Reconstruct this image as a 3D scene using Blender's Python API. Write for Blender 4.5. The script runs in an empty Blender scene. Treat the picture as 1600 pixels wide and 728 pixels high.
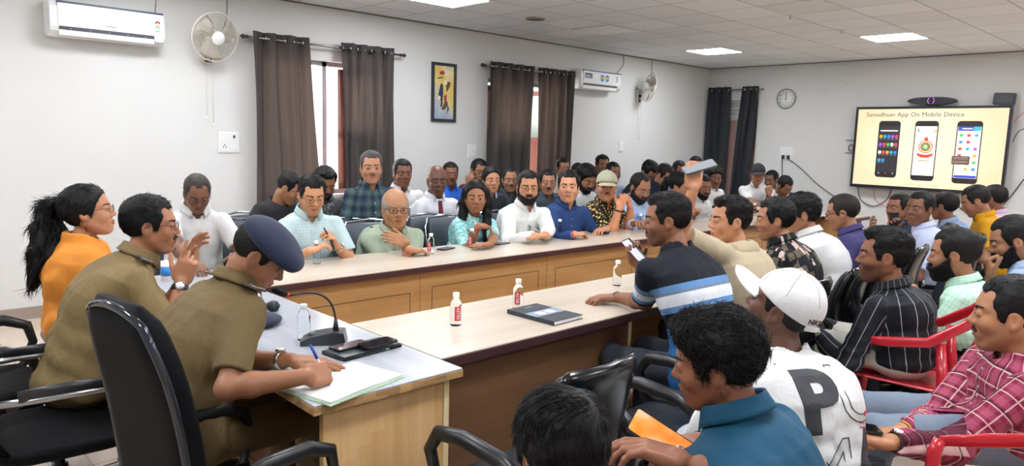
import bpy, bmesh, math, random
import numpy as np
from mathutils import Vector, Matrix
PI = math.pi
random.seed(7)
RNG = np.random.RandomState(11)
COL = bpy.context.scene.collection
SC = bpy.context.scene

# ---------------------------------------------------------------- camera, world, lights, exposure
CAM = np.array([0.0, 0.0, 1.6])
YAW, PITCH, ROLL, FPX = math.radians(46.374), math.radians(-7.524), math.radians(1.568), 1115.866
c_f = np.array([math.cos(YAW)*math.cos(PITCH), math.sin(YAW)*math.cos(PITCH), math.sin(PITCH)])
_r = np.array([math.sin(YAW), -math.cos(YAW), 0.0]); _u = np.cross(_r, c_f)
c_r = math.cos(ROLL)*_r + math.sin(ROLL)*_u
c_u = -math.sin(ROLL)*_r + math.cos(ROLL)*_u
cam_data = bpy.data.cameras.new('camera')
cam_data.sensor_width = 36.0
cam_data.lens = 36.0*FPX/1600.0
cam_data.clip_start = 0.05
cam = bpy.data.objects.new('camera', cam_data); COL.objects.link(cam)
m4 = Matrix.Identity(4)
for i in range(3):
    m4[i][0] = c_r[i]; m4[i][1] = c_u[i]; m4[i][2] = -c_f[i]; m4[i][3] = CAM[i]
cam.matrix_world = m4
SC.camera = cam
SC.view_settings.view_transform = 'Standard'
SC.view_settings.look = 'None'
SC.view_settings.gamma = 1.0
SC.view_settings.use_curve_mapping = False
SC.view_settings.exposure = 0.22
SC.cycles.max_bounces = 6
SC.cycles.diffuse_bounces = 4
SC.cycles.glossy_bounces = 3
SC.cycles.transmission_bounces = 6
SC.cycles.transparent_max_bounces = 8
SC.cycles.use_denoising = True

W_Y, L_X, H_Z = 6.973, 11.381, 2.918       # left wall, far wall, ceiling
B_X, R_Y = -2.2, -3.2                      # walls behind the camera

world = bpy.data.worlds.new('world'); SC.world = world
world.use_nodes = True
wn = world.node_tree.nodes; wl = world.node_tree.links
for n in list(wn): wn.remove(n)
wo = wn.new('ShaderNodeOutputWorld'); wb = wn.new('ShaderNodeBackground'); sk = wn.new('ShaderNodeTexSky')
sk.sky_type = 'NISHITA'; sk.sun_elevation = math.radians(50); sk.sun_rotation = math.radians(200)
sk.sun_disc = False; sk.air_density = 1.0; sk.dust_density = 3.0
wl.new(sk.outputs[0], wb.inputs[0]); wl.new(wb.outputs[0], wo.inputs[0]); wb.inputs[1].default_value = 0.6

CEIL_W = 36.0   # strength of each lit ceiling panel
WIN_W = 230.0    # daylight through the windows

def area(name, loc, rot, sx, sy, power, color):
    d = bpy.data.lights.new(name, 'AREA'); d.shape = 'RECTANGLE'; d.size = sx; d.size_y = sy
    d.energy = power; d.color = color
    o = bpy.data.objects.new(name, d); COL.objects.link(o); o.location = loc; o.rotation_euler = rot
    return o
# daylight entering at the three curtained windows
for _x in (3.88, 6.87):
    area('window_daylight', (_x, W_Y+1.3, 1.75), (math.radians(-90), 0, 0), 2.0, 1.8, WIN_W, (1.0, 0.97, 0.92))

def pray(u, v):
    return c_f + c_r*(u-800)/FPX - c_u*(v-364)/FPX
def at_z(u, v, z):
    r = pray(u, v); return CAM + r*((z-CAM[2])/r[2])
def at_y(u, v, y):
    r = pray(u, v); return CAM + r*(y/r[1])
def at_x(u, v, x):
    r = pray(u, v); return CAM + r*(x/r[0])
def at_d(u, v, d):
    return CAM + pray(u, v)*d
# ---------------------------------------------------------------- materials
MATS = {}
def srgb(c):
    if isinstance(c, str):
        c = tuple(int(c[i:i+2], 16)/255 for i in (0, 2, 4))
    return tuple((x/12.92 if x <= .04045 else ((x+.055)/1.055)**2.4) for x in c[:3]) + (1.0,)
class NT:
    def __init__(s, name):
        s.m = bpy.data.materials.new(name); s.m.use_nodes = True
        s.t = s.m.node_tree; s.b = s.t.nodes['Principled BSDF']
    def n(s, typ, **kw):
        o = s.t.nodes.new('ShaderNode'+typ)
        for k, v in kw.items(): setattr(o, k, v)
        return o
    def l(s, a, b): s.t.links.new(a, b)
    def val(s, sock, v):
        if hasattr(v, 'type') and hasattr(v, 'links'): s.l(v, sock)
        else: sock.default_value = v
    def math(s, op, a, b=0.0, c=None, clamp=False):
        o = s.n('Math', operation=op); o.use_clamp = clamp
        s.val(o.inputs[0], a); s.val(o.inputs[1], b)
        if c is not None: s.val(o.inputs[2], c)
        return o.outputs[0]
    def mix(s, f, a, b):
        o = s.n('Mix', data_type='RGBA')
        s.val(o.inputs[0], f); s.val(o.inputs[6], a); s.val(o.inputs[7], b)
        return o.outputs[2]
    def obj(s): return s.n('TexCoord').outputs['Object']
    def attr(s, name='tc'): return s.n('Attribute', attribute_name=name).outputs['Vector']
    def map(s, v, scale=(1,1,1), loc=(0,0,0), rot=(0,0,0)):
        o = s.n('Mapping'); s.l(v, o.inputs[0]); o.inputs['Scale'].default_value = scale
        o.inputs['Location'].default_value = loc; o.inputs['Rotation'].default_value = rot
        return o.outputs[0]
    def noise(s, v, scale=5, detail=2, rough=.5, dist=0, out='Fac'):
        o = s.n('TexNoise'); s.l(v, o.inputs['Vector']); o.inputs['Scale'].default_value = scale
        o.inputs['Detail'].default_value = detail; o.inputs['Roughness'].default_value = rough
        o.inputs['Distortion'].default_value = dist
        return o.outputs[out]
    def vor(s, v, scale=5, out='Distance', feature='F1', rnd=1.0):
        o = s.n('TexVoronoi', feature=feature); s.l(v, o.inputs['Vector']); o.inputs['Scale'].default_value = scale
        o.inputs['Randomness'].default_value = rnd
        return o.outputs[out]
    def xyz(s, v):
        o = s.n('SeparateXYZ'); s.l(v, o.inputs[0]); return o.outputs
    def ramp(s, f, stops, interp='LINEAR'):
        o = s.n('ValToRGB'); s.val(o.inputs[0], f); r = o.color_ramp; r.interpolation = interp
        while len(r.elements) > 1: r.elements.remove(r.elements[-1])
        r.elements[0].position = stops[0][0]; r.elements[0].color = srgb(stops[0][1])
        for p, c in stops[1:]:
            e = r.elements.new(p); e.color = srgb(c)
        return o.outputs[0]
    def bump(s, h, strength=.3, dist=.01):
        o = s.n('Bump'); s.l(h, o.inputs['Height']); o.inputs['Strength'].default_value = strength
        o.inputs['Distance'].default_value = dist; s.l(o.outputs[0], s.b.inputs['Normal'])
    def set(s, color=None, rough=None, metal=None, spec=None, coat=None, emis=None, estr=None):
        b = s.b.inputs
        if color is not None: s.val(b['Base Color'], color)
        if rough is not None: s.val(b['Roughness'], rough)
        if metal is not None: b['Metallic'].default_value = metal
        if spec is not None: b['Specular IOR Level'].default_value = spec
        if coat is not None: b['Coat Weight'].default_value = coat; b['Coat Roughness'].default_value = .12
        if emis is not None: s.val(b['Emission Color'], emis); b['Emission Strength'].default_value = estr or 1.0
        return s
def mat(name, color, rough=.5, metal=0, spec=.5, coat=None, nscale=0, namt=.12, bump=0, bscale=60, emis=None, estr=None):
    if name in MATS: return MATS[name]
    s = NT(name); col = srgb(color)
    v = s.obj()
    if nscale:
        f = s.noise(v, nscale, 3)
        dark = tuple(c*(1-namt) for c in col[:3])+(1,); lite = tuple(min(1, c*(1+namt)) for c in col[:3])+(1,)
        col = s.mix(f, dark, lite)
    s.set(col, rough, metal, spec, coat)
    if emis is not None: s.set(emis=srgb(emis), estr=estr)
    if bump: s.bump(s.noise(v, bscale, 3), bump, .004)
    MATS[name] = s.m
    return s.m
def glass_mat(name, color, rough=.02, ior=1.45, alpha=None):
    if name in MATS: return MATS[name]
    s = NT(name); s.set(srgb(color), rough); s.b.inputs['Transmission Weight'].default_value = 1.0
    s.b.inputs['IOR'].default_value = ior
    if alpha is not None: s.b.inputs['Alpha'].default_value = alpha
    MATS[name] = s.m
    return s.m
def wood(name, c1, c2, c3, ax=0, scale=1.0, rough=.35, block=None, coat=None, stave=(.45, .06)):
    """streaky wood; ax = grain axis (object coordinates); block: finger-joint staves of differing tone"""
    s = NT(name); v = s.obj()
    sc = [26*scale]*3; sc[ax] = 1.3*scale
    f = s.noise(s.map(v, tuple(sc)), 1.0, 5, .6, .6)
    g = s.noise(s.map(v, tuple(x*.35 for x in sc), (3, 1, 2)), 1.0, 3, .5, 1.0)
    h = s.math('ADD', s.math('MULTIPLY', f, .55), s.math('MULTIPLY', g, .45))
    col = s.ramp(h, [(.3, c1), (.5, c2), (.7, c3)])
    if block:
        x = s.xyz(v); others = [i for i in range(3) if i != ax]
        w = s.math('ADD', x[others[0]], x[others[1]])
        row = s.math('FLOOR', s.math('DIVIDE', w, stave[1]))
        sh = s.math('MULTIPLY', s.math('FRACT', s.math('MULTIPLY', row, 12.9898)), 7.3)
        cell = s.math('FLOOR', s.math('ADD', s.math('DIVIDE', x[ax], stave[0]), sh))
        wn_ = s.n('TexWhiteNoise', noise_dimensions='2D')
        cb = s.n('CombineXYZ'); s.l(row, cb.inputs[0]); s.l(cell, cb.inputs[1]); s.l(cb.outputs[0], wn_.inputs['Vector'])
        col = s.mix(s.math('MULTIPLY', wn_.outputs['Value'], block), col, srgb(c3))
        col = s.mix(s.math('MULTIPLY', s.math('FRACT', s.math('MULTIPLY', wn_.outputs['Value'], 7.7)), block*.6), col, srgb(c1))
    s.set(col, rough, coat=coat)
    s.bump(f, .05, .002)
    MATS[name] = s.m
    return s.m
# ---------------------------------------------------------------- mesh helpers
def link(name, me, m=None, parent=None, smooth=False):
    o = bpy.data.objects.new(name, me); COL.objects.link(o)
    if m is not None and not me.materials: me.materials.append(m)
    if parent is not None: o.parent = parent
    if smooth: me.polygons.foreach_set('use_smooth', np.ones(len(me.polygons), dtype=bool))
    return o
def np_mesh(name, V, Fc):
    """V Nx3, Fc list of arrays (quads / tris) or one array"""
    me = bpy.data.meshes.new(name)
    if not isinstance(Fc, (list, tuple)): Fc = [Fc]
    Fc = [np.asarray(f, dtype=np.int32) for f in Fc if len(f)]
    V = np.asarray(V, dtype=np.float32)
    nl = sum(f.size for f in Fc); npol = sum(len(f) for f in Fc)
    me.vertices.add(len(V)); me.vertices.foreach_set('co', V.ravel())
    me.loops.add(nl); me.polygons.add(npol)
    me.loops.foreach_set('vertex_index', np.concatenate([f.ravel() for f in Fc]))
    tot = np.concatenate([np.full(len(f), f.shape[1], dtype=np.int32) for f in Fc])
    st = np.concatenate([[0], np.cumsum(tot)[:-1]]).astype(np.int32)
    me.polygons.foreach_set('loop_start', st)
    me.update(calc_edges=True)
    return me
class MB:
    """collects shapes and links them as one mesh"""
    def __init__(s): s.V = []; s.F = []; s.sm = []; s.mi = []; s.cur = 0
    def add(s, V, F, smooth=False):
        o = len(s.V); s.V += [tuple(map(float, v)) for v in V]
        for f in F: s.F.append(tuple(i+o for i in f)); s.sm.append(smooth); s.mi.append(s.cur)
        return s
    def mat(s, i): s.cur = i; return s
    def box(s, x0, x1, y0, y1, z0, z1, bev=0, M=None):
        b = min(bev, abs(x1-x0)/2.01, abs(y1-y0)/2.01, abs(z1-z0)/2.01)
        if b <= 0:
            V = [(x, y, z) for x in (x0, x1) for y in (y0, y1) for z in (z0, z1)]
            F = [(0,1,3,2), (4,6,7,5), (0,4,5,1), (2,3,7,6), (0,2,6,4), (1,5,7,3)]
        else:
            bm = bmesh.new(); bmesh.ops.create_cube(bm, size=1.0)
            bmesh.ops.scale(bm, vec=(x1-x0, y1-y0, z1-z0), verts=bm.verts)
            bmesh.ops.translate(bm, vec=((x0+x1)/2, (y0+y1)/2, (z0+z1)/2), verts=bm.verts)
            bmesh.ops.bevel(bm, geom=bm.edges[:], offset=b, segments=2, affect='EDGES', profile=.6)
            bm.verts.index_update()
            V = [tuple(v.co) for v in bm.verts]; F = [tuple(v.index for v in f.verts) for f in bm.faces]; bm.free()
        if M is not None: V = [tuple(M @ Vector(v)) for v in V]
        return s.add(V, F)
    def tube(s, pts, r, n=10, closed=False, flat=1.0, caps=True, up=None):
        """tube along pts (r float or list); flat squashes across the second frame axis"""
        P = [Vector(p) for p in pts]; k = len(P)
        rr = r if isinstance(r, (list, tuple, np.ndarray)) else [r]*k
        V = []; F = []
        prev = Vector(up) if up is not None else None
        for i, p in enumerate(P):
            a = P[(i-1) % k] if (closed or i > 0) else p; b = P[(i+1) % k] if (closed or i < k-1) else p
            t = (b-a).normalized() if (b-a).length > 1e-9 else Vector((0, 0, 1))
            if prev is None:
                prev = Vector((0, 0, 1)) if abs(t.z) < .9 else Vector((1, 0, 0))
            u = (prev - t*prev.dot(t))
            if u.length < 1e-6: u = t.orthogonal()
            u.normalize(); w = t.cross(u); prev = u if up is None else Vector(up)
            for j in range(n):
                an = 2*PI*j/n
                V.append(p + u*(math.cos(an)*rr[i]) + w*(math.sin(an)*rr[i]*flat))
        for i in range(k if closed else k-1):
            for j in range(n):
                F.append((i*n+j, i*n+(j+1) % n, ((i+1) % k)*n+(j+1) % n, ((i+1) % k)*n+j))
        if caps and not closed:
            F.append(tuple(range(n))[::-1]); F.append(tuple((k-1)*n+j for j in range(n)))
        return s.add(V, F, True)
    def lathe(s, prof, n=24, M=None, smooth=True):
        """profile [(r,z)] about z"""
        V = []; F = []; k = len(prof)
        for r, z in prof:
            for j in range(n): V.append((r*math.cos(2*PI*j/n), r*math.sin(2*PI*j/n), z))
        for i in range(k-1):
            for j in range(n): F.append((i*n+j, i*n+(j+1) % n, (i+1)*n+(j+1) % n, (i+1)*n+j))
        if prof[0][0] > 1e-6: F.append(tuple(range(n))[::-1])
        if prof[-1][0] > 1e-6: F.append(tuple((k-1)*n+j for j in range(n)))
        if M is not None: V = [tuple(M @ Vector(v)) for v in V]
        return s.add(V, F, smooth)
    def prism(s, poly, z0, z1, M=None, smooth=False):
        """poly [(x,y)] counter-clockwise extruded z0..z1"""
        k = len(poly); V = [(x, y, z0) for x, y in poly]+[(x, y, z1) for x, y in poly]
        F = [tuple(range(k))[::-1], tuple(range(k, 2*k))]+[(i, (i+1) % k, (i+1) % k+k, i+k) for i in range(k)]
        if M is not None: V = [tuple(M @ Vector(v)) for v in V]
        return s.add(V, F, smooth)
    def grid(s, fn, nu, nv, smooth=True, thick=0.0):
        """surface fn(u,v) u,v in 0..1; thick>0 makes it a closed slab"""
        P = [[Vector(fn(i/nu, j/nv)) for j in range(nv+1)] for i in range(nu+1)]
        idx = lambda i, j: i*(nv+1)+j
        V = [p for r in P for p in r]
        F = [(idx(i, j), idx(i+1, j), idx(i+1, j+1), idx(i, j+1)) for i in range(nu) for j in range(nv)]
        if thick:
            N = []
            for i in range(nu+1):
                for j in range(nv+1):
                    a = P[min(i+1, nu)][j]-P[max(i-1, 0)][j]; b = P[i][min(j+1, nv)]-P[i][max(j-1, 0)]
                    nn = a.cross(b); N.append(nn.normalized() if nn.length > 1e-12 else Vector((0, 0, 1)))
            m_ = len(V); V = [v+n*thick/2 for v, n in zip(V, N)]+[v-n*thick/2 for v, n in zip(V, N)]
            F = F+[tuple(m_+q for q in f)[::-1] for f in F]
            bd = [idx(i, 0) for i in range(nu+1)]+[idx(nu, j) for j in range(1, nv+1)]+[idx(i, nv) for i in range(nu-1, -1, -1)]+[idx(0, j) for j in range(nv-1, 0, -1)]
            for a, b in zip(bd, bd[1:]+bd[:1]): F.append((a, a+m_, b+m_, b))
        return s.add(V, F, smooth)
    def build(s, name, m, parent=None, loc=None, rot=None, smooth=None):
        me = bpy.data.meshes.new(name); me.from_pydata(s.V, [], s.F)
        for mm in (m if isinstance(m, (list, tuple)) else [m]): me.materials.append(mm)
        me.polygons.foreach_set('use_smooth', s.sm if smooth is None else [smooth]*len(s.F))
        me.polygons.foreach_set('material_index', s.mi)
        bm = bmesh.new(); bm.from_mesh(me); bmesh.ops.recalc_face_normals(bm, faces=bm.faces[:]); bm.to_mesh(me); bm.free()
        me.update()
        o = bpy.data.objects.new(name, me); COL.objects.link(o)
        if parent is not None: o.parent = parent
        if loc is not None: o.location = loc
        if rot is not None: o.rotation_euler = rot
        return o
def tag(o, label=None, cat=None, group=None, kind=None):
    if label: o['label'] = label
    if cat: o['category'] = cat
    if group: o['group'] = group
    if kind: o['kind'] = kind
    return o
def thing(name, label, cat, loc=(0,0,0), rz=0, group=None):
    o = bpy.data.objects.new(name, None); COL.objects.link(o); o.empty_display_size = .1
    o.location = loc; o.rotation_euler = (0, 0, rz)
    return tag(o, label, cat, group)
def dup(root, loc=None, rz=None, label=None, group=None):
    r = root.copy(); COL.objects.link(r)
    if loc is not None: r.location = loc
    if rz is not None: r.rotation_euler = (0, 0, rz)
    if label: r['label'] = label
    if group: r['group'] = group
    for ch in list(root.children):
        c = ch.copy(); COL.objects.link(c); c.parent = r
        for g in list(ch.children):
            d = g.copy(); COL.objects.link(d); d.parent = c
    return r
def struct(o): o['kind'] = 'structure'; return o
def Rz(a): return Matrix.Rotation(a, 4, 'Z')
def TR(x, y, z): return Matrix.Translation((x, y, z))
# ---------------------------------------------------------------- signed-distance modelling of figures
f32 = np.float32
def A3(*v): return np.array(v if len(v) > 1 else v[0], dtype=f32)
def smin(a, b, k):
    h = np.maximum(k-np.abs(a-b), 0)/k
    return np.minimum(a, b)-h*h*k*.25
def smax(a, b, k): return -smin(-a, -b, k)
def s_sph(q, c, r): return np.sqrt(((q-A3(c))**2).sum(1))-f32(r)
def s_ell(q, c, r):
    p = (q-A3(c)); r = A3(r); a = p/r; k0 = np.sqrt((a*a).sum(1)); b = a/r; k1 = np.sqrt((b*b).sum(1))+1e-9
    return k0*(k0-1)/k1
def s_cone(q, a, b, r1, r2):
    a = A3(a); ab = A3(b)-a; p = q-a; t = np.clip((p@ab)/max(float(ab@ab), 1e-9), 0, 1)
    return np.sqrt(((p-t[:, None]*ab)**2).sum(1))-(f32(r1)+t*f32(r2-r1))
def s_box(q, c, hx, r):
    d = np.abs(q-A3(c))-(A3(hx)-r)
    return np.sqrt((np.maximum(d, 0)**2).sum(1))+np.minimum(d.max(1), 0)-r
def bound(fn, c, R, mg=.045):
    c = A3(c)
    def g(q):
        D = np.sqrt(((q-c)**2).sum(1))-f32(R); m = D < mg
        if m.any():
            D = D.copy(); D[m] = fn(q[m])
        return D
    return g
def wob(q, f, amp, seed=0):
    """cheap smooth noise"""
    a = np.sin(q[:, 0]*f+1.3*np.sin(q[:, 1]*f*.7+seed)+seed*2.1); b = np.sin(q[:, 1]*f*1.1+1.7*np.sin(q[:, 2]*f*.6+seed*1.7)+1)
    c = np.sin(q[:, 2]*f*.9+1.5*np.sin(q[:, 0]*f*.8+seed*.6)+2)
    return (a+b+c)*f32(amp/3)
_E = [(0,1),(2,3),(4,5),(6,7),(0,2),(1,3),(4,6),(5,7),(0,4),(1,5),(2,6),(3,7)]
def mesh_sdf(f, lo, hi, h, slack=1.25):
    lo = np.asarray(lo, float); hi = np.asarray(hi, float); B = 8
    nb = np.maximum(np.ceil((hi-lo)/(B*h)).astype(int), 1)
    bi = np.stack(np.meshgrid(*[np.arange(k) for k in nb], indexing='ij'), -1).reshape(-1, 3)
    cen = (lo+(bi+.5)*B*h).astype(f32)
    d = f(cen); bi = bi[np.abs(d) < B*h*.87*slack]
    if not len(bi): return np.zeros((0, 3)), np.zeros((0, 4), int)
    g = np.arange(B+1); off = np.stack(np.meshgrid(g, g, g, indexing='ij'), -1).reshape(-1, 3)
    D = np.empty((len(bi), (B+1)**3), f32)
    for s in range(0, len(bi), 400):
        b = bi[s:s+400]; pts = (lo+(b[:, None, :]*B+off[None])*h).astype(f32).reshape(-1, 3)
        D[s:s+400] = f(pts).reshape(len(b), -1)
    D = D.reshape(-1, B+1, B+1, B+1); D[D == 0] = 1e-9
    S = D < 0
    N = nb*B+2
    cs = [D[:, x:x+B, y:y+B, z:z+B] for x in (0, 1) for y in (0, 1) for z in (0, 1)]
    ss = sum((c < 0).astype(np.int8) for c in cs)
    act = np.argwhere((ss > 0) & (ss < 8))
    cv = np.stack([c[act[:, 0], act[:, 1], act[:, 2], act[:, 3]] for c in cs], 1)
    co = np.array([(x, y, z) for x in (0, 1) for y in (0, 1) for z in (0, 1)], f32)
    acc = np.zeros((len(act), 3), f32); cnt = np.zeros(len(act), f32)
    for a, b in _E:
        da, db = cv[:, a], cv[:, b]; m = (da < 0) != (db < 0)
        t = np.where(m, da/np.where(m, da-db, 1), 0)
        acc += m[:, None]*(co[a]+t[:, None]*(co[b]-co[a])); cnt += m
    gi = bi[act[:, 0]]*B+act[:, 1:]
    V = lo+(gi+acc/cnt[:, None])*h
    ids = (gi[:, 0]*N[1]+gi[:, 1])*N[2]+gi[:, 2]
    od = np.argsort(ids); ids = ids[od]; V = V[od]
    Q = []
    st = [N[1]*N[2], N[2], 1]
    for ax in range(3):
        s0 = S[:, :B, :B, :B]; sl = [slice(0, B)]*3; sl[ax] = slice(1, B+1); s1 = S[(slice(None),)+tuple(sl)]
        e = np.argwhere(s0 != s1)
        if not len(e): continue
        ge = bi[e[:, 0]]*B+e[:, 1:]
        neg = s0[e[:, 0], e[:, 1], e[:, 2], e[:, 3]]
        o1, o2 = [(1, 2), (2, 0), (0, 1)][ax]
        ok = (ge[:, o1] > 0) & (ge[:, o2] > 0); ge = ge[ok]; neg = neg[ok]
        base = (ge[:, 0]*N[1]+ge[:, 1])*N[2]+ge[:, 2]
        c = np.stack([base-st[o1]-st[o2], base-st[o2], base, base-st[o1]], 1)
        k = np.searchsorted(ids, c.ravel()); k = np.minimum(k, len(ids)-1)
        good = (ids[k] == c.ravel()).reshape(-1, 4).all(1)
        k = k.reshape(-1, 4)[good]; neg = neg[good]
        k[~neg] = k[~neg][:, ::-1]
        Q.append(k)
    return V, np.concatenate(Q) if Q else np.zeros((0, 4), int)

# ---- head, in its own frame: +X forward, +Y its left, +Z up, origin at mid head (half of 0.235 m)
def yabs(q):
    p = q.copy(); p[:, 1] = np.abs(p[:, 1]); return p
def skull(q, P):
    fem = P.get('fem', 0); fat = P.get('fat', 0)
    d = s_ell(q, (-.014, 0, .030), (.100, .0765, .089))
    d = smin(d, s_ell(q, (.026, 0, -.028), (.061, .058+.008*fat, .084)), .03)
    return d
def head_f(P):
    fem = P.get('fem', 0); fat = P.get('fat', 0); nose = P.get('nose', 1.0); jw = P.get('jaw', 1.0)
    mo = P.get('mouth', 0)
    def g(q):
        p = yabs(q)
        d = skull(p, P)
        d = smin(d, s_cone(p, (-.006, .048+.007*fat, -.045), (.058, .016, -.098+.006*fem), .021+.006*fat, .016+.003*fat), .035)   # jaw
        d = smin(d, s_ell(p, (.069, 0, -.096+.005*fem), (.020, .021*jw, .018)), .018)         # chin
        d = smin(d, s_ell(p, (.058, .036, -.028), (.026+.006*fat, .024+.006*fat, .026)), .02)      # cheek
        d = smin(d, s_cone(p, (.076, .004, .030-.003*fem), (.062, .044, .024), .0125-.003*fem, .010), .014)  # brow
        d = smax(d, -s_ell(p, (.098, .031, .006), (.019, .017, .0125)), .012)          # eye hollow
        n = s_cone(p, (.080, 0, .014), (.0995, 0, -.021), .0082*nose, .0112*nose)
        n = smin(n, s_ell(p, (.1005, 0, -.025), (.012, .0108, .0092)), .008)
        n = smin(n, s_ell(p, (.0915, .0120*nose, -.029), (.011, .0085, .0078)), .007)
        n = smax(n, -s_ell(p, (.096, .008, -.0375), (.006, .004, .005)), .003)
        d = smin(d, n, .012)
        d = smin(d, s_ell(p, (.073, 0, -.062), (.021, .033, .025)), .014)             # muzzle
        lu = s_cone(p, (.0935, .003, -.0545), (.0825, .0255, -.0595), .0050+.001*fem, .0026)
        ll = s_cone(p, (.0915, 0, -.0668), (.0825, .023, -.0615), .0058+.001*fem, .0026)
        d = smin(d, lu, .004); d = smin(d, ll, .004)
        d = smax(d, -s_box(p, (.100, 0, -.0603), (.014, .0235, .0011+.005*mo), .001), .002)
        d = smin(d, s_sph(p, (.0785, .031, .005), .0142), .004)                 # lids
        e = s_ell(p, (-.008, .0755+.003*fat, -.006), (.020, .0085, .031)); e = smax(e, -s_ell(p, (-.002, .085, -.002), (.011, .008, .019)), .005)
        e = smin(e, s_ell(p, (.001, .073, -.030), (.009, .006, .009)), .006)
        d = smin(d, e, .007)
        return d
    return g
def hair_f(P, style, L=1.0, seed=0):
    """hair volume grown from the skull; style: short, quiff, side, buzz, recede, rim, long, cropdome"""
    top = dict(short=.011, quiff=.018, side=.014, buzz=.004, recede=.008, rim=.007, long=.011, mess=.022, fade=.015)[style]*L
    sid = dict(short=.0055, quiff=.006, side=.008, buzz=.003, recede=.006, rim=.007, long=.010, mess=.012, fade=.0035)[style]*L
    hz = dict(short=.080, quiff=.083, side=.080, buzz=.080, recede=.096, rim=.2, long=.078, mess=.072, fade=.082)[style]
    nape = dict(long=-.10, mess=-.075, side=-.070).get(style, -.062)
    def g(q):
        p = yabs(q)
        d = skull(p, P)
        zf = np.clip((q[:, 2]-.035)/.05, 0, 1); zf = zf*zf*(3-2*zf)
        th = sid+(top-sid)*zf
        if style in ('quiff', 'fade', 'mess'):
            th = th+f32(.012*L)*np.clip((q[:, 0]-.0)/.07, 0, 1)*zf
        lim = np.clip((q[:, 2]-nape)/.045, .12, 1)
        th = th*lim
        w = wob(q*A3(1, 1.6, 1), 60, .0022 if style != 'buzz' else .0010, seed)+wob(q*A3(.5, 2.4, .8), 260, .0014 if style != 'buzz' else .0006, seed+3)
        if style == 'mess': w = w*2.0
        # face opening
        face = s_ell(p, (.098, 0, hz-.105), (.086+(.006 if style == 'long' else 0), .098, .105))
        if style in ('short', 'side', 'quiff', 'fade'):
            face = smin(face, s_ell(p, (.078, .050, .068), (.034, .020, .028)), .012)
        if style in ('recede',):
            face = np.minimum(face, s_ell(p, (.085, .040, .085), (.045, .026, .045)))
        if style == 'rim':
            face = np.minimum(s_ell(p, (.03, 0, .10), (.115, .085, .088)), s_ell(p, (.098, 0, -.02), (.062, .09, .12)))
        th = th*np.clip(.22+face/.030, .22, 1)
        d = d-th+w*np.clip(th/.012, .2, 1)
        face = face+wob(q, 260, .0022, seed+5)
        d = smax(d, -face, .006)
        # cheek and nape cut, room for the ear
        cut = np.maximum((q[:, 0]*.95-f32(.034))*.8, 0)*0+np.where(q[:, 0] > -.006, f32(-.016)-q[:, 2], nape+.004-q[:, 2]+np.clip((-.05-q[:, 0])*.0, 0, 0))
        d = smax(d, cut, .010)
        if style != 'long':
            d = smax(d, -s_ell(p, (-.002, .088, -.012), (.024, .024, .036)), .006)
        d = smax(d, -(d*0+q[:, 2]+.11), .004)
        return d
    return g
def beard_f(P, th=.006, full=True, seed=1, goatee=False):
    hf = head_f(P)
    def g(q):
        p = yabs(q)
        d = hf(q)-f32(th)-wob(q, 300, th*.28, seed)-wob(q, 130, th*.2, seed+1)
        # keep: below a line running from the sideburn to the mouth corner
        line = q[:, 2]-(f32(.002)-np.clip((q[:, 0]-.01)/.075, 0, 1)**.8*f32(.062))
        if goatee: line = np.maximum(line, (p[:, 1]-.028))
        mu = s_ell(p, (.098, 0, -.0475), (.020, .033, .0085))
        d0 = smax(d, line, .004)
        d0 = smax(d0, f32(.012)-q[:, 0]-np.clip(-q[:, 2]-.05, 0, .04)*.3, .004)
        d0 = smax(d0, -s_ell(p, (.100, 0, -.0610), (.020, .019, .0085)), .003)
        d1 = smax(hf(q)-f32(th*.8)-wob(q, 300, th*.2, seed), mu, .003)
        d1 = smax(d1, -(p[:, 1]*0+s_ell(p, (.104, 0, -.0570), (.016, .016, .005))), .002)
        d = np.minimum(d0, d1)
        d = smax(d, -(q[:, 2]+.128), .004)
        return d
    return g
def mous_f(P, th=.004, w=.030, seed=2):
    hf = head_f(P)
    def g(q):
        p = yabs(q)
        z = f32(-.0455)-np.clip(p[:, 1]/w, 0, 1)**2*f32(.008)
        m = np.maximum(np.abs(q[:, 2]-z)-f32(.0062)*(1-.45*np.clip(p[:, 1]/w, 0, 1)), p[:, 1]-f32(w))
        d = smax(hf(q)-f32(th)-wob(q*A3(1, 2, 1), 420, th*.25, seed), m, .003)
        return smax(d, f32(.06)-q[:, 0], .002)
    return g
def brow_f(P, th=.0028, b=1.0):
    hf = head_f(P)
    def g(q):
        p = yabs(q)
        y = p[:, 1]; z = f32(.0238)+np.sin(np.clip((y-.012)/.045, 0, 1)*2.6)*f32(.0032)
        m = np.maximum(np.abs(q[:, 2]-z)-f32(.0044*b)*(1-.6*np.clip((y-.02)/.035, 0, 1)), np.maximum(f32(.011)-y, y-f32(.053)))
        d = smax(hf(q)-f32(th)-wob(q*A3(1, 2, 2), 500, .0008), m, .002)
        return smax(d, f32(.02)-q[:, 0], .002)
    return g
def lips_f(P):
    hf = head_f(P); fem = P.get('fem', 0)
    def g(q):
        p = yabs(q); y = p[:, 1]
        m = np.maximum(np.abs(q[:, 2]+f32(.0607))-f32(.0092+.0015*fem)*(1-np.clip(y/.0265, 0, 1)**1.6), y-f32(.026))
        m = np.maximum(m, f32(.0009)-np.abs(q[:, 2]+f32(.0603)))
        return np.maximum(smax(hf(q)-f32(.0012), m, .001), f32(.075)-q[:, 0])
    return g
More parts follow.
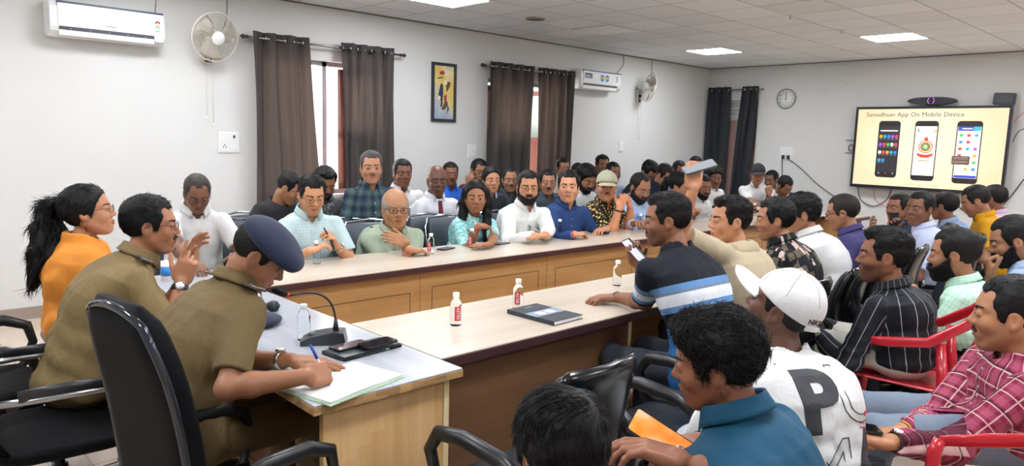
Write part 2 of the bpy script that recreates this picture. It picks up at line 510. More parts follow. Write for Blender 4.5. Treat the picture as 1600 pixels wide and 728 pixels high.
def tufts(V, Nn, n, ln, rad, seed=0, flow=None, lift=.25, curl=.3):
    """tapered locks lying along a hair surface: returns verts, quads"""
    rs = np.random.RandomState(seed)
    idx = rs.randint(0, len(V), n); p0 = V[idx]; nn = Nn[idx]
    fl = flow(p0) if flow is not None else np.stack([np.full(n, .9), p0[:, 1]*2, np.full(n, -.1)], 1)
    fl = fl+rs.normal(0, curl, (n, 3))
    t = fl-(fl*nn).sum(1)[:, None]*nn; t /= np.linalg.norm(t, axis=1)[:, None]+1e-9
    sd = np.cross(nn, t); ll = ln*rs.uniform(.6, 1.3, n)[:, None]
    K = 5; VV = []; 
    for k in range(K):
        s = k/(K-1); r = rad*(1-s**2)*rs.uniform(.8, 1.2, n)[:, None]+.0001
        c = p0-nn*rad*.6+t*ll*s+nn*(lift*ll*(s-1.15*s*s))+sd*(ll*curl*.35*np.sin(s*3+idx[:, None]))
        VV += [c+nn*r, c-nn*r*.4+sd*r*.9, c-nn*r*.4-sd*r*.9]
    VV = np.stack(VV, 1).reshape(-1, 3)     # n, 3K, 3
    q = []
    for k in range(K-1):
        for j in range(3): q.append((3*k+j, 3*k+(j+1) % 3, 3*k+3+(j+1) % 3, 3*k+3+j))
    q = np.array(q); Q = (np.arange(n)[:, None, None]*(3*K)+q[None]).reshape(-1, 4)
    return VV, Q
def vnormals(V, Q):
    n = np.cross(V[Q[:, 2]]-V[Q[:, 0]], V[Q[:, 3]]-V[Q[:, 1]]); N = np.zeros_like(V)
    for k in range(4): np.add.at(N, Q[:, k], n)
    return N/(np.linalg.norm(N, axis=1)[:, None]+1e-12)
# ---- hand: +X to the fingertips, +Z back of the hand, thumb towards +Y
def hand_f(curl=(.4, .4, .4, .4), spread=.05, thumb=0.0, tc=.3):
    segs = []
    ys = (.029, .0098, -.0098, -.0285); ls = (.93, 1.03, .96, .76); x0 = (.088, .092, .088, .080)
    for i in range(4):
        p = np.array([x0[i], ys[i], 0.0]); yaw = spread*(1.4-i)*1.0; a = 0.0
        for j, (L, r) in enumerate(((.043, .0098), (.026, .0090), (.020, .0083))):
            a += curl[i]*(.85, 1.1, .7)[j]
            dv = np.array([math.cos(a)*math.cos(yaw), math.cos(a)*math.sin(yaw), -math.sin(a)])
            q = p+dv*L*ls[i]; segs.append((i, p, q, r, r-.0007)); p = q
    p = np.array([.020, .026, -.006]); d0 = np.array([.62, .76, -.18])*(1-thumb)+np.array([.72, .22, -.66])*thumb
    d0 /= np.linalg.norm(d0); side = np.array([.55, -.5, -.25]); 
    for j, (L, r) in enumerate(((.042, .0135), (.031, .0105), (.025, .0092))):
        d = d0+side*tc*j*.55; d /= np.linalg.norm(d); q = p+d*L; segs.append((4, p, q, r, r-.0012)); p = q
    segs = [(i, a.astype(f32), b.astype(f32), r, s) for i, a, b, r, s in segs]
    def g(q):
        d = s_box(q, (.046, 0, -.001), (.046, .040, .0135), .0125)
        d = smin(d, s_ell(q, (.036, .025, -.011), (.036, .018, .015)), .012)
        d = smin(d, s_ell(q, (.035, -.026, -.009), (.036, .014, .012)), .012)
        for f in range(5):
            e = None
            for (i, a, b, r, s) in segs:
                if i != f: continue
                x = s_cone(q, a, b, r, s); e = x if e is None else smin(e, x, .003)
            d = smin(d, e, .007 if f < 4 else .014)
        return d
    return g
HANDS = dict(flat=dict(curl=(.12, .1, .12, .16), spread=.08, thumb=.1), relax=dict(curl=(.35, .42, .48, .52), spread=.05, thumb=.35),
    grip=dict(curl=(.75, .8, .85, .9), spread=.02, thumb=.55, tc=.2), fist=dict(curl=(1.45, 1.5, 1.5, 1.5), spread=0, thumb=.75, tc=.9),
    write=dict(curl=(.75, .85, 1.1, 1.25), spread=0, thumb=.75, tc=.1), open=dict(curl=(.05, .10, .2, .3), spread=.14, thumb=.0, tc=.1),
    ear=dict(curl=(.5, .55, .6, .7), spread=.03, thumb=.3), point=dict(curl=(.05, .9, 1.3, 1.4), spread=0, thumb=.3, tc=.5),
    clasp=dict(curl=(.95, 1.0, 1.05, 1.1), spread=0, thumb=.6, tc=.4))
def frame(x, z):
    x = np.asarray(x, float); x = x/np.linalg.norm(x); z = np.asarray(z, float); z = z-x*(z@x)
    if np.linalg.norm(z) < 1e-5: z = np.array([0, 0, 1.0])-x*x[2]
    z = z/np.linalg.norm(z); return np.stack([x, np.cross(z, x), z], 1)    # columns
def rotm(yaw, pitch, roll):
    cy, sy, cp, sp, cr, sr = math.cos(yaw), math.sin(yaw), math.cos(pitch), math.sin(pitch), math.cos(roll), math.sin(roll)
    Ry_ = np.array([[cp, 0, sp], [0, 1, 0], [-sp, 0, cp]]); Rz_ = np.array([[cy, -sy, 0], [sy, cy, 0], [0, 0, 1]])
    Rx_ = np.array([[1, 0, 0], [0, cr, -sr], [0, sr, cr]])
    return Rz_ @ Ry_ @ Rx_
# ---------------------------------------------------------------- cloth, skin and hair materials
def skin_mat(c):
    k = 'skin_'+c
    if k in MATS: return MATS[k]
    s = NT(k); v = s.obj(); at = s.n('Attribute', attribute_name='fc').outputs['Vector']; a = s.xyz(at)
    b = tuple(min(.75, x*1.22*k_) for x, k_ in zip(srgb(c)[:3], (1.0, 1.02, 1.0)))+(1,); f = s.noise(v, 24, 3)
    col = s.mix(f, tuple(x*.90 for x in b[:3])+(1,), tuple(min(1, x*1.10) for x in b[:3])+(1,))
    col = s.mix(a[0], col, (b[0]*.80, b[1]*.48, b[2]*.50, 1))
    col = s.mix(a[1], col, (b[0]*.42, b[1]*.42, b[2]*.46, 1))
    s.set(col, .48, spec=.4); s.b.inputs['Subsurface Weight'].default_value = .08
    s.b.inputs['Subsurface Radius'].default_value = (.012, .005, .003)
    s.bump(s.noise(v, 260, 2), .12, .0015)
    MATS[k] = s.m; return s.m
def hair_mat(c, rough=.55):
    k = 'hair_%s_%.2f' % (c, rough)
    if k in MATS: return MATS[k]
    s = NT(k); v = s.obj(); b = srgb(c)
    f = s.noise(s.map(v, (120, 420, 160)), 1, 3, .6, .5)
    s.set(s.mix(f, tuple(x*.55 for x in b[:3])+(1,), tuple(min(1, x*1.6) for x in b[:3])+(1,)), rough, spec=.28)
    s.bump(f, .6, .003); MATS[k] = s.m; return s.m
def cloth_mat(name, base, pat=None, rough=.82, c2=None, c3=None, c4=None, scale=1.0, bumps=.25, sheen=0):
    """fabric; patterns live in the garment's own tc coordinates (x across, y depth, z along the body)"""
    if name in MATS: return MATS[name]
    s = NT(name); v = s.attr(); x = s.xyz(v); b = srgb(base); col = b
    def band(co, per, w, off=0.0):       # 1 inside a stripe of width w every per metres
        f = s.math('FRACT', s.math('ADD', s.math('DIVIDE', co, per), off+50))
        return s.math('LESS_THAN', f, w/per)
    xa = s.math('ADD', x[0], x[1])
    if pat == 'pin':
        col = s.mix(s.math('MULTIPLY', band(x[0], .036*scale, .0022*scale), .75), b, srgb(c2))
    elif pat == 'hpin':
        col = s.mix(s.math('MULTIPLY', band(x[2], .012*scale, .003*scale), .55), b, srgb(c2))
    elif pat == 'plaid':
        h = band(x[2], .055*scale, .024*scale); w = band(x[0], .055*scale, .024*scale)
        col = s.mix(s.math('MULTIPLY', s.math('ADD', h, w), .5), b, srgb(c2))
        col = s.mix(s.math('MULTIPLY', s.math('MAXIMUM', band(x[2], .055*scale, .004*scale, .28), band(x[0], .055*scale, .004*scale, .28)), .65), col, srgb(c3))
        if c4: col = s.mix(s.math('MULTIPLY', s.math('MAXIMUM', band(x[2], .11*scale, .006*scale, .1), band(x[0], .11*scale, .006*scale, .1)), .7), col, srgb(c4))
    elif pat == 'check':
        col = s.mix(s.math('MULTIPLY', s.math('MAXIMUM', band(x[2], .02*scale, .0025*scale), band(x[0], .02*scale, .0025*scale)), .5), b, srgb(c2))
    elif pat == 'floral':
        n = s.vor(s.map(v, (1, 1, 1)), 38/scale); col = s.mix(s.math('LESS_THAN', n, .36), b, srgb(c2))
        n2 = s.vor(s.map(v, (1, 1, 1), (.3, .1, .2)), 52/scale); col = s.mix(s.math('LESS_THAN', n2, .17), col, srgb(c3 or base))
    elif pat == 'camo':
        vv = s.n('TexVoronoi', feature='F1', distance='CHEBYCHEV'); s.l(s.map(v, (1, 1, .62)), vv.inputs['Vector']); vv.inputs['Scale'].default_value = 26/scale
        r = s.xyz(vv.outputs['Color'])
        col = s.mix(s.math('GREATER_THAN', r[0], .58), b, srgb(c2)); col = s.mix(s.math('GREATER_THAN', r[1], .72), col, srgb(c3))
        col = s.mix(s.math('MULTIPLY', s.math('GREATER_THAN', vv.outputs['Distance'], .42), 1.0), col, b)
    elif pat == 'fleck':
        n = s.vor(v, 70/scale); col = s.mix(s.math('LESS_THAN', n, .16), b, srgb(c2))
    elif pat == 'tie':      # pale washed bands as in a tie-dyed kurta
        n = s.noise(s.map(v, (1, 1, 2.5)), 14/scale, 4, .6, 1.2); col = s.ramp(n, [(.40, c2), (.52, base), (.66, base)])
    elif pat == 'bands':    # striped T-shirt: (z, colour) steps counted from the waist
        mr = s.n('MapRange'); s.l(x[2], mr.inputs[0]); mr.inputs[1].default_value = c4[0]; mr.inputs[2].default_value = c4[1]
        col = s.ramp(mr.outputs[0], c3, 'CONSTANT')
    n = s.noise(s.map(s.obj(), (1, 1, 1)), 7, 3)
    o = s.n('HueSaturation'); s.val(o.inputs['Color'], col); s.l(s.math('ADD', s.math('MULTIPLY', n, .16), .92), o.inputs['Value'])
    s.set(o.outputs[0], rough, spec=.25)
    if sheen: s.b.inputs['Sheen Weight'].default_value = sheen
    w1 = s.noise(s.map(s.obj(), (1, 1, .45)), 26, 3, .5, 1.6); w2 = s.noise(s.obj(), 420, 1)
    s.bump(s.math('ADD', w1, s.math('MULTIPLY', w2, .12)), bumps, .010)
    MATS[name] = s.m; return s.m
EYE_W = mat('eye_white', 'a49a90', .25)
EYE_I = mat('eye_iris', '1c120c', .12); EYE_L = mat('lash_line', '1a1210', .6)
# ---------------------------------------------------------------- the room
s_ = NT('wall_paint'); v_ = s_.obj()
n1 = s_.noise(v_, .9, 4, .6); n2 = s_.noise(v_, 6, 3)
c_ = s_.mix(n1, srgb('d0cfcc'), srgb('d9d9d6')); c_ = s_.mix(s_.math('GREATER_THAN', n2, .74), c_, srgb('c9c5bf'))
s_.set(c_, .55, spec=.3); s_.bump(s_.noise(v_, 180, 2), .06, .002); WALL = s_.m
s_ = NT('ceiling_tiles'); v_ = s_.obj(); x_ = s_.xyz(v_)
def frac(co, off): return s_.math('FRACT', s_.math('DIVIDE', s_.math('ADD', co, 60-off), .6))
fx, fy = frac(x_[0], 5.33), frac(x_[1], 5.33)
ln_ = s_.math('MAXIMUM', s_.math('LESS_THAN', fx, .022), s_.math('LESS_THAN', fy, .022))
cb_ = s_.n('CombineXYZ')
s_.l(s_.math('FLOOR', s_.math('DIVIDE', s_.math('ADD', x_[0], 60-5.33), .6)), cb_.inputs[0]); s_.l(s_.math('FLOOR', s_.math('DIVIDE', s_.math('ADD', x_[1], 60-5.33), .6)), cb_.inputs[1])
w_ = s_.n('TexWhiteNoise', noise_dimensions='2D'); s_.l(cb_.outputs[0], w_.inputs['Vector'])
c_ = s_.mix(w_.outputs['Value'], srgb('e6e8e9'), srgb('eff1f2')); c_ = s_.mix(s_.math('MULTIPLY', s_.noise(v_, 60, 4, .7), .25), c_, srgb('d4d5d4'))
c_ = s_.mix(s_.math('MULTIPLY', ln_, .8), c_, srgb('a09b93')); s_.set(c_, .8)
s_.bump(s_.math('SUBTRACT', s_.noise(v_, 120, 3), s_.math('MULTIPLY', ln_, 2)), .25, .003); CEIL = s_.m
s_ = NT('floor_tiles'); v_ = s_.obj(); x_ = s_.xyz(v_)
fx, fy = frac(x_[0], .2), frac(x_[1], .1)
ln_ = s_.math('MAXIMUM', s_.math('LESS_THAN', fx, .01), s_.math('LESS_THAN', fy, .01))
c_ = s_.mix(s_.noise(v_, 5, 5, .7, .8), srgb('bda896'), srgb('d2c2b2')); c_ = s_.mix(ln_, c_, srgb('8c7d70')); s_.set(c_, .22); FLOOR = s_.m
T = .24
def box_obj(name, m, *a, parent=None, bev=0): return MB().box(*a, bev=bev).build(name, m, parent)
struct(box_obj('floor', FLOOR, B_X-T, L_X+T, R_Y-T, W_Y+T, -.1, 0))
struct(box_obj('ceiling', CEIL, B_X-T, L_X+T, R_Y-T, W_Y+T, H_Z, H_Z+.1))
struct(box_obj('wall_back', WALL, B_X-T, B_X, R_Y-T, W_Y+T, 0, H_Z))
struct(box_obj('wall_right', WALL, B_X, L_X, R_Y-T, R_Y, 0, H_Z))
def wall_with_holes(name, m, lo, hi, holes, to3):
    """lo, hi: extents along the wall; holes (a0,a1,z0,z1); to3(a,z,front) -> point"""
    b = MB(); cuts = sorted({lo, hi, *[h[0] for h in holes], *[h[1] for h in holes]})
    for a, c in zip(cuts, cuts[1:]):
        hs = [h for h in holes if h[0] <= a+1e-6 and h[1] >= c-1e-6]
        spans = [(0, H_Z)] if not hs else [(0, hs[0][2]), (hs[0][3], H_Z)]
        for z0, z1 in spans:
            if z1-z0 < 1e-4: continue
            p, q = to3(a, z0, 0), to3(c, z1, 1); b.box(min(p[0], q[0]), max(p[0], q[0]), min(p[1], q[1]), max(p[1], q[1]), z0, z1)
    return struct(b.build(name, m))
WIN1, WIN2, WIN3 = (3.15, 4.62, .95, 2.36), (6.15, 7.6, .95, 2.36), (6.02, 6.88, .0, 2.36)
wall_with_holes('wall_left', WALL, B_X, L_X+T, [WIN1, WIN2], lambda a, z, f: (a, W_Y+T*f, z))
wall_with_holes('wall_far', WALL, R_Y, W_Y, [WIN3], lambda a, z, f: (L_X+T*f, a, z))
BROWN = wood('brown_frame', '8a5448', '9c6658', 'a87464', ax=2, rough=.45)
GREYP = mat('grey_metal_frame', '8d8f94', .4, .3, nscale=8)
# window behind the near pair of curtains
def window(name, x0, x1, z0, z1, leaves):
    b = MB(); y0, y1 = W_Y+.08, W_Y+.15; f = .05
    for a in (x0, x1-f, (x0+x1)/2-f/2): b.box(a, a+f, y0, y1, z0, z1)
    b.box(x0, x1, y0, y1, z0, z0+f); b.box(x0, x1, y0, y1, z1-f, z1)
    w = struct(b.build(name, GREYP))
    s = MB().box(x0-.04, x1+.04, W_Y-.04, W_Y+.16, z0-.04, z0-.001, bev=.008).build('window_sill', mat('sill_stone', 'b9b2a8', .35), w)
    struct(s)
    for i, (xa, xb, ya, yb) in enumerate(leaves):
        L_ = math.hypot(xb-xa, yb-ya); an = math.atan2(yb-ya, xb-xa); M = TR(xa, ya, 0) @ Rz(an); l = MB()
        for a in (0, L_-.07): l.box(a, a+.07, -.02, .02, z0+.06, z1-.08, M=M)
        for z in (z0+.06, (z0+z1)/2-.1, z1-.15): l.box(0, L_, -.02, .02, z, z+.07, M=M)
        l.box(.07, L_-.07, -.006, .006, z0+.1, (z0+z1)/2-.1, M=M)
        lf = l.build('window_leaf', BROWN, w); struct(lf)
        MB().box(.07, L_-.07, -.003, .003, (z0+z1)/2-.03, z1-.15, M=M).build('pane', glass_mat('window_glass', 'eef4f2', .01, 1.45, .5), lf)
    return w
window('window_1', *WIN1, [(3.22, 3.50, W_Y+.16, W_Y+.80), (4.56, 3.98, W_Y+.06, W_Y-.06)])
window('window_2', *WIN2, [(6.22, 6.90, W_Y+.12, W_Y+.12), (7.52, 7.10, W_Y+.14, W_Y+.6)])
# doorway in the far wall
b = MB(); b.box(L_X+.06, L_X+.12, 6.02, 6.07, 0, 2.36); b.box(L_X+.06, L_X+.12, 6.83, 6.88, 0, 2.36); b.box(L_X+.06, L_X+.12, 6.02, 6.88, 2.31, 2.36); b.box(L_X+.06, L_X+.12, 6.02, 6.88, 2.02, 2.07)
d3 = struct(b.build('door_1', mat('door_frame_white', 'c9c6c4', .5)))
struct(MB().box(L_X+.07, L_X+.10, 6.07, 6.83, 0, 2.02, bev=.004).build('door_leaf', mat('door_leaf_pink', 'a88880', .5, nscale=3), d3))
b = MB()
for z in (2.12, 2.19, 2.26): b.box(L_X+.08, L_X+.1, 6.07, 6.83, z, z+.012)
struct(b.build('louvre', mat('louvre_grey', 'a9a7a6', .5), d3))
struct(MB().box(L_X+.11, L_X+.115, 6.07, 6.83, 2.07, 2.31).build('transom_panel', mat('transom', 'd8d6d3', .5), d3))
# skirting along the walls
SK = mat('skirting_stone', '9a8b80', .3, nscale=10)
struct(box_obj('baseboard_left', SK, B_X, L_X, W_Y-.012, W_Y, 0, .1))
struct(box_obj('baseboard_far', SK, L_X-.012, L_X, R_Y, 6.0, 0, .1))
# thin dark angle where ceiling meets the walls
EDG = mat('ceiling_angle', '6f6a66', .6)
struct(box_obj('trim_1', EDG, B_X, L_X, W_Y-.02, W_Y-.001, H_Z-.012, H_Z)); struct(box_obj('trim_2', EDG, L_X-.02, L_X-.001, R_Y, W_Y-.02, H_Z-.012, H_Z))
# what stands outside the windows: a sunlit yard wall
YARD = mat('yard_plaster', 'e8e2da', .8, nscale=2)
tag(box_obj('yard_wall', YARD, 1.5, 9.5, W_Y+3.2, W_Y+3.4, -.3, 3.4), kind='structure')
tag(box_obj('yard_ground', mat('yard_ground', 'cfc6b8', .9, nscale=2), -3, 14, W_Y+T, W_Y+3.4, -.4, -.3), kind='structure')

# ---------------------------------------------------------------- ceiling things
PAN = mat('panel_light', 'ffffff', .5, emis='f4f8ff', estr=CEIL_W)
PANOFF = mat('panel_unlit', 'dedcd4', .35)
FRW = mat('panel_frame', 'e4e4e2', .4)
def ceil_panel(x, y, lit, label, group=None):
    t = thing('ceiling_light', label, 'light', (x, y, H_Z), 0, group)
    b = MB()
    for a in ((-.295, .295, -.295, -.283), (-.295, .295, .283, .295), (-.295, -.283, -.283, .283), (.283, .295, -.283, .283)): b.box(a[0], a[1], a[2], a[3], -.010, -.001)
    b.build('frame', FRW, t); MB().box(-.283, .283, -.283, .283, -.007, -.002).build('diffuser', PAN if lit else PANOFF, t)
ceil_panel(9.25, 5.63, 1, 'square lit ceiling panel nearest the far left corner of the room')
ceil_panel(9.25, 3.23, 1, 'square lit ceiling panel above and in front of the wall screen')
ceil_panel(4.43, 5.63, 1, 'square lit ceiling panel cut off by the top edge of the picture')
ceil_panel(6.83, 5.63, 0, 'unlit pale square ceiling panel between the round ceiling grille and the air conditioner')
ceil_panel(6.83, 3.23, 0, 'unlit pale square ceiling panel near the top right of the picture')
for x, y in ((2.03, 5.63), (-.4, 5.63), (4.43, 3.23), (2.03, 3.23), (-.4, 3.23), (9.25, .83), (6.83, .83), (4.43, .83), (2.03, .83), (-.4, .83), (4.43, -1.6), (9.25, -1.6), (2.03, -1.6)):
    ceil_panel(x, y, 1, 'square lit ceiling panel outside the picture' if not (x, y) == (6.83, .83) else 'square lit ceiling panel at the top right edge of the picture', None if (x, y) == (6.83, .83) else 'lit ceiling panels beyond the frame')
b = MB(); b.lathe([(.0, -.012), (.05, -.014), (.10, -.010), (.115, -.001)], 28)
gr_ = b.build('ceiling_grille', mat('grille', 'b4afa8', .5), None, (5.72, 5.72, H_Z)); tag(gr_, 'small round grey ceiling grille above the framed painting', 'grille')
ch = gr_
for k in range(5): MB().lathe([(.02+.018*k, -.0155), (.026+.018*k, -.0165), (.027+.018*k, -.013)], 24).build('ring', mat('grille_dark', '8f8a84', .5), ch)
for (u, v, w) in ((1235, 24, 'nearest the unlit panel'), (1316, 47, 'left of the lit panel before the screen')):
    p = at_z(u, v, H_Z); o = MB().lathe([(.03, -.001), (.028, -.006), (.012, -.010), (.010, -.035), (.020, -.038), (.0, -.040)], 14).build('sprinkler_head', mat('sprinkler', 'e2ddd4', .4), None, tuple(p))
    tag(o, 'small pale sprinkler head on the ceiling '+w, 'sprinkler')
# ---------------------------------------------------------------- lettering
def text_mb(name, txt, size, m, parent, M, align='CENTER', ext=.0004, bold=0, spacing=1.0):
    cu = bpy.data.curves.new(name, 'FONT'); cu.body = txt; cu.size = size; cu.align_x = align; cu.align_y = 'CENTER'; cu.extrude = ext; cu.offset = bold; cu.space_character = spacing
    cu.resolution_u = 3
    o = bpy.data.objects.new(name, cu); COL.objects.link(o)
    dg = bpy.context.evaluated_depsgraph_get(); me = bpy.data.meshes.new_from_object(o.evaluated_get(dg)); bpy.data.objects.remove(o); bpy.data.curves.remove(cu)
    me.materials.clear(); me.materials.append(m)
    o = bpy.data.objects.new(name, me); COL.objects.link(o); o.parent = parent; o.matrix_local = M
    return o
ONL = Matrix(((1, 0, 0, 0), (0, 0, -1, 0), (0, 1, 0, 0), (0, 0, 0, 1)))    # upright on the left wall, reading along +x, facing -y
ONF = Matrix(((0, 0, -1, 0), (-1, 0, 0, 0), (0, 1, 0, 0), (0, 0, 0, 1)))   # upright on the far wall, reading along -y, facing -x
PLW = mat('white_plastic', 'e9e9e6', .35); PLG = mat('grey_plastic', '9c9c9c', .4); DARK = mat('dark_plastic', '1d1f24', .35); NAVY = mat('navy_strip', '39425a', .4)
CHR = mat('chrome', 'c9cbd0', .12, 1.0); GREYT = mat('grey_print', '85878c', .5); REDP = mat('red_print', 'c03040', .5); GRNP = mat('green_print', '4a9a5a', .5); YELP = mat('yellow_print', 'd9b83a', .5); BLUP = mat('blue_print', '2f7fc4', .5); NAVP = mat('navy_print', '1f2f5a', .5); WHP = mat('white_print', 'f2f2f2', .5); BLKP = mat('black_print', '18181a', .5)

# ---------------------------------------------------------------- air conditioners
def aircon(x0, x1, z0, z1, label, second=False):
    w = x1-x0; h = z1-z0; dp = .21
    t = thing('air_conditioner', label, 'air conditioner', (x0, W_Y, z0), 0)
    # profile in (y,z), y negative into the room
    def prof():
        return [(0, .02), (-.10, 0), (-.15, .004), (-dp+.012, .045), (-dp, .075), (-dp+.002, h-.05), (-dp+.02, h-.012), (-dp+.05, h), (0, h)]
    b = MB(); P = prof(); V = [(0, y, z) for y, z in P]+[(w, y, z) for y, z in P]; k = len(P)
    b.add(V, [tuple(range(k)), tuple(range(k, 2*k))[::-1]]+[(i, (i+1) % k, (i+1) % k+k, i+k) for i in range(k)])
    b.build('housing', mat('aircon_plastic', 'e4e5e4' if not second else 'e4e5e4', .3), t)
    MB().box(.055, w-.02, -dp-.006, -dp+.01, .082, h-.022, bev=.004).build('front_panel', mat('aircon_panel', 'f1f2f2', .18), t)
    MB().box(.055, w-.01, -dp-.007, -dp+.03, h-.022, h-.006, bev=.002).build('top_strip', NAVY, t)
    M = TR(0, -dp+.018, .048) @ Matrix.Rotation(math.radians(-28), 4, 'X')
    MB().box(.06, w-.09, -dp-.002, -dp+.06, .056, .081).build('air_outlet', mat('outlet_dark', '3a3d44', .5), t)
    MB().box(.06, w-.09, -dp+.004, -dp+.012, .012, .055, bev=.002).build('louvre', PLW, t)
    if not second:
        for i in range(5): MB().box(.14+i*.14, .145+i*.14, -dp-.004, -dp+.01, .056, .070).build('vane', PLG, t)
        MB().box(w-.085, w-.02, -dp-.008, -dp+.02, .03, .078, bev=.006).build('control_box', PLW, t)
        st = MB().box(w-.085, w-.035, -dp-.0075, -dp-.006, .095, .185).build('energy_sticker', mat('sticker_pale', 'd8e6cf', .5), t)
        c = MB().prism([(w-.06+.022*math.cos(a), .185+.024*math.sin(a)) for a in np.linspace(0, PI, 12)], 0, .001, M=TR(0, -dp-.0082, 0) @ ONL).build('star_arc', REDP, st)
        MB().prism([(w-.06+.012*math.cos(a), .180+.012*math.sin(a)) for a in np.linspace(0, PI, 10)], 0, .001, M=TR(0, -dp-.0095, 0) @ ONL).build('arc_centre', WHP, st)
        for z, c2 in ((.165, GRNP), (.15, GRNP), (.12, GREYT)): MB().box(w-.078, w-.042, -dp-.0085, -dp-.0074, z, z+.006).build('print_line', c2, st)
        MB().box(w*.46, w*.55, -dp-.0075, -dp-.006, .112, .120).build('logo', GREYT, t)
    else:
        MB().box(.08, .235, -dp-.0075, -dp-.006, .155, .225).build('blue_sticker', NAVP, t)
        for i, zz in enumerate((.17, .19)): MB().box(.09, .20, -dp-.009, -dp-.0074, zz, zz+.007).build('sticker_line', WHP, t)
        MB().box(.27, .38, -dp-.0075, -dp-.006, .155, .215).build('white_sticker', WHP, t)
        for xx in (.46, .57):
            o = MB().prism([(xx+.045*math.cos(a), .175+.05*math.sin(a)) for a in np.linspace(0, 2*PI, 20)[:-1]], 0, .0012, M=TR(0, -dp-.006, 0) @ ONL).build('round_sticker', BLUP, t)
            MB().box(xx-.04, xx+.04, -dp-.0088, -dp-.0073, .160, .190).build('sticker_band', YELP, o)
        for z in (.20, .17, .14): MB().box(w-.12, w-.085, -dp-.0075, -dp-.006, z, z+.02).build('sticker_square', (BLKP, REDP, GREYT)[int(z*100) % 3], t)
    return t
aircon(1.33, 2.19, 2.315, 2.60, 'large white split air conditioner at the top left above the officers')
aircon(7.70, 8.60, 2.325, 2.60, 'white split air conditioner with blue round stickers beside the far wall fan', True)

# ---------------------------------------------------------------- wall fans
FANW = mat('fan_plastic', 'd9d2c4', .4); FANC = mat('fan_wire', 'c6bfb0', .45)
s_ = NT('fan_blade'); s_.set(srgb('cfc8ba'), .25); s_.b.inputs['Transmission Weight'].default_value = .25; FANB = s_.m
def wallfan(x, z, yaw, tilt, label):
    t = thing('wall_fan', label, 'fan', (x, W_Y, z), 0)
    b = MB(); b.box(-.05, .05, -.045, 0, -.14, .06, bev=.02); b.tube([(0, -.03, .02), (0, -.12, .035), (0, -.17, .06)], [.022, .02, .026], 10); b.build('bracket', FANW, t)
    MB().box(-.03, .03, -.055, -.04, -.13, -.02, bev=.006).build('control_face', DARK, t)
    k = MB().lathe([(.0, .02), (.020, .018), (.022, .0)], 16, TR(0, -.055, -.085) @ Matrix.Rotation(PI/2, 4, 'X')).build('dial', PLW, t)
    HM = TR(0, -.20, .09) @ Rz(math.radians(yaw)) @ Matrix.Rotation(math.radians(tilt), 4, 'X') @ Matrix.Rotation(PI/2, 4, 'X')   # local z faces the room
    MB().lathe([(.0, -.10), (.05, -.095), (.065, -.06), (.065, -.01), (.05, .0), (0, .002)], 20, HM).build('motor_housing', FANW, t)
    R = .22
    for side, nm in ((1, 'front_guard'), (-1, 'rear_guard')):
        b = MB(); n = 44
        zr = lambda r: side*(.062*(1-(r/R)**2.2)**.6 if r < R else 0)
        for i in range(n):
            a = 2*PI*i/n; tw = .35
            pts = [HM @ Vector((r*math.cos(a+tw*(r/R)), r*math.sin(a+tw*(r/R)), .02+zr(r))) for r in (.055, .10, .15, .19, .21, .22)]
            b.tube(pts, .0014, 4, caps=False)
        for r in (.12, .18): b.tube([HM @ Vector((r*math.cos(a), r*math.sin(a), .02+zr(r))) for a in np.linspace(0, 2*PI, 33)[:-1]], .0016, 4, closed=True)
        b.build(nm, FANC, t)
    MB().tube([HM @ Vector((R*math.cos(a), R*math.sin(a), .02)) for a in np.linspace(0, 2*PI, 41)[:-1]], .007, 6, closed=True).build('guard_ring', FANW, t)
    hb = MB().lathe([(.060, .070), (.064, .078), (.05, .087), (0, .09)], 24, HM).build('badge', PLW, t)
    for k in range(3):
        a0 = k*2*PI/3
        def bl(u, v):
            r = .035+u*.165; a = a0+(v-.5)*(1.25-.25*u)+.4*u; return HM @ Vector((r*math.cos(a), r*math.sin(a), .015+(v-.5)*.05))
        MB().grid(bl, 6, 6, True, .002).build('blade', FANB, t)
    for dx, ln in ((-.025, .50), (.030, .56)):
        c = MB().tube([(dx, -.05, -.13), (dx*1.05, -.052, -.13-ln)], .0018, 5).build('pull_cord', FANC, t)
        MB().lathe([(0, -.03), (.009, -.026), (.011, -.01), (.003, 0)], 8, TR(dx*1.05, -.052, -.13-ln)).build('cord_weight', PLW, c)
    return t
wallfan(2.62, 2.36, 8, 14, 'beige wall fan between the large air conditioner and the near curtains')
wallfan(9.30, 2.36, 62, 10, 'beige wall fan turned sideways beside the second air conditioner')

# ---------------------------------------------------------------- switch plates and cords on the left wall
def plate(name, x, z, w, h, label, kind=0, far=False):
    M = (TR(x, W_Y, z) @ ONL) if not far else (TR(L_X, x, z) @ ONF)
    t = thing(name, label, 'switchboard'); t.matrix_world = M
    MB().box(-w/2, w/2, -h/2, h/2, 0, .012, bev=.004).build('plate', PLW, t)
    MB().box(-w/2+.012, w/2-.012, -h/2+.012, h/2-.012, .012, .016, bev=.002).build('inner_plate', mat('plate_inner', 'dfe0de', .3), t)
    if kind == 1:
        for px, py in ((-w*.22, -h*.12), (-w*.28, -h*.22), (-w*.16, -h*.22)): MB().lathe([(.006, 0), (.006, .001), (0, .001)], 10, TR(px, py, .016)).build('socket_hole', BLKP, t)
        for k in range(3): MB().box(w*.02+k*.022, w*.02+k*.022+.018, -h*.30, -h*.05, .016, .021, bev=.002).build('switch', PLW, t)
        MB().box(w*.2, w*.28, h*.2, h*.34, .016, .019).build('indicator', BLKP, t)
    elif kind == 2:
        for k in (-1, 1): MB().box(-w*.3, w*.3, k*h*.2-.02, k*h*.2+.02, .016, .021, bev=.003).build('switch', PLW, t)
    elif kind == 3:
        for k in (-1, 1):
            p = MB().box(k*w*.2-.022, k*w*.2+.022, -h*.42, -h*.12, .016, .05, bev=.01).build('plug', DARK, t)
    return t
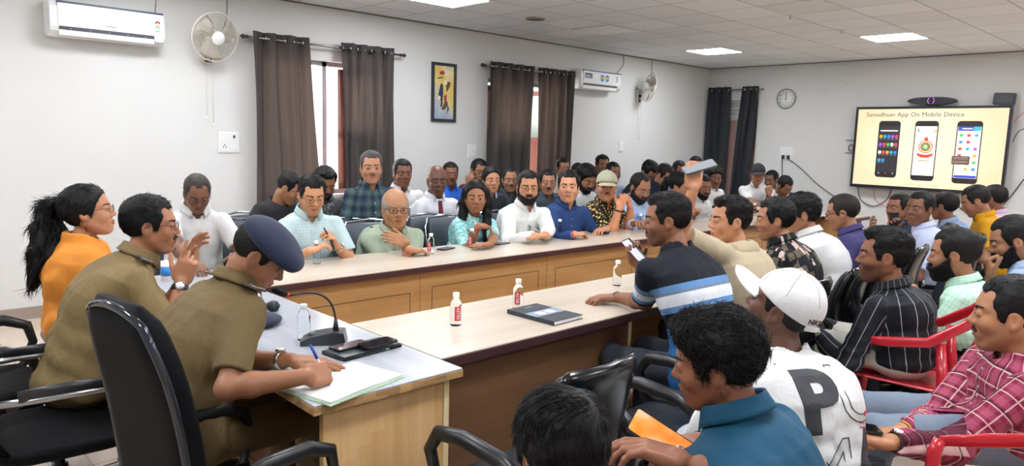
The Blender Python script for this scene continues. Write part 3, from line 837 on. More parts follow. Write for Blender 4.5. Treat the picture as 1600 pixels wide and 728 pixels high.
plate('switchboard', 2.81, 1.49, .20, .20, 'square white switchboard with socket left of the near curtains', 1)
plate('switchboard', 5.90, 1.43, .15, .17, 'small white switchboard just left of the second pair of curtains', 2)
plate('switchboard', 8.93, 1.52, .10, .16, 'small white switch plate under the far wall fan', 2)
plate('wall_socket', 5.46, 1.48, .22, .22, 'white double wall socket with two black plugs below the clock', 3, far=True)
WIRE = mat('grey_wire', '6d6a68', .5); WIREB = mat('black_wire', '2a2a2c', .5); WIREP = mat('pink_wire', 'd9728a', .5)
def cable(pts, r, m, label, name='cable'):
    P = [Vector(p) for p in pts]; out = []
    for i in range(len(P)-1):
        p0, p1, p2, p3 = P[max(i-1, 0)], P[i], P[i+1], P[min(i+2, len(P)-1)]
        for k in range(6):
            t = k/6; out.append(.5*((2*p1)+(p2-p0)*t+(2*p0-5*p1+4*p2-p3)*t*t+(3*p1-p0-3*p2+p3)*t**3))
    out.append(P[-1]); o = MB().tube(out, r, 6).build(name, m); return tag(o, label, 'cable')
cable([(2.20, W_Y-.01, 2.91), (2.19, W_Y-.02, 2.75), (2.17, W_Y-.03, 2.60)], .004, WIRE, 'thin grey wire from the ceiling down to the large air conditioner')
cable([(2.83, W_Y-.01, 2.91), (2.82, W_Y-.008, 2.70), (2.80, W_Y-.02, 2.62), (2.72, W_Y-.03, 2.42)], .004, WIRE, 'thin grey wire from the ceiling down to the nearer wall fan')
cable([(8.88, W_Y-.01, 2.91), (8.88, W_Y-.015, 2.75), (8.60, W_Y-.05, 2.55)], .005, WIRE, 'thin grey wire from the ceiling to the stickered air conditioner')
cable([(9.62, W_Y-.01, 2.91), (9.61, W_Y-.008, 2.60), (9.40, W_Y-.02, 2.38)], .004, WIRE, 'thin pale wire from the ceiling down to the far wall fan')
fp = lambda u, v, x=L_X-.02: tuple(at_x(u, v, x))
cable([fp(1222, 246), fp(1222, 265), fp(1222, 300)], .006, WIREB, 'short black cable hanging straight down from the plugs')
cable([fp(1230, 247), fp(1250, 262), fp(1280, 290), fp(1312, 312)], .006, WIREB, 'black cable sagging from the double socket towards the screen')
cable([fp(1340, 292), fp(1345, 312), fp(1365, 322), fp(1385, 312), fp(1392, 296)], .006, WIREB, 'black cable looping below the left of the screen')
cable([fp(1365, 294), fp(1368, 312), fp(1385, 322), fp(1391, 305), fp(1394, 296)], .005, WIREP, 'pink cable looping below the left of the screen')
cable([fp(1480, 300), fp(1500, 325), fp(1530, 338), fp(1565, 322), fp(1600, 280)], .007, WIREB, 'black cable looping below the right of the screen')
cable([fp(1585, 192), fp(1592, 182), fp(1606, 172)], .005, WIREP, 'pink cable running off beyond the right of the screen')
cable([fp(1582, 222), fp(1592, 205), fp(1606, 200)], .005, WIREB, 'black cable running off beyond the right of the screen')

# ---------------------------------------------------------------- curtains
def curtain_mat(name, c, tr=.35):
    s = NT(name); v = s.obj(); b_ = srgb(c); n = s.noise(s.map(v, (400, 400, 60)), 1, 2)
    col = s.mix(n, tuple(x*.8 for x in b_[:3])+(1,), tuple(x*1.15 for x in b_[:3])+(1,)); s.set(col, .8, spec=.2)
    t = s.n('BsdfTranslucent'); s.val(t.inputs[0], srgb('a4968c')); m = s.n('MixShader'); m.inputs[0].default_value = tr
    s.l(s.b.outputs[0], m.inputs[1]); s.l(t.outputs[0], m.inputs[2]); s.l(m.outputs[0], s.t.nodes['Material Output'].inputs[0]); return s.m
CUR1 = curtain_mat('curtain_brown', '55504f', .30); CUR3 = curtain_mat('curtain_charcoal', '34363b', .06)
def curtain(name, a0, a1, b0, b1, ztop, zbot, waves, m, label, group, far=False, amp=.035, seed=0):
    """hangs from a0..a1 at the rod to b0..b1 at the hem"""
    t = thing(name, label, 'curtain', (0, 0, 0), 0, group)
    off = .10
    def P(a, o, z): return (a, W_Y-off-o, z) if not far else (L_X-off-o, a, z)
    def fn(u, v):
        z = ztop+(zbot-ztop)*v; k = min(1, v*1.0); a = (a0+(a1-a0)*u)*(1-k)+(b0+(b1-b0)*u)*k
        w = math.sin(u*waves*2*PI+.6*math.sin(v*3+seed)+seed)
        o = amp*(w*(1-.15*v)+.25*math.sin(u*waves*5*PI+v*4+seed))
        return P(a+.010*math.sin(v*5+u*9), o, z)
    MB().grid(fn, int(waves*16), 26, True, .003).build('cloth', m, t)
    n = int(round(waves*2))
    for i in range(n):
        u = (i+.5)/n; a = a0+(a1-a0)*u; c = P(a, 0, ztop-.06)
        ax = Vector((1, 0, 0)) if not far else Vector((0, 1, 0))
        pts = [Vector(c)+ (Vector((0, 0, 1))*math.cos(q)+(Vector((0, 1, 0)) if not far else Vector((1, 0, 0)))*math.sin(q))*.026+ax*.014*math.sin(q) for q in np.linspace(0, 2*PI, 17)[:-1]]
        MB().tube(pts, .006, 6, closed=True).build('grommet', CHR, t)
    return t
def rod(a0, a1, z, label, far=False):
    P = (lambda a, o, zz: (a, W_Y-o, zz)) if not far else (lambda a, o, zz: (L_X-o, a, zz))
    t = thing('curtain_rod', label, 'curtain rod')
    RD = mat('rod_dark', '4a4240', .3, .6)
    MB().tube([P(a0, .10, z), P(a1, .10, z)], .012, 10).build('pole', mat('rod_steel', '8a8684', .25, .9), t)
    for a, s in ((a0, -1), (a1, 1)):
        MB().tube([P(a, .10, z), P(a+s*.02, .10, z), P(a+s*.035, .10, z), P(a+s*.06, .10, z), P(a+s*.085, .10, z)], [.013, .02, .012, .024, .006], 12).build('finial', RD, t)
        MB().tube([P(a-s*.04, .0, z), P(a-s*.04, .10, z)], .009, 8).build('rod_bracket', RD, t)
rod(2.99, 4.73, 2.50, 'dark curtain rod over the near pair of brown curtains')
curtain('curtain', 3.02, 3.60, 3.04, 3.78, 2.56, .35, 3.2, CUR1, 'left brown eyelet curtain nearest the officers, glowing with daylight', 'brown curtains of the near window', seed=.4)
curtain('curtain', 3.97, 4.66, 4.06, 4.66, 2.56, .35, 4.2, CUR1, 'right brown eyelet curtain of the near window', 'brown curtains of the near window', seed=2)
rod(6.02, 7.80, 2.50, 'dark curtain rod over the second pair of curtains')
curtain('curtain', 6.06, 6.92, 6.02, 6.86, 2.56, .35, 4.5, CUR1, 'left dark curtain of the second window right of the painting', 'dark curtains of the second window', seed=1)
curtain('curtain', 6.96, 7.66, 6.98, 7.62, 2.56, .35, 3.8, CUR1, 'right dark curtain of the second window beside the stickered air conditioner', 'dark curtains of the second window', seed=3)
rod(6.90, 5.98, 2.53, 'short dark curtain rod above the far wall doorway', True)
curtain('curtain', 6.90, 6.50, 6.92, 6.52, 2.58, .12, 2.6, CUR3, 'left charcoal curtain of the far doorway next to the corner', 'charcoal curtains of the far doorway', True, seed=1)
curtain('curtain', 6.26, 5.99, 6.42, 6.12, 2.58, .12, 2.4, CUR3, 'right charcoal curtain of the far doorway nearer the clock', 'charcoal curtains of the far doorway', True, seed=2)

# ---------------------------------------------------------------- framed painting: an invented figure in the same colours
t = thing('framed_painting', 'tall narrow abstract painting in a black frame between the two windows', 'painting', (5.43, W_Y, 2.13), 0)
w, h = .37, .70; b = MB()
for a in ((-w/2, w/2, h/2-.035, h/2), (-w/2, w/2, -h/2, -h/2+.035), (-w/2, -w/2+.035, -h/2+.035, h/2-.035), (w/2-.035, w/2, -h/2+.035, h/2-.035)): b.box(a[0], a[1], -.03, -.003, a[2], a[3], bev=.003)
b.build('frame', mat('frame_black', '23262c', .35), t)
s_ = NT('canvas_paint'); v_ = s_.obj(); x_ = s_.xyz(v_); nn_ = s_.noise(v_, 4, 4, .6, .5)
f1 = s_.math('ADD', s_.math('MULTIPLY', x_[2], 1.1), s_.math('ADD', s_.math('MULTIPLY', x_[0], 1.0), s_.math('MULTIPLY', nn_, .9)))
s_.set(s_.ramp(f1, [(.0, '8fa0b8'), (.28, 'a9b4bc'), (.42, 'e0c878'), (.62, 'd9b860'), (.8, 'e6d9a0'), (.95, 'b8c4bc')]), .5)
cv = MB().box(-w/2+.034, w/2-.034, -.014, -.006, -h/2+.034, h/2-.034).build('canvas', s_.m, t)
def shp(poly, m, y): MB().prism(poly, 0, .0008, M=TR(0, y, 0) @ ONL).build('painted_shape', m, cv)
PNV = mat('paint_navy', '2c3354', .5); PRD = mat('paint_red', 'a03a3c', .5); PYL = mat('paint_gold', 'd8c060', .5); PBR = mat('paint_umber', '5c4a38', .5); PCR = mat('paint_cream', 'e4dcb8', .5); PBK = mat('paint_black', '2a2826', .5)
shp([(-.05, .10), (-.02, .10), (0, -.02), (-.02, -.16), (-.05, -.18), (-.045, -.10), (-.09, -.06)], PNV, -.0142)
shp([(-.02, .16), (.05, .15), (.06, .10), (.02, .0), (.015, -.16), (-.02, -.14), (-.01, .0)], PYL, -.0150)
shp([(.03, .13), (.10, .13), (.09, .08), (.04, .0)], PBR, -.0158)
shp([(-.07, .24), (-.02, .26), (.01, .24), (.0, .21), (-.06, .21)], PRD, -.0150); shp([(0, .23), (.05, .26), (.09, .24), (.06, .21), (.02, .20)], PCR, -.0158)
shp([(-.10, .17), (-.02, .185), (-.02, .172), (-.09, .158)], PBK, -.0150); shp([(.0, -.04), (.04, -.02), (.045, -.12), (.01, -.13)], PRD, -.0166)
shp([(.02, -.10), (.06, -.11), (.06, -.16), (-.0, -.21), (-.04, -.20)], PBR, -.0174); shp([(.06, -.15), (.08, -.19), (.05, -.25), (.055, -.2)], PBK, -.0158)
shp([(.02+.028*math.cos(a), .12+.032*math.sin(a)) for a in np.linspace(0, 2*PI, 16)[:-1]], PCR, -.0182); shp([(-.07+.02*math.cos(a), -.065+.025*math.sin(a)) for a in np.linspace(0, 2*PI, 14)[:-1]], PCR, -.0166)

# ---------------------------------------------------------------- wall clock
t = thing('wall_clock', 'round wall clock with a silver rim showing twelve, left of the screen', 'clock'); t.matrix_world = TR(L_X, 5.535, 2.365) @ ONF
MB().lathe([(.0, .0), (.150, .0), (.163, .012), (.163, .028), (.150, .036), (.143, .030), (.143, .018)], 40).build('rim', mat('clock_rim', '9da39c', .3, .6), t)
MB().lathe([(0, .0175), (.1435, .0175), (.1435, .019), (0, .019)], 40).build('dial', mat('clock_dial', 'e4e6de', .5), t)
for k in range(12):
    a = PI/2-k*PI/6; r = .112
    text_mb('numeral', str(k if k else 12), .036, BLKP, t, TR(r*math.cos(a), r*math.sin(a), .0195), bold=.0008)
MB().box(-.0045, .0045, -.02, .075, .021, .0225).build('hour_hand', BLKP, t); MB().box(-.0028, .0028, -.025, .108, .0235, .0248, M=Matrix.Rotation(.03, 4, 'Z')).build('minute_hand', BLKP, t)
MB().lathe([(.008, .02), (.008, .027), (0, .028)], 12).build('hub', BLKP, t)
# ---------------------------------------------------------------- wall screen with its slide
t = thing('wall_screen', 'large wall mounted screen showing three phones on a cream slide', 'screen'); t.matrix_world = TR(L_X-.12, 3.365, 1.615) @ ONF
SW, SH = 1.97, 1.19
b = MB()
for a in ((-SW/2, SW/2, SH/2-.035, SH/2), (-SW/2, SW/2, -SH/2, -SH/2+.045), (-SW/2, -SW/2+.032, -SH/2+.045, SH/2-.035), (SW/2-.032, SW/2, -SH/2+.045, SH/2-.035)): b.box(a[0], a[1], a[2], a[3], -.02, .05, bev=.006)
b.box(-SW/2+.03, SW/2-.03, -SH/2+.03, SH/2-.03, -.05, .01); b.build('bezel', mat('screen_bezel', '2b2f38', .3, .3), t)
MB().box(-.35, .35, -.25, .25, -.115, -.05).build('wall_mount', DARK, t)
def em(name, c, e): return mat(name, c, .3, emis=c, estr=e)
s_ = NT('slide_cream'); v_ = s_.obj(); g_ = s_.n('VectorMath', operation='LENGTH'); s_.l(s_.map(v_, (1.0, 1.3, 1)), g_.inputs[0])
cc_ = s_.ramp(g_.outputs['Value'], [(0, 'fff6d8'), (.6, 'fff0cc'), (1.0, 'ffe0b4')]); s_.set(srgb('201c18'), .2); s_.set(emis=cc_, estr=1.02)
PW, PH = SW-.064, SH-.080
dsp = MB().box(-PW/2, PW/2, -PH/2+.005, PH/2+.005, .012, .030).build('display', s_.m, t)
def X(u): return (u-1456.5)/(1578-1349)*PW*1.0      # slide x from photo columns along the mid line
def rrect(x0, x1, y0, y1, r, n=5):
    P = []
    for cx, cy, a0 in ((x1-r, y1-r, 0), (x0+r, y1-r, PI/2), (x0+r, y0+r, PI), (x1-r, y0+r, 3*PI/2)):
        P += [(cx+r*math.cos(a0+PI/2*k/n), cy+r*math.sin(a0+PI/2*k/n)) for k in range(n+1)]
    return P
def flat(name, poly, m, parent, z): return MB().prism(poly, z, z+.0012, M=None).build(name, m, parent)
Z0 = .0305
text_mb('slide_title', 'Samadhaan App On Mobile Device', .088, em('ink', '4b3c4c', .30), t, TR(-.84, .478, Z0), 'LEFT', spacing=1.03)
text_mb('slide_footer', 'Samadhaan App On Mobile', .042, em('ink_pale', 'b8a890', .7), t, TR(-.02, -.510, Z0))
pk = em('phone_black', '2e2a2c', .12); sc_d = em('phone_screen_dark', '3c3a3e', .18); sc_c = em('phone_screen_cream', 'fff0d4', .95); sc_b = em('phone_bar_blue', '3e4aa8', .7)
cols = [em('icon_%d' % i, c, .8) for i, c in enumerate(('e8483c', '3a7be0', '3cae4c', 'f09a30', '9a4ae0', 'f0f0f0', '2a9ac8', 'd83a68'))]
def phone(cx, cy, w, h, scr):
    p = flat('phone_picture', rrect(cx-w/2, cx+w/2, cy-h/2, cy+h/2, .045), pk, t, Z0)
    flat('phone_screen', rrect(cx-w/2+.014, cx+w/2-.014, cy-h/2+.075, cy+h/2-.075, .006), scr, p, Z0+.0013); return p
k = 0
p1 = phone(-.50, -.02, .295, .82, sc_d)
flat('search_bar', rrect(-.62, -.38, .24, .255, .006), cols[5], p1, Z0+.0027)
for r in range(4):
    for c in range(5 if r < 3 else 2):
        x = -.605+c*.053; y = .165-r*.115; k += 1; m_ = cols[(k*3+r*2) % 8]
        flat('app_icon', rrect(x-.019, x+.019, y-.022, y+.022, .012), m_, p1, Z0+.0027); flat('icon_caption', rrect(x-.017, x+.017, y-.040, y-.034, .002), em('cap_grey', '9a9a9a', .5), p1, Z0+.0027)
for i in range(3): flat('nav_mark', rrect(-.60+i*.095, -.585+i*.095, -.375, -.360, .005), cols[0 if i == 1 else 5], p1, Z0+.0027)
p2 = phone(-.01, -.03, .30, .84, sc_c)
flat('corner_mark', rrect(-.12, -.10, .235, .275, .004), em('dkgreen', '406050', .5), p2, Z0+.0027); flat('corner_mark', rrect(.085, .125, .235, .26, .004), cols[3], p2, Z0+.0027)
def disc(cx, cy, r, r2=None, n=28):
    if r2 is None: return [(cx+r*math.cos(a), cy+r*math.sin(a)) for a in np.linspace(0, 2*PI, n+1)[:-1]]
# police style crest: red ring, green centre, ribbon below and a lion mark above
erd = em('crest_red', 'd0402c', .85); egr = em('crest_green', '5a8a50', .8); ecr = em('crest_cream', 'f4e0b8', .9)
flat('crest_ring', disc(0, .03, .092), erd, p2, Z0+.0027); flat('crest_gap', disc(0, .03, .078), ecr, p2, Z0+.0040); flat('crest_band', disc(0, .03, .066), erd, p2, Z0+.0053); flat('crest_centre', disc(0, .03, .054), egr, p2, Z0+.0066)
flat('crest_wheel', disc(0, .03, .024), ecr, p2, Z0+.0079); flat('crest_hub', disc(0, .03, .012), egr, p2, Z0+.0092)
flat('crest_top', [(-.022, .120), (.022, .120), (.030, .150), (.012, .150), (.012, .172), (-.012, .172), (-.012, .150), (-.030, .150)], erd, p2, Z0+.0027)
flat('crest_ribbon', [(-.105, -.055), (-.06, -.075), (0, -.082), (.06, -.075), (.105, -.055), (.10, -.095), (.05, -.122), (0, -.128), (-.05, -.122), (-.10, -.095)], erd, p2, Z0+.0040)
for w_, y_, c2_ in ((.035, -.165, '806a60'), (.030, -.165, '806a60'), (.032, -.195, 'a08a78')): flat('caption_line', rrect(-w_*1.0-(.045 if w_ == .035 else 0), w_-(.045 if w_ == .035 else -.045 if w_ == .030 else 0), y_-.006, y_+.006, .003), em('cap_'+c2_, c2_, .6), p2, Z0+.003)
p3 = phone(.52, -.035, .305, .85, sc_c)
flat('title_bar', rrect(.385, .655, .255, .315, .003), sc_b, p3, Z0+.0030); flat('title_bar_end', rrect(.57, .655, .255, .315, .003), em('bar_teal', '3aa0b8', .8), p3, Z0+.0044)
flat('bar_title', rrect(.435, .56, .279, .291, .003), em('bar_white', 'e8e8ff', .9), p3, Z0+.006); flat('bottom_bar', rrect(.385, .655, -.382, -.345, .003), sc_b, p3, Z0+.0030)
for r in range(6):
    for c in range(3):
        x = .430+c*.09; y = .195-r*.092; k += 1
        flat('app_icon', rrect(x-.022, x+.022, y-.018, y+.022, .010), cols[(k*5+c) % 8], p3, Z0+.0030); flat('icon_caption', rrect(x-.026, x+.026, y-.034, y-.028, .002), em('cap_grey', '9a9a9a', .5), p3, Z0+.0030)
pp = flat('popup_note', rrect(.345, .56, -.20, -.085, .004), em('popup_brown', '5c4438', .35), p3, Z0+.0110)
for y in (-.105, -.125, -.155, -.175): flat('note_line', rrect(.355, .54, y-.003, y+.003, .001), em('note_ink', 'b8a898', .6), pp, Z0+.0124)
# ---------------------------------------------------------------- on and around the screen
t = thing('video_bar', 'long dark video conference bar with a purple lit camera above the screen', 'video bar'); t.matrix_world = TR(L_X-.09, 3.36, 2.285) @ ONF
MB().prism([(x, .052*max(0, 1-(abs(x)/.31)**3.2)**.6) for x in np.linspace(-.31, .31, 31)]+[(x, -.048*max(0, 1-(abs(x)/.31)**3.2)**.6) for x in np.linspace(.305, -.305, 30)], -.05, .05).build('housing', mat('bar_fabric', '34343c', .6), t)
MB().tube([(.055*math.cos(a)*.8, .040*math.sin(a), .052) for a in np.linspace(.5, PI-.5, 10)], .004, 6).build('light_arc', em('purple_glow', 'b868e0', 1.2), t).rotation_euler = (0, 0, PI/2)
MB().tube([(.055*math.cos(a)*.8, .040*math.sin(a), .052) for a in np.linspace(PI+.5, 2*PI-.5, 10)], .004, 6).build('light_arc', em('purple_glow', 'b868e0', 1.2), t).rotation_euler = (0, 0, PI/2)
MB().lathe([(.026, .05), (.024, .058), (.012, .06), (0, .056)], 20).build('lens', mat('lens_black', '0c0c10', .08), t)
MB().box(-.06, .06, -.075, -.04, -.03, .02, bev=.006).build('stand', DARK, t)
t = thing('router_box', 'dark rounded router box standing on the right top edge of the screen', 'router'); t.matrix_world = TR(L_X-.08, 2.50, 2.295) @ ONF @ Matrix.Rotation(-.04, 4, 'Z')
MB().prism(rrect(-.125, .125, -.080, .080, .022), -.015, .015).build('case', mat('router_black', '3b3d42', .5), t)
MB().prism(rrect(-.09, .09, -.05, .05, .012), .015, .018).build('face_panel', mat('router_face', '45474c', .4), t)
MB().box(-.05, .05, -.095, -.078, -.03, .03).build('stand', DARK, t)
# small wall bracket left of the screen
t = thing('wall_bracket', 'small dark ring bracket on the wall at the left edge of the screen', 'bracket'); t.matrix_world = TR(L_X-.004, 4.44, 1.60) @ ONF
MB().tube([(.035*math.cos(a), .05*math.sin(a), .012) for a in np.linspace(0, 2*PI, 20)[:-1]], .006, 6, closed=True).build('ring', DARK, t)
for y in (.12, .105, -.07, -.085): MB().box(-.09, .03, y-.003, y+.003, 0, .01).build('bar', mat('bracket_grey', '77777a', .4, .6), t)

# ---------------------------------------------------------------- tables
TOP = wood('laminate_top', 'b3a491', 'c4b6a4', 'd0c4b4', ax=0, scale=.55, rough=.28, coat=.2)
TOPD = wood('desk_top_grey', '979aa2', 'a8abb2', 'b8bbc1', ax=1, scale=.8, rough=.30, coat=.2)
PANL = wood('panel_oak', 'ac7f4c', 'bb8f5a', 'c9a26e', ax=0, rough=.4, block=.35)
PINE = wood('end_pine', 'b98c54', 'cda671', 'dcbb8a', ax=2, rough=.45, block=.5, stave=(.5, .055))
DKW = wood('panel_brown', '5f4028', '6b4a30', '76553a', ax=0, scale=.7, rough=.4, block=.12)
EDGE = mat('edge_burgundy', '43282c', .35); EDGR = wood('worn_edge', '6a4a30', 'a88050', 'c09a68', ax=0, scale=3, rough=.6, block=.9, stave=(.05, .03))
GRV = mat('groove_dark', '3a2a20', .7); PALE = wood('batten_pale', 'c8b080', 'd8c496', 'e2d0a8', ax=2, rough=.5)
TZ = .75
def rtable():
    t = thing('conference_table', 'long laminate topped table running away on the right of the gap, notebook on it', 'table', (0, 0, 0))
    x1 = 7.6
    MB().box(1.655, x1, 2.115, 2.775, TZ-.006, TZ, bev=.002).build('tabletop', TOP, t)
    e = MB().box(1.652, x1+.003, 2.112, 2.778, TZ-.045, TZ-.0062, bev=.004).build('edge_band', EDGE, t)
    MB().box(1.70, 2.93, 2.185, 2.205, .0, TZ-.046).build('outer_panel', DKW, t)
    MB().box(2.93, 2.955, 2.180, 2.23, .0, TZ-.046).build('corner_batten', PALE, t)
    MB().box(1.70, x1, 2.70, 2.72, .06, TZ-.046).build('inner_panel', PANL, t)
    for x in (1.70, 2.94, 4.2, 5.4, 6.5, 7.55): MB().box(x, x+.02, 2.235, 2.69, .0, TZ-.047).build('upright_panel', DKW, t)
    return t
rtable()
def ftable():
    t = thing('conference_table', 'long laminate topped table along the left side with grooved oak front panels', 'table', (0, 0, 0))
    x1 = 8.9; y0, y1 = 3.752, 4.40
    MB().box(1.655, x1, y0, y1, TZ-.006, TZ, bev=.002).build('tabletop', TOP, t)
    MB().box(1.652, x1+.003, y0-.003, y1+.003, TZ-.045, TZ-.0062, bev=.004).build('edge_band', EDGE, t)
    MB().box(1.66, x1-.02, 3.83, 3.85, .0, TZ-.046).build('front_panel', PANL, t)
    xs = [1.66, 2.81, 4.04, 5.24, 6.44, 7.64, 8.86]
    for a, c in zip(xs, xs[1:]):
        gx0, gx1, gz0, gz1 = (a+.10, c-.09, .10, .585) if a > 1.7 else (a-.0, c-.08, .10, .565)
        b = MB(); w = .004
        for q in ((gx0, gx1, gz1-w, gz1), (gx0, gx1, gz0, gz0+w), (gx0, gx0+w, gz0, gz1), (gx1-w, gx1, gz0, gz1)): b.box(q[0], q[1], 3.8285, 3.831, q[2], q[3])
        b.build('groove', GRV, t)
    for x in xs[1:-1]: MB().box(x-.0015, x+.0015, 3.8288, 3.831, 0, TZ-.046).build('joint', mat('joint_line', '7c5836', .6), t)
    for x in xs: MB().box(x-.01 if x < 8 else x-.02, x+.01 if x < 8 else x, 3.852, 4.32, .0, TZ-.046).build('upright_panel', DKW, t)
    return t
ftable()
t = thing('head_desk', 'grey topped head desk with pine end panel where the officers sit', 'desk', (0, 0, 0))
MB().box(1.045, 1.648, 1.975, 4.40, TZ-.006, TZ, bev=.002).build('desktop', TOPD, t)
MB().box(1.043, 1.650, 1.973, 4.402, TZ-.034, TZ-.0062, bev=.003).build('edge_band', EDGR, t)
MB().box(1.10, 1.592, 2.02, 2.045, .0, TZ-.035).build('end_panel', PINE, t)
MB().box(1.594, 1.618, 2.015, 2.06, .0, TZ-.035).build('corner_batten', PALE, t)
MB().box(1.59, 1.61, 2.06, 4.38, .0, TZ-.035).build('front_panel', PANL, t)
MB().box(1.10, 1.592, 4.34, 4.365, .0, TZ-.035).build('end_panel', PINE, t)
# cross table at the far end of the hall
t = thing('conference_table', 'short laminate table across the far end where the man in the dark cap sits', 'table')
MB().box(8.92, 9.50, 3.4, 5.9, TZ-.006, TZ, bev=.002).build('tabletop', TOP, t); MB().box(8.917, 9.503, 3.397, 5.903, TZ-.045, TZ-.0062, bev=.004).build('edge_band', EDGE, t)
MB().box(9.00, 9.02, 3.45, 5.85, 0, TZ-.046).build('front_panel', PANL, t)
for y in (3.47, 5.81): MB().box(9.03, 9.42, y, y+.02, 0, TZ-.046).build('upright_panel', DKW, t)
# ---------------------------------------------------------------- people
_C = {}
def cached(key, fn):
    if key not in _C: _C[key] = fn()
    return _C[key]
def hair_mesh(key, f, h, lo=(-.16, -.13, -.15), hi=(.15, .13, .18), tuft=None):
    def mk():
        V, Q = mesh_sdf(f, lo, hi, h)
        if tuft and len(V):
            N = vnormals(V, Q); tv, tq = tufts(V, N, **tuft); Q = np.concatenate([Q, tq+len(V)]); V = np.concatenate([V, tv])
        me = np_mesh('hair', V, Q); me.polygons.foreach_set('use_smooth', np.ones(len(me.polygons), bool)); return me
    return cached(key, mk)
def eye_mesh(near=0):
    """almond of eyeball showing between the lids, with iris and lash line"""
    def mk():
        R = .0154 if near else .0158; b = MB(); nu, nv = 28, 16
        P = []
        for i in range(nu+1):
            u = -1+2*i/nu; c = max(0, 1-u*u)**.62
            for j in range(nv+1):
                v = -1+2*j/nv; y = .0126*u; z = (.0045*c if v > 0 else .0038*c)*v-.0006
                P.append((math.sqrt(max(1e-8, R*R-y*y-z*z)), y, z))
        F = [(i*(nv+1)+j, (i+1)*(nv+1)+j, (i+1)*(nv+1)+j+1, i*(nv+1)+j+1) for i in range(nu) for j in range(nv)]
        me = bpy.data.meshes.new('eye'); me.from_pydata(P, [], F)
        for m in (EYE_W, EYE_I, EYE_L): me.materials.append(m)
        mi = []
        for f in F:
            c = np.mean([P[k] for k in f], 0); j = f[0] % (nv+1)
            mi.append(2 if j >= nv-2 else (1 if math.hypot(c[1], c[2]-.0003) < .0058 else 0))
        me.polygons.foreach_set('material_index', mi); me.polygons.foreach_set('use_smooth', [True]*len(F)); me.update()
        return me
    return cached('eye%d' % (near > 0), mk)
def lip_mat(c):
    b = srgb(c); k = 'lip_'+c
    if k not in MATS:
        s = NT(k); s.set((min(1, b[0]*.78), b[1]*.50, b[2]*.52, 1), .45); MATS[k] = s.m
    return MATS[k]
def specs_mesh(kind='thin', half=False):
    def mk():
        b = MB(); r = .0011 if kind == 'thin' else .0019
        for s in (-1, 1):
            pts = []
            for k in range(20):
                a = 2*PI*k/20; cy, sz = math.cos(a), math.sin(a)
                y = .024*np.sign(cy)*abs(cy)**.75; z = .0165*np.sign(sz)*abs(sz)**.75
                pts.append((.104-.10*(abs(y+.031*1.0)*0)-.006*((y+.0)/.024*s+1)*.9, s*.0335+y, .002+z))
            b.tube(pts, r, 6, closed=True)
            b.tube([(.094, s*.058, .008), (.06, s*.077, .009), (0, s*.083, .006), (-.018, s*.082, -.006)], r, 6)
        b.tube([(.103, -.011, .004), (.106, 0, .007), (.103, .011, .004)], r, 6)
        return b
    return cached('specs'+kind, mk)
CLOTH_N = [0]; PEOPLE = []
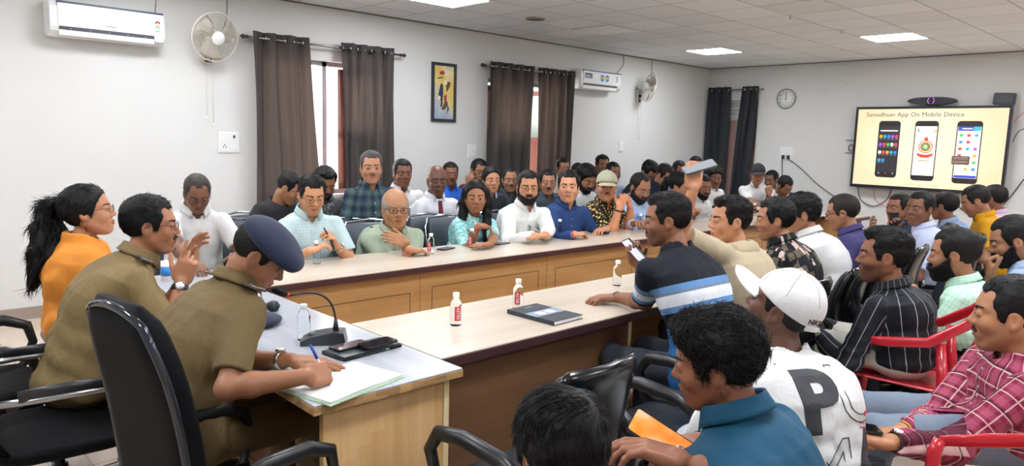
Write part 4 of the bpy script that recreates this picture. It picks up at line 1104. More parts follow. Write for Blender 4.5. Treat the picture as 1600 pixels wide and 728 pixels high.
def person(name_label, u, v, hpx, by, fy=None, pitch=0, roll=0, row=None, d=None, lean=.10, slean=0, bow=.02, zs=.57,
           skin='9a6a4c', hair=('short', 1.0), hcol='0d0b0a', beard=None, mous=None, fem=0, fat=0, build=1.0, specs=None,
           top=None, sleeve='short', collar=True, legs='2a2a30', L=None, R=None, near=0, P=None, cat='person', group=None,
           neckV=True, hl=None, tuft=None, shadow=0, brow=1.0, sc=None, face=True, twist=0, extra=None, shoes='1c1917', legpose=None, dz=0, mouth=0, stub=0.0):
    """u,v = head centre in the photograph, hpx = head height there; row: ('y',val)/('x',val) or d = distance.
       by = body yaw (deg, world), fy = face yaw (deg, world); L, R = dict(t=world wrist point, dir, up, pose)"""
    if row is not None: Hc = at_y(u, v, row[1]) if row[0] == 'y' else at_x(u, v, row[1])
    else: Hc = at_d(u, v, d)
    dep = (Hc-CAM)@c_f
    s = sc if sc else float(np.clip(hpx*dep/FPX/.235, .86, 1.22))
    byr = math.radians(by); fyr = math.radians(fy if fy is not None else by)
    Rw = rotm(byr, 0, 0)
    hr = rotm(fyr, math.radians(pitch), math.radians(roll))
    bs = (.3+.7*s)*build                      # body follows head scale half way
    nb = Hc+hr@np.array([-.022, 0, -.075])*s   # head/neck joint
    Nw = nb+Rw@np.array([-.025-.02*lean, 0, 0])+np.array([0, 0, -.058*s])   # neck base
    base = Nw-Rw@np.array([lean, slean, 0]); base[2] = 0
    inv = lambda p: Rw.T@(np.asarray(p, float)-base)
    Nl = inv(Nw); P0 = np.array([0, 0, zs]); Hl = inv(Hc); hl_R = Rw.T@hr; nbl = inv(nb)
    PEOPLE.append((name_label, base, byr))
    root = thing('person', name_label, cat, tuple(base), byr, group)
    Pp = dict(fem=fem, fat=fat); Pp.update(P or {})
    h = .0037 if near >= 2 else (.0045 if near == 1 else .0050)
    hc = .006 if near >= 2 else (.008 if near == 1 else .0105)
    # --- torso frame
    U = Nl-P0; Lt = np.linalg.norm(U); U = U/Lt
    tw = math.radians(twist); S = np.array([-math.sin(tw), math.cos(tw), 0]); S -= U*(S@U); S /= np.linalg.norm(S); F = np.cross(S, U)
    tt = [-.12, 0, .15, .35, .6, .8, .91, 1.0, 1.1]
    ww = [.155, .175, .172, .158+.012*fat, .176, .178, .135, .068, .055]; dd = [.10, .125, .128, .118, .128, .108, .082, .058, .05]
    if fem: ww = [.165, .18, .165, .138, .150, .150, .115, .056, .048]; dd = [.10, .12, .115, .10, .122, .092, .07, .05, .045]
    ww = [w*bs for w in ww]; dd = [w*bs for w in dd]
    for i, g_ in ((1, .02), (2, .045), (3, .05), (4, .015)): dd[i] += g_*fat; ww[i] += g_*.5*fat
    def loft(q, infl):
        p = q-A3(P0); t = (p@A3(U))/f32(Lt); tc_ = np.clip(t, tt[0], tt[-1])
        off = -f32(bow*4)*np.clip(tc_, 0, 1)*(1-np.clip(tc_, 0, 1))
        f_ = p@A3(F)-off; s_ = p@A3(S)
        w = np.interp(tc_, tt, ww).astype(f32)+f32(infl); e = np.interp(tc_, tt, dd).astype(f32)+f32(infl)
        bel = np.interp(tc_, [0, .25, .5], [0, .03*fat, 0]).astype(f32); f_ = f_-bel
        r = (np.abs(s_/w)**2.4+np.abs(f_/e)**2.4)**(1/2.4)+1e-6; l = np.sqrt(s_*s_+f_*f_)
        dd_ = l*(1-1/r); dd_ = np.where(r < 1, np.maximum(dd_, (r-1)*np.minimum(w, e)), dd_)*.9
        ov = np.abs(t-tc_)*Lt
        return np.where(ov > 0, np.sqrt(np.maximum(dd_, 0)**2+ov*ov), dd_).astype(f32)
    # --- arms
    arms = []
    for side, spec in ((1, L), (-1, R)):
        spec = spec or {}
        la, lf = .285*bs*(.93 if fem else 1), .25*bs*(.93 if fem else 1)
        Sh = Nl-U*.068*bs+S*side*(.148 if fem else .164)*bs*spec.get('shw', 1)-F*.006
        if 't' in spec: Wt = inv(spec['t'])
        elif 'tl' in spec: Wt = np.array(spec['tl'], float)
        else: Wt = np.array([.30, side*.10, zs+.12])
        raise_ = Wt[2]-Sh[2]
        if raise_ > 0: Sh = Sh+np.array([0, 0, min(.05, raise_*.25)])
        fwdr = (Wt-Sh)@F; Sh = Sh+F*float(np.clip(fwdr-.25, 0, .06))
        v_ = Wt-Sh; dist = np.linalg.norm(v_); mx = (la+lf)*.985
        if dist > mx:
            Wt = Sh+v_/dist*mx; v_ = Wt-Sh; dist = mx
        a_ = (la*la-lf*lf+dist*dist)/(2*dist); hh = math.sqrt(max(la*la-a_*a_, 0))
        pole = np.array(spec.get('pole', (-.15, side*.6, -1.0)), float); vd = v_/dist
        pole = pole-vd*(pole@vd); pole /= np.linalg.norm(pole)+1e-9
        El = Sh+vd*a_+pole*hh
        fd = (Wt-El)/np.linalg.norm(Wt-El)
        hd = Rw.T@np.array(spec['dir'], float) if 'dir' in spec else fd
        hu = Rw.T@np.array(spec['up'], float) if 'up' in spec else (np.array([0, 0, 1.0]) if abs(hd[2]) < .8 else F*1.0)
        HM = frame(hd, hu)
        arms.append(dict(S=Sh, E=El, W=Wt, fd=fd, HM=HM, side=side, pose=spec.get('pose', 'relax'), hs=(.92 if fem else 1.0)*.5*(1+bs), sleeve=spec.get('sleeve', sleeve)))
    ar = (.82 if fem else 1.0)*bs*(1+.12*fat)
    hfun = head_f(Pp); HRt = A3(hl_R.ravel()).reshape(3, 3)
    headg = bound(lambda q: hfun(((q-A3(Hl))@HRt)/f32(s))*f32(s), Hl, .150*s, .05)
    nr = (.046 if fem else .056)*(.5+.5*bs)*(1+.14*fat)
    hands = []
    for a in arms:
        hf = hand_f(**HANDS[a['pose']]) if isinstance(a['pose'], str) else hand_f(**a['pose'])
        HM = a['HM'].astype(f32); W_ = A3(a['W']); hs = a['hs']; mir = A3(1, a['side']*-1, 1)
        def hg(q, hf=hf, HM=HM, W_=W_, hs=hs, mir=mir):
            return hf(((q-W_)@HM)*mir/f32(hs))*f32(hs)
        hands.append(bound(hg, a['W']+a['HM'][:, 0]*.085*hs, .125*hs, .03))
    def armf(q, a, k=1.0, infl=0.0):
        d = s_cone(q, a['S']+(a['E']-a['S'])*.12, a['E'], .040*ar*k+infl, .038*ar*k+infl)
        m = a['E']+(a['W']-a['E'])*.3
        d = smin(d, s_cone(q, a['E'], m, .038*ar*k+infl, .040*ar*k+infl), .015)
        return smin(d, s_cone(q, m, a['W'], .040*ar*k+infl, .0245*ar*k+infl), .015)
    def skinf(q):
        d = headg(q)
        d = smin(d, s_cone(q, Nl-U*.03, nbl+(Hl-nbl)*.05, nr*1.08, nr), .018)
        d = smin(d, loft(q, -.024), .02)
        for a, hg in zip(arms, hands):
            e = armf(q, a); e = smin(e, hg(q), .014); d = smin(d, e, .022) if a['side'] else d
        return d
    pts = [Hl+.15*s, Hl-.15*s, P0-.2, P0+.2]+[a['W']+.2 for a in arms]+[a['W']-.2 for a in arms]+[a['E']+.08 for a in arms]+[a['E']-.08 for a in arms]+[a['S']+.1 for a in arms]+[a['S']-.1 for a in arms]
    lo = np.min(pts, 0); hi = np.max(pts, 0); lo[2] = max(lo[2], min(zs+.0, min(a['W'][2] for a in arms)-.15))
    V, Q = mesh_sdf(skinf, lo, hi, h)
    me = np_mesh('body', V, Q)
    q = ((V-Hl)@hl_R)/s
    fc = np.zeros((len(V), 3), f32)
    if face:
        ay = np.abs(q[:, 1])
        fc[:, 0] = np.clip(1.2-np.abs((q[:, 2]+.0605)/(.0085+.001*fem-.12*ay*.35)), 0, 1)*(q[:, 0] > .078)*np.clip((.026-ay)/.004, 0, 1)*(.5 if fem else .3)
        if stub:
            lin = np.clip((-.018-.045*np.clip((q[:, 0]-.01)/.07, 0, 1)*0-q[:, 2])/.02, 0, 1)
            m_ = lin*np.clip((q[:, 0]-.0)/.02, 0, 1)*np.clip((q[:, 2]+.135)/.02, 0, 1)*np.clip((ay-.0)/.01+ (q[:, 2] < -.07)+(q[:, 2] > -.053)*(q[:, 2] < -.03), 0, 1)*(np.abs(q).max(1) < .14)
            fc[:, 1] = m_*stub*(1-fc[:, 0])
    at = me.attributes.new('fc', 'FLOAT_VECTOR', 'POINT'); at.data.foreach_set('vector', fc.ravel())
    body = link('body', me, skin_mat(skin), root, True)
    HMx = Matrix.Translation(Vector(Hl)) @ Matrix([list(r)+[0] for r in hl_R]+[[0, 0, 0, 1]]).to_4x4() @ Matrix.Scale(s, 4)
    def attach(name, me, m, parent=root, M=HMx):
        if m is not None and not me.materials: me.materials.append(m)
        if m is not None and me.materials and me.materials[0] != m:
            me = me.copy(); me.materials.clear(); me.materials.append(m)
        o = bpy.data.objects.new(name, me); COL.objects.link(o); o.parent = parent; o.matrix_local = M; return o
    hk = (fem, fat, Pp.get('nose', 1), Pp.get('jaw', 1), Pp.get('mouth', 0), near)
    if face:
        for sd in (-1, 1):
            attach('eye', eye_mesh(near), None, root, HMx @ Matrix.Translation((.0787, sd*.031, .0045)))
        bh = .0026 if near else .0032
        attach('lips', hair_mesh(('lips',)+hk, lips_f(Pp), .0024 if near else .0028, (.07, -.034, -.08), (.12, .034, -.04)), lip_mat(skin))
        attach('eyebrows', hair_mesh(('brow', brow)+hk, brow_f(Pp, b=brow), bh, (.02, -.07, 0), (.12, .07, .05)), hair_mat(hcol))
    if hair:
        st, Lh = hair[0], hair[1]; seed = hair[2] if len(hair) > 2 else 0
        tf = None
        if st not in ('buzz',):
            n_ = {0: 260, 1: 900, 2: 2600, 3: 5200}[near if not tuft else tuft]
            ln = dict(short=.016, quiff=.030, side=.028, recede=.014, rim=.010, long=.03, mess=.034, fade=.022)[st]*Lh
            def flow(p, st=st):
                k = np.clip((p[:, 2]-.05)/.04, 0, 1)[:, None]
                dn = np.stack([-.3*np.ones(len(p)), p[:, 1]*1.0, -np.ones(len(p))], 1)
                if st in ('quiff', 'fade'): up = np.stack([-.55*np.ones(len(p)), .55+p[:, 1]*2, .3*np.ones(len(p))], 1)
                elif st == 'side': up = np.stack([.15*np.ones(len(p)), np.where(p[:, 1] > -.03, 1, -1)*1.0, -.1*np.ones(len(p))], 1)
                elif st == 'long': up = np.stack([-1*np.ones(len(p)), np.sign(p[:, 1])*.9, -.3*np.ones(len(p))], 1)
                elif st == 'mess': up = np.stack([np.sin(p[:, 0]*55+p[:, 1]*20), np.cos(p[:, 1]*60+p[:, 0]*31), .3*np.ones(len(p))], 1)
                else: up = np.stack([.8*np.ones(len(p)), .5*np.ones(len(p)), -.1*np.ones(len(p))], 1)
                return dn*(1-k)+up*k
            tf = dict(n=n_, ln=ln, rad=.0011 if near >= 2 else (.0016 if near == 1 else .0024), seed=seed+5, flow=flow, lift=.18 if st in ('quiff', 'mess') else .05, curl=.8 if st == 'mess' else .16)
        hh_ = {0: .0052, 1: .004, 2: .0032, 3: .003}[near]
        attach('hair', hair_mesh(('hair', st, Lh, seed, tuft)+hk, hair_f(Pp, st, Lh, seed), hh_, tuft=tf), hair_mat(hl or hcol))
    if beard:
        th, gt = beard
        def fb(p): return np.stack([.2*np.ones(len(p)), p[:, 1]*2, -np.ones(len(p))], 1)
        attach('beard', hair_mesh(('beard', th, gt)+hk, beard_f(Pp, th, goatee=gt), .0036 if near else .0045, (-.02, -.1, -.15), (.14, .1, .03),
               tuft=dict(n={0: 150, 1: 700, 2: 1800, 3: 1800}[near], ln=.009+th, rad=.0010 if near else .0018, flow=fb, lift=.3, curl=.5)), hair_mat(hcol, .6))
    if mous:
        attach('moustache', hair_mesh(('mous', mous)+hk, mous_f(Pp, mous[0], mous[1]), .0028 if near else .0034, (.05, -.05, -.075), (.14, .05, -.02)), hair_mat(hcol, .5))
    if specs:
        b = specs_mesh(specs)
        def spme():
            o = b.build('spectacles', mat('frame_'+specs, '2c2a2a', .3, .8)); me_ = o.data; bpy.data.objects.remove(o); return me_
        me2 = cached('specsme'+specs, spme)
        sp = attach('spectacles', me2, None)
        lm = glass_mat('lens_glass', 'ffffff', .0, 1.02, .10); lm.node_tree.nodes['Principled BSDF'].inputs['Specular IOR Level'].default_value = .1
        def lens():
            b = MB(); b.lathe([(1e-6, 0), (.0215, 0), (.0215, .0012), (1e-6, .0012)], 18, Matrix.Rotation(PI/2, 4, 'Y') @ Matrix.Diagonal((.74, 1.08, 1, 1)))
            me_ = bpy.data.meshes.new('lens'); me_.from_pydata(b.V, [], b.F); return me_
        for sd in (-1, 1):
            attach('lens', cached('lens', lens), lm, sp, Matrix.Translation((.0985, sd*.0335, .002)) @ Matrix.Rotation(sd*.28, 4, 'Z'))
    # --- shirt
    info = dict(root=root, Hl=Hl, hl_R=hl_R, s=s, Nl=Nl, P0=P0, U=U, S=S, F=F, Lt=Lt, arms=arms, loft=loft, HMx=HMx, attach=attach, base=base, Rw=Rw, inv=inv, bs=bs, near=near, nr=nr, nbl=nbl, h=h, hc=hc)
    thk = .014*(1 if not fem else .8)
    hips = [P0+S*.085*bs*sd-U*.02 for sd in (1, -1)]
    lp = legpose or {}
    knees = [np.array(lp.get('k'+'LR'[i], (.43*bs, sd*.13, zs-.03))) for i, sd in enumerate((1, -1))]
    ank = [np.array(lp.get('a'+'LR'[i], (.44*bs, sd*.13, .10))) for i, sd in enumerate((1, -1))]
    seed = CLOTH_N[0] = CLOTH_N[0]+1
    def shirtf(q):
        d = loft(q, thk)
        d = smin(d, s_ell(q, P0-U*.03, A3(.155, .185, .11)*f32(bs)), .05)
        arm_d = None
        for a in arms:
            if a['sleeve'] == 'none': continue
            lng = a['sleeve'] in ('long', 'fold')
            r1 = .055*ar
            ax = (a['E']-a['S']); la = np.linalg.norm(ax); ax = ax/la
            e = s_cone(q, a['S'], a['E'], r1, .052*ar if lng else .060*ar)
            if lng:
                e = smin(e, s_cone(q, a['E'], a['W'], .052*ar, .036*ar), .02)
                cutd = .015 if a['sleeve'] == 'long' else .11
                e = smax(e, (q-A3(a['W']))@A3(a['fd'])+f32(cutd), .006)
                t = (q-A3(a['E'])); dn = np.sqrt((t*t).sum(1))
                e = e+np.exp(-(dn/.09)**2)*np.sin(((q-A3(a['E']))@A3(a['fd']))*150+wob(q, 30, 2, seed))*f32(.0035)
            else:
                k_ = .70 if a['sleeve'] == 'short' else .82
                e = smax(e, (q-A3(a['S']))@A3(ax)-f32(la*k_), .006)
            arm_d = e if arm_d is None else np.minimum(arm_d, e)
        if arm_d is not None: d = smin(d, arm_d, .055)
        fold = wob(q*A3(1, 1, .55), 34, .006, seed)+wob(q*A3(1.2, 1.2, .6), 75, .003, seed+2)
        # drape: folds gather at the waist and under the arms
        t = ((q-A3(P0))@A3(U))/f32(Lt)
        az = np.arctan2((q-A3(P0))@A3(S), (q-A3(P0))@A3(F))
        d = d+fold*.8+np.sin(t*30+wob(q, 16, 2.5, seed+4)+az*1.5)*f32(.0040)*np.clip(1-t*1.5, 0, 1)
        if legs is not None: d = smax(d, (P0[2]-.085)-q[:, 2], .01)
        # neck hole and open throat
        d = smax(d, -s_cone(q, Nl-U*.015, nbl+(nbl-Nl)*.5, nr*1.08+.006, nr*1.08+.03), .006)
        if neckV: d = smax(d, -s_cone(q, Nl+F*.075-U*.03, Nl+F*.05+U*.09, .016, .05), .01)
        return d
    if top is not None:
        lo2 = np.minimum(lo, P0-.25); lo2[2] = P0[2]-.12; hi2 = hi.copy(); hi2[2] = max(Nl[2]+.06, max(max(a['E'][2], a['W'][2] if a['sleeve'] in ('long', 'fold') else 0, a['S'][2]) for a in arms)+.10)
        V, Q = mesh_sdf(shirtf, lo2, hi2, hc*.8 if near else hc)
        me = np_mesh('shirt', V, Q)
        p = V-P0; tcv = np.stack([np.arctan2(p@S, -(p@F))*.155, p@F*0, p@U], 1)
        dl = loft(V.astype(f32), thk)
        for a in arms:
            if a['sleeve'] == 'none': continue
            e = s_cone(V.astype(f32), a['S'], a['E'], .06*ar, .055*ar); e2 = s_cone(V.astype(f32), a['E'], a['W'], .052*ar, .036*ar)
            m = (np.minimum(e, e2) < dl-.012)
            la = np.linalg.norm(a['E']-a['S']); ax = (a['E']-a['S'])/la; ax0 = ax
            al = np.where(e <= e2, (V-a['S'])@ax, la+(V-a['E'])@a['fd'])
            axx = np.where((e <= e2)[:, None], ax, a['fd'])
            rel = V-np.where((e <= e2)[:, None], a['S'], a['E']); per = rel-(rel*axx).sum(1)[:, None]*axx
            tcv[m] = np.stack([np.arctan2(per@np.cross(ax0, F), per@F)*.055, per@F*0, Lt*.88-al], 1)[m]
        at = me.attributes.new('tc', 'FLOAT_VECTOR', 'POINT'); at.data.foreach_set('vector', tcv.astype(f32).ravel())
        sh = link('shirt', me, top, root, True); info['shirt'] = sh
        if collar:
            cm = collar if not isinstance(collar, bool) else top
            b = MB(); ca = nr*1.08
            cen = Nl+U*.012; nax = (nbl-Nl); nax = nax/np.linalg.norm(nax)*.6+U*.4; nax /= np.linalg.norm(nax)
            Sx = S-nax*(S@nax); Sx /= np.linalg.norm(Sx); Fx = np.cross(Sx, nax)
            def cf(uu, vv):
                th = math.radians(22)+uu*math.radians(316); fr = abs(uu-.5)*2; fr4 = fr**5
                r = ca+.010+.004*fr; dirv = Fx*math.cos(th)+Sx*math.sin(th)
                ring = [(r, -.012), (r+.000, .030-.012*fr4), (r+.006, .034-.012*fr4), (r+.013, .012-.006*fr4), (r+.020+.010*fr4, -.008-.026*fr4)]
                x = vv*4; i = min(int(x), 3); f_ = x-i; rr = ring[i][0]*(1-f_)+ring[i+1][0]*f_; zz = ring[i][1]*(1-f_)+ring[i+1][1]*f_
                return cen+dirv*rr+nax*zz
            b.grid(cf, 28, 8, True, .003)
            co = b.build('collar', cm, sh)
            at = co.data.attributes.new('tc', 'FLOAT_VECTOR', 'POINT')
            cv = np.array(b.V)-P0; at.data.foreach_set('vector', np.stack([np.arctan2(cv@S, -(cv@F))*.155, cv@F*0, cv@U], 1).astype(f32).ravel())
    # --- trousers and shoes
    if legs is not None:
        lm = cloth_mat('trousers_'+legs, legs) if isinstance(legs, str) else legs
        def legf(q):
            d = s_ell(q, P0-U*.04, A3(.135, .175, .115)*f32(bs))
            for i in range(2):
                d = smin(d, s_cone(q, hips[i], knees[i], .088*bs, .064*bs), .03)
                d = smin(d, s_cone(q, knees[i], ank[i], .060*bs, .050*bs), .02) if True else d
            d = d+wob(q*A3(1, 1, .8), 42, .005, seed+7)
            return smax(d, f32(.06)-q[:, 2], .01)
        pt = [P0-.2, P0+.2]+[k+.12 for k in knees]+[k-.12 for k in knees]+[k+.1 for k in ank]+[k-.1 for k in ank]
        lo3 = np.min(pt, 0); hi3 = np.max(pt, 0); lo3[2] = .03
        V, Q = mesh_sdf(legf, lo3, hi3, .0105 if near else .015)
        me = np_mesh('trousers', V, Q)
        at = me.attributes.new('tc', 'FLOAT_VECTOR', 'POINT'); at.data.foreach_set('vector', V.astype(f32).ravel())
        link('trousers', me, lm, root, True)
        def shoe():
            V, Q = mesh_sdf(lambda q: smax(smin(s_ell(q, (.10, 0, .035), (.125, .046, .040)), s_cone(q, (-.01, 0, .03), (0, 0, .10), .045, .042), .03), -(q[:, 2]), .006), (-.08, -.08, -.01), (.26, .08, .16), .008)
            me = np_mesh('shoe', V, Q); me.polygons.foreach_set('use_smooth', np.ones(len(me.polygons), bool)); return me
        for a in ank:
            sh_ = attach('shoe', cached('shoe', shoe), mat('shoe_'+shoes, shoes, .4), root, Matrix.Translation((a[0]-.02, a[1], max(0, a[2]-.10))))
    return info
def world_pt(info, pl): return info['Rw']@np.asarray(pl, float)+info['base']
def hand_pt(info, side, off=(.08, 0, -.03)):
    """world point and frame near a hand; off in hand axes (x fingers, y thumb side, z back)"""
    a = info['arms'][0 if side == 'L' else 1]; hs = a['hs']
    o = np.array([off[0], off[1]*(-1 if side == 'L' else 1), off[2]])*hs
    M = info['Rw']@a['HM']
    return info['Rw']@a['W']+info['base']+M@o, M
# ---------------------------------------------------------------- chairs
LEA = mat('black_leather', '0a0b0e', .62, spec=.10, nscale=30, bump=.12, bscale=90); LEAG = mat('grey_leather', '24272c', .45, spec=.35, nscale=20, bump=.15, bscale=120)
PIPE = mat('glossy_rim', '3a3d44', .10, .6); ARMB = mat('arm_plastic', '16171a', .38); CHRG = mat('grey_steel', '9a9a9c', .25, .9)
BLKG = mat('black_shell', '0d0e11', .2, spec=.4, coat=.2); GREYV = mat('grey_vinyl', '3e454e', .45, nscale=14, bump=.12, bscale=140)
def pad(fn_w, h, th, lean, n=14, round_=.5, curve=.0):
    """upright cushion: half width fn_w(v), height h, thickness th; lies in x (depth) y (width) z; leans back"""
    b = MB(); rows = 18
    V = []; K = 28
    for i in range(rows+1):
        v = i/rows; zz = v*h; e = min(1, min(v, 1-v)/.09); e = math.sin(e*PI/2)
        w = fn_w(v)*(.90+.10*e); t = th*(.30+.70*e)
        for j in range(K):
            a = 2*PI*j/K; c, s = math.cos(a), math.sin(a); p = .55
            y = w*np.sign(s)*abs(s)**.35 if abs(s) > 1e-9 else 0; x = t/2*np.sign(c)*abs(c)**p if abs(c) > 1e-9 else 0
            V.append((x-lean*zz+curve*(y/max(w, .01))**2+.03*math.sin(v*PI), y, zz))
    F = [(i*K+j, i*K+(j+1) % K, (i+1)*K+(j+1) % K, (i+1)*K+j) for i in range(rows) for j in range(K)]
    F += [tuple(range(K))[::-1], tuple(rows*K+j for j in range(K))]
    b.add(V, F, True); return b
def star_base(t, m=None):
    m = m or ARMB
    MB().lathe([(.028, .09), (.028, .30), (.018, .30), (.018, .42), (.0, .42)], 14).build('gas_column', m, t)
    sb = MB(); 
    for k in range(5):
        a = 2*PI*k/5+.3; sb.tube([(0, 0, .115), (.15*math.cos(a), .15*math.sin(a), .10), (.29*math.cos(a), .29*math.sin(a), .075)], [.032, .024, .016], 8)
    s = sb.build('star_base', m, t)
    for k in range(5):
        a = 2*PI*k/5+.3; M = TR(.29*math.cos(a), .29*math.sin(a), .029) @ Rz(a+.8) @ Matrix.Rotation(PI/2, 4, 'X')
        MB().lathe([(.012, -.024), (.028, -.022), (.029, -.006), (.020, -.004), (.020, .004), (.029, .006), (.028, .022), (.012, .024)], 14, M).build('caster', DARK, s)
def seatpad(w, d, z, th, m, t, name='seat', front=.0):
    def fn(u, v):
        return (0, 0, 0)
    b = MB(); K = 32; R = 8; V = []
    prof = [(.93, 0), (.985, .25), (1, .5), (.985, .78), (.93, .93), (.80, 1.0), (.4, 1.02), (0.001, 1.02)]
    prof = [(0.001, 0)]+prof
    for r, zz in prof:
        for j in range(K):
            a = 2*PI*j/K; c, s = math.cos(a), math.sin(a)
            V.append((d/2*r*np.sign(c)*abs(c)**.45, w/2*r*np.sign(s)*abs(s)**.45*(1+.06*c), z-th+th*zz-(.02*(c > .5)*r if zz > .5 else 0)))
    n = len(prof); F = [(i*K+j, i*K+(j+1) % K, (i+1)*K+(j+1) % K, (i+1)*K+j) for i in range(n-1) for j in range(K)]
    b.add(V, F, True); return b.build(name, m, t)
def exec_chair(label, loc, rz, group=None, name='office_chair'):
    """tall padded leather chair with looped arms; origin under the seat, faces +x"""
    t = thing(name, label, 'chair', loc, rz, group)
    seatpad(.52, .50, .48, .10, LEA, t)
    fw = lambda v: .235+.02*math.sin(v*PI)-.07*max(0, (v-.72)/.28)**1.6
    M = TR(-.25, 0, .42)
    b = pad(fw, .76, .10, .16); b.V = [tuple(M @ Vector(v)) for v in b.V]; bk = b.build('backrest', LEA, t)
    pts = []
    for i in range(41):
        q = i/40; 
        if q < .38: v = q/.38*.93+.02; y = -fw(v)*.985
        elif q > .62: v = (1-q)/.38*.93+.02; y = fw(v)*.985
        else: r = (q-.38)/.24; y = (-1+2*r)*fw(.95)*.985; v = .95+.035*math.sin(r*PI)
        pts.append((-.25-.16*v*.76+.03*math.sin(v*PI)-.028, y, .42+v*.76))
    MB().tube(pts, .013, 8).build('piping', PIPE, bk)
    for s in (-1, 1):
        MB().tube([(-.26, s*.265, .40), (-.25, s*.285, .52), (-.20, s*.295, .63), (-.08, s*.30, .675), (.10, s*.30, .675), (.19, s*.297, .64), (.21, s*.29, .56), (.17, s*.28, .46), (.10, s*.25, .41)], [.018, .02, .022, .027, .027, .024, .02, .018, .016], 12, flat=1.0).build('armrest', ARMB, t)
    MB().tube([(-.06, 0, .37), (-.24, 0, .36), (-.335, 0, .44), (-.345, 0, .60)], [.03, .03, .028, .024], 10, flat=.5).build('back_bracket', PIPE, t)
    star_base(t); return t
def mesh_chair(label, loc, rz):
    """black sling chair in a bright metal side frame"""
    t = thing('office_chair', label, 'chair', loc, rz)
    seatpad(.50, .48, .47, .06, LEA, t)
    def bf(u, v):
        y = (u-.5)*.46; z = .46+v*.66; return (-.22-.20*v-.05*math.sin(v*PI)+.9*y*y, y, z)
    MB().grid(bf, 12, 16, True, .012).build('backrest', LEA, t)
    for s in (-1, 1):
        MB().tube([(-.22, s*.245, .38), (-.235, s*.25, .55), (-.30, s*.25, .85), (-.415, s*.245, 1.13)], [.018, .018, .018, .016], 8, flat=.55).build('back_rail', CHRG, t)
        MB().tube([(-.24, s*.26, .66), (-.10, s*.29, .665), (.16, s*.29, .665), (.22, s*.285, .60), (.16, s*.27, .36), (-.05, s*.26, .33), (-.22, s*.255, .42), (-.24, s*.26, .66)], .014, 10).build('arm_frame', CHRG, t)
        MB().tube([(-.14, s*.29, .685), (0, s*.29, .69), (.16, s*.29, .685)], .022, 10, flat=.6).build('arm_pad', ARMB, t)
    hd = MB().tube([(-.43, -.14, 1.20), (-.43, 0, 1.21), (-.43, .14, 1.20)], [.06, .075, .06], 14, flat=.5); hd.build('headrest', LEA, t)
    star_base(t, CHRG); return t
def arm_chair(label, loc, rz, group=None):
    """low backed glossy black armchair on a star base"""
    t = thing('armchair', label, 'chair', loc, rz, group)
    seatpad(.49, .47, .47, .09, LEAG, t)
    fw = lambda v: .225-.045*max(0, (v-.55)/.45)**1.5-.02*(1-v)
    b = pad(fw, .46, .055, .17, curve=.03); M = TR(-.235, 0, .47); b.V = [tuple(M @ Vector(v)) for v in b.V]; bk = b.build('backrest', BLKG, t)
    b = pad(lambda v: fw(v)*.88, .40, .045, .17, curve=.03); M = TR(-.200, 0, .50); b.V = [tuple(M @ Vector(v)) for v in b.V]; b.build('back_cushion', LEAG, bk)
    MB().lathe([(.0, 0), (.022, 0), (.026, .006), (.012, .012), (.012, .02), (0, .02)], 16, TR(-.305, 0, .66) @ Matrix.Rotation(-PI/2-.17, 4, 'Y')).build('back_knob', CHRG, bk)
    for s in (-1, 1):
        MB().tube([(-.20, s*.20, .40), (-.23, s*.26, .50), (-.22, s*.285, .61), (-.15, s*.292, .655), (.02, s*.292, .668), (.14, s*.29, .65), (.19, s*.285, .58), (.17, s*.27, .46), (.08, s*.21, .395)], [.018, .02, .022, .026, .027, .025, .022, .019, .016], 12).build('armrest', ARMB, t)
    MB().tube([(0, 0, .37), (-.22, 0, .38), (-.27, 0, .50)], [.03, .03, .024], 10, flat=.5).build('back_bracket', ARMB, t)
    star_base(t); return t
def banquet_chair(label, loc, rz, group=None):
    t = thing('banquet_chair', label, 'chair', loc, rz, group)
    seatpad(.44, .44, .47, .07, GREYV, t)
    fw = lambda v: .205+.012*math.sin(v*PI)
    b = pad(fw, .37, .05, .14, curve=.02); M = TR(-.215, 0, .53); b.V = [tuple(M @ Vector(v)) for v in b.V]; b.build('backrest', GREYV, t)
    pts = [(-.18, -.215, .44), (-.215, -.222, .60), (-.265, -.222, .83), (-.28, -.19, .905), (-.29, 0, .925), (-.28, .19, .905), (-.265, .222, .83), (-.215, .222, .60), (-.18, .215, .44)]
    MB().tube(pts, .0105, 8).build('back_frame', CHR, t)
    for s in (-1, 1):
        MB().tube([(.18, s*.20, .43), (.20, s*.21, .01)], .0105, 8).build('leg', CHR, t); MB().tube([(-.18, s*.20, .43), (-.24, s*.21, .01)], .0105, 8).build('leg', CHR, t)
    return t
def low_chair(label, loc, rz, group=None):
    t = thing('low_chair', label, 'chair', loc, rz, group)
    seatpad(.46, .44, .46, .06, LEAG, t)
    b = pad(lambda v: .20, .20, .04, .10, curve=.02); M = TR(-.215, 0, .52); b.V = [tuple(M @ Vector(v)) for v in b.V]; b.build('backrest', LEAG, t)
    for s in (-1, 1):
        MB().tube([(-.20, s*.16, .42), (-.225, s*.16, .62)], .012, 8).build('back_post', ARMB, t)
        MB().tube([(.17, s*.19, .42), (.20, s*.21, .01)], .013, 8).build('leg', ARMB, t); MB().tube([(-.17, s*.19, .42), (-.21, s*.21, .01)], .013, 8).build('leg', ARMB, t)
    return t
REDC = NT('red_plastic'); REDC.set(srgb('b81f2e'), .25, coat=.3); REDC.b.inputs['Subsurface Weight'].default_value = .0; REDC = REDC.m
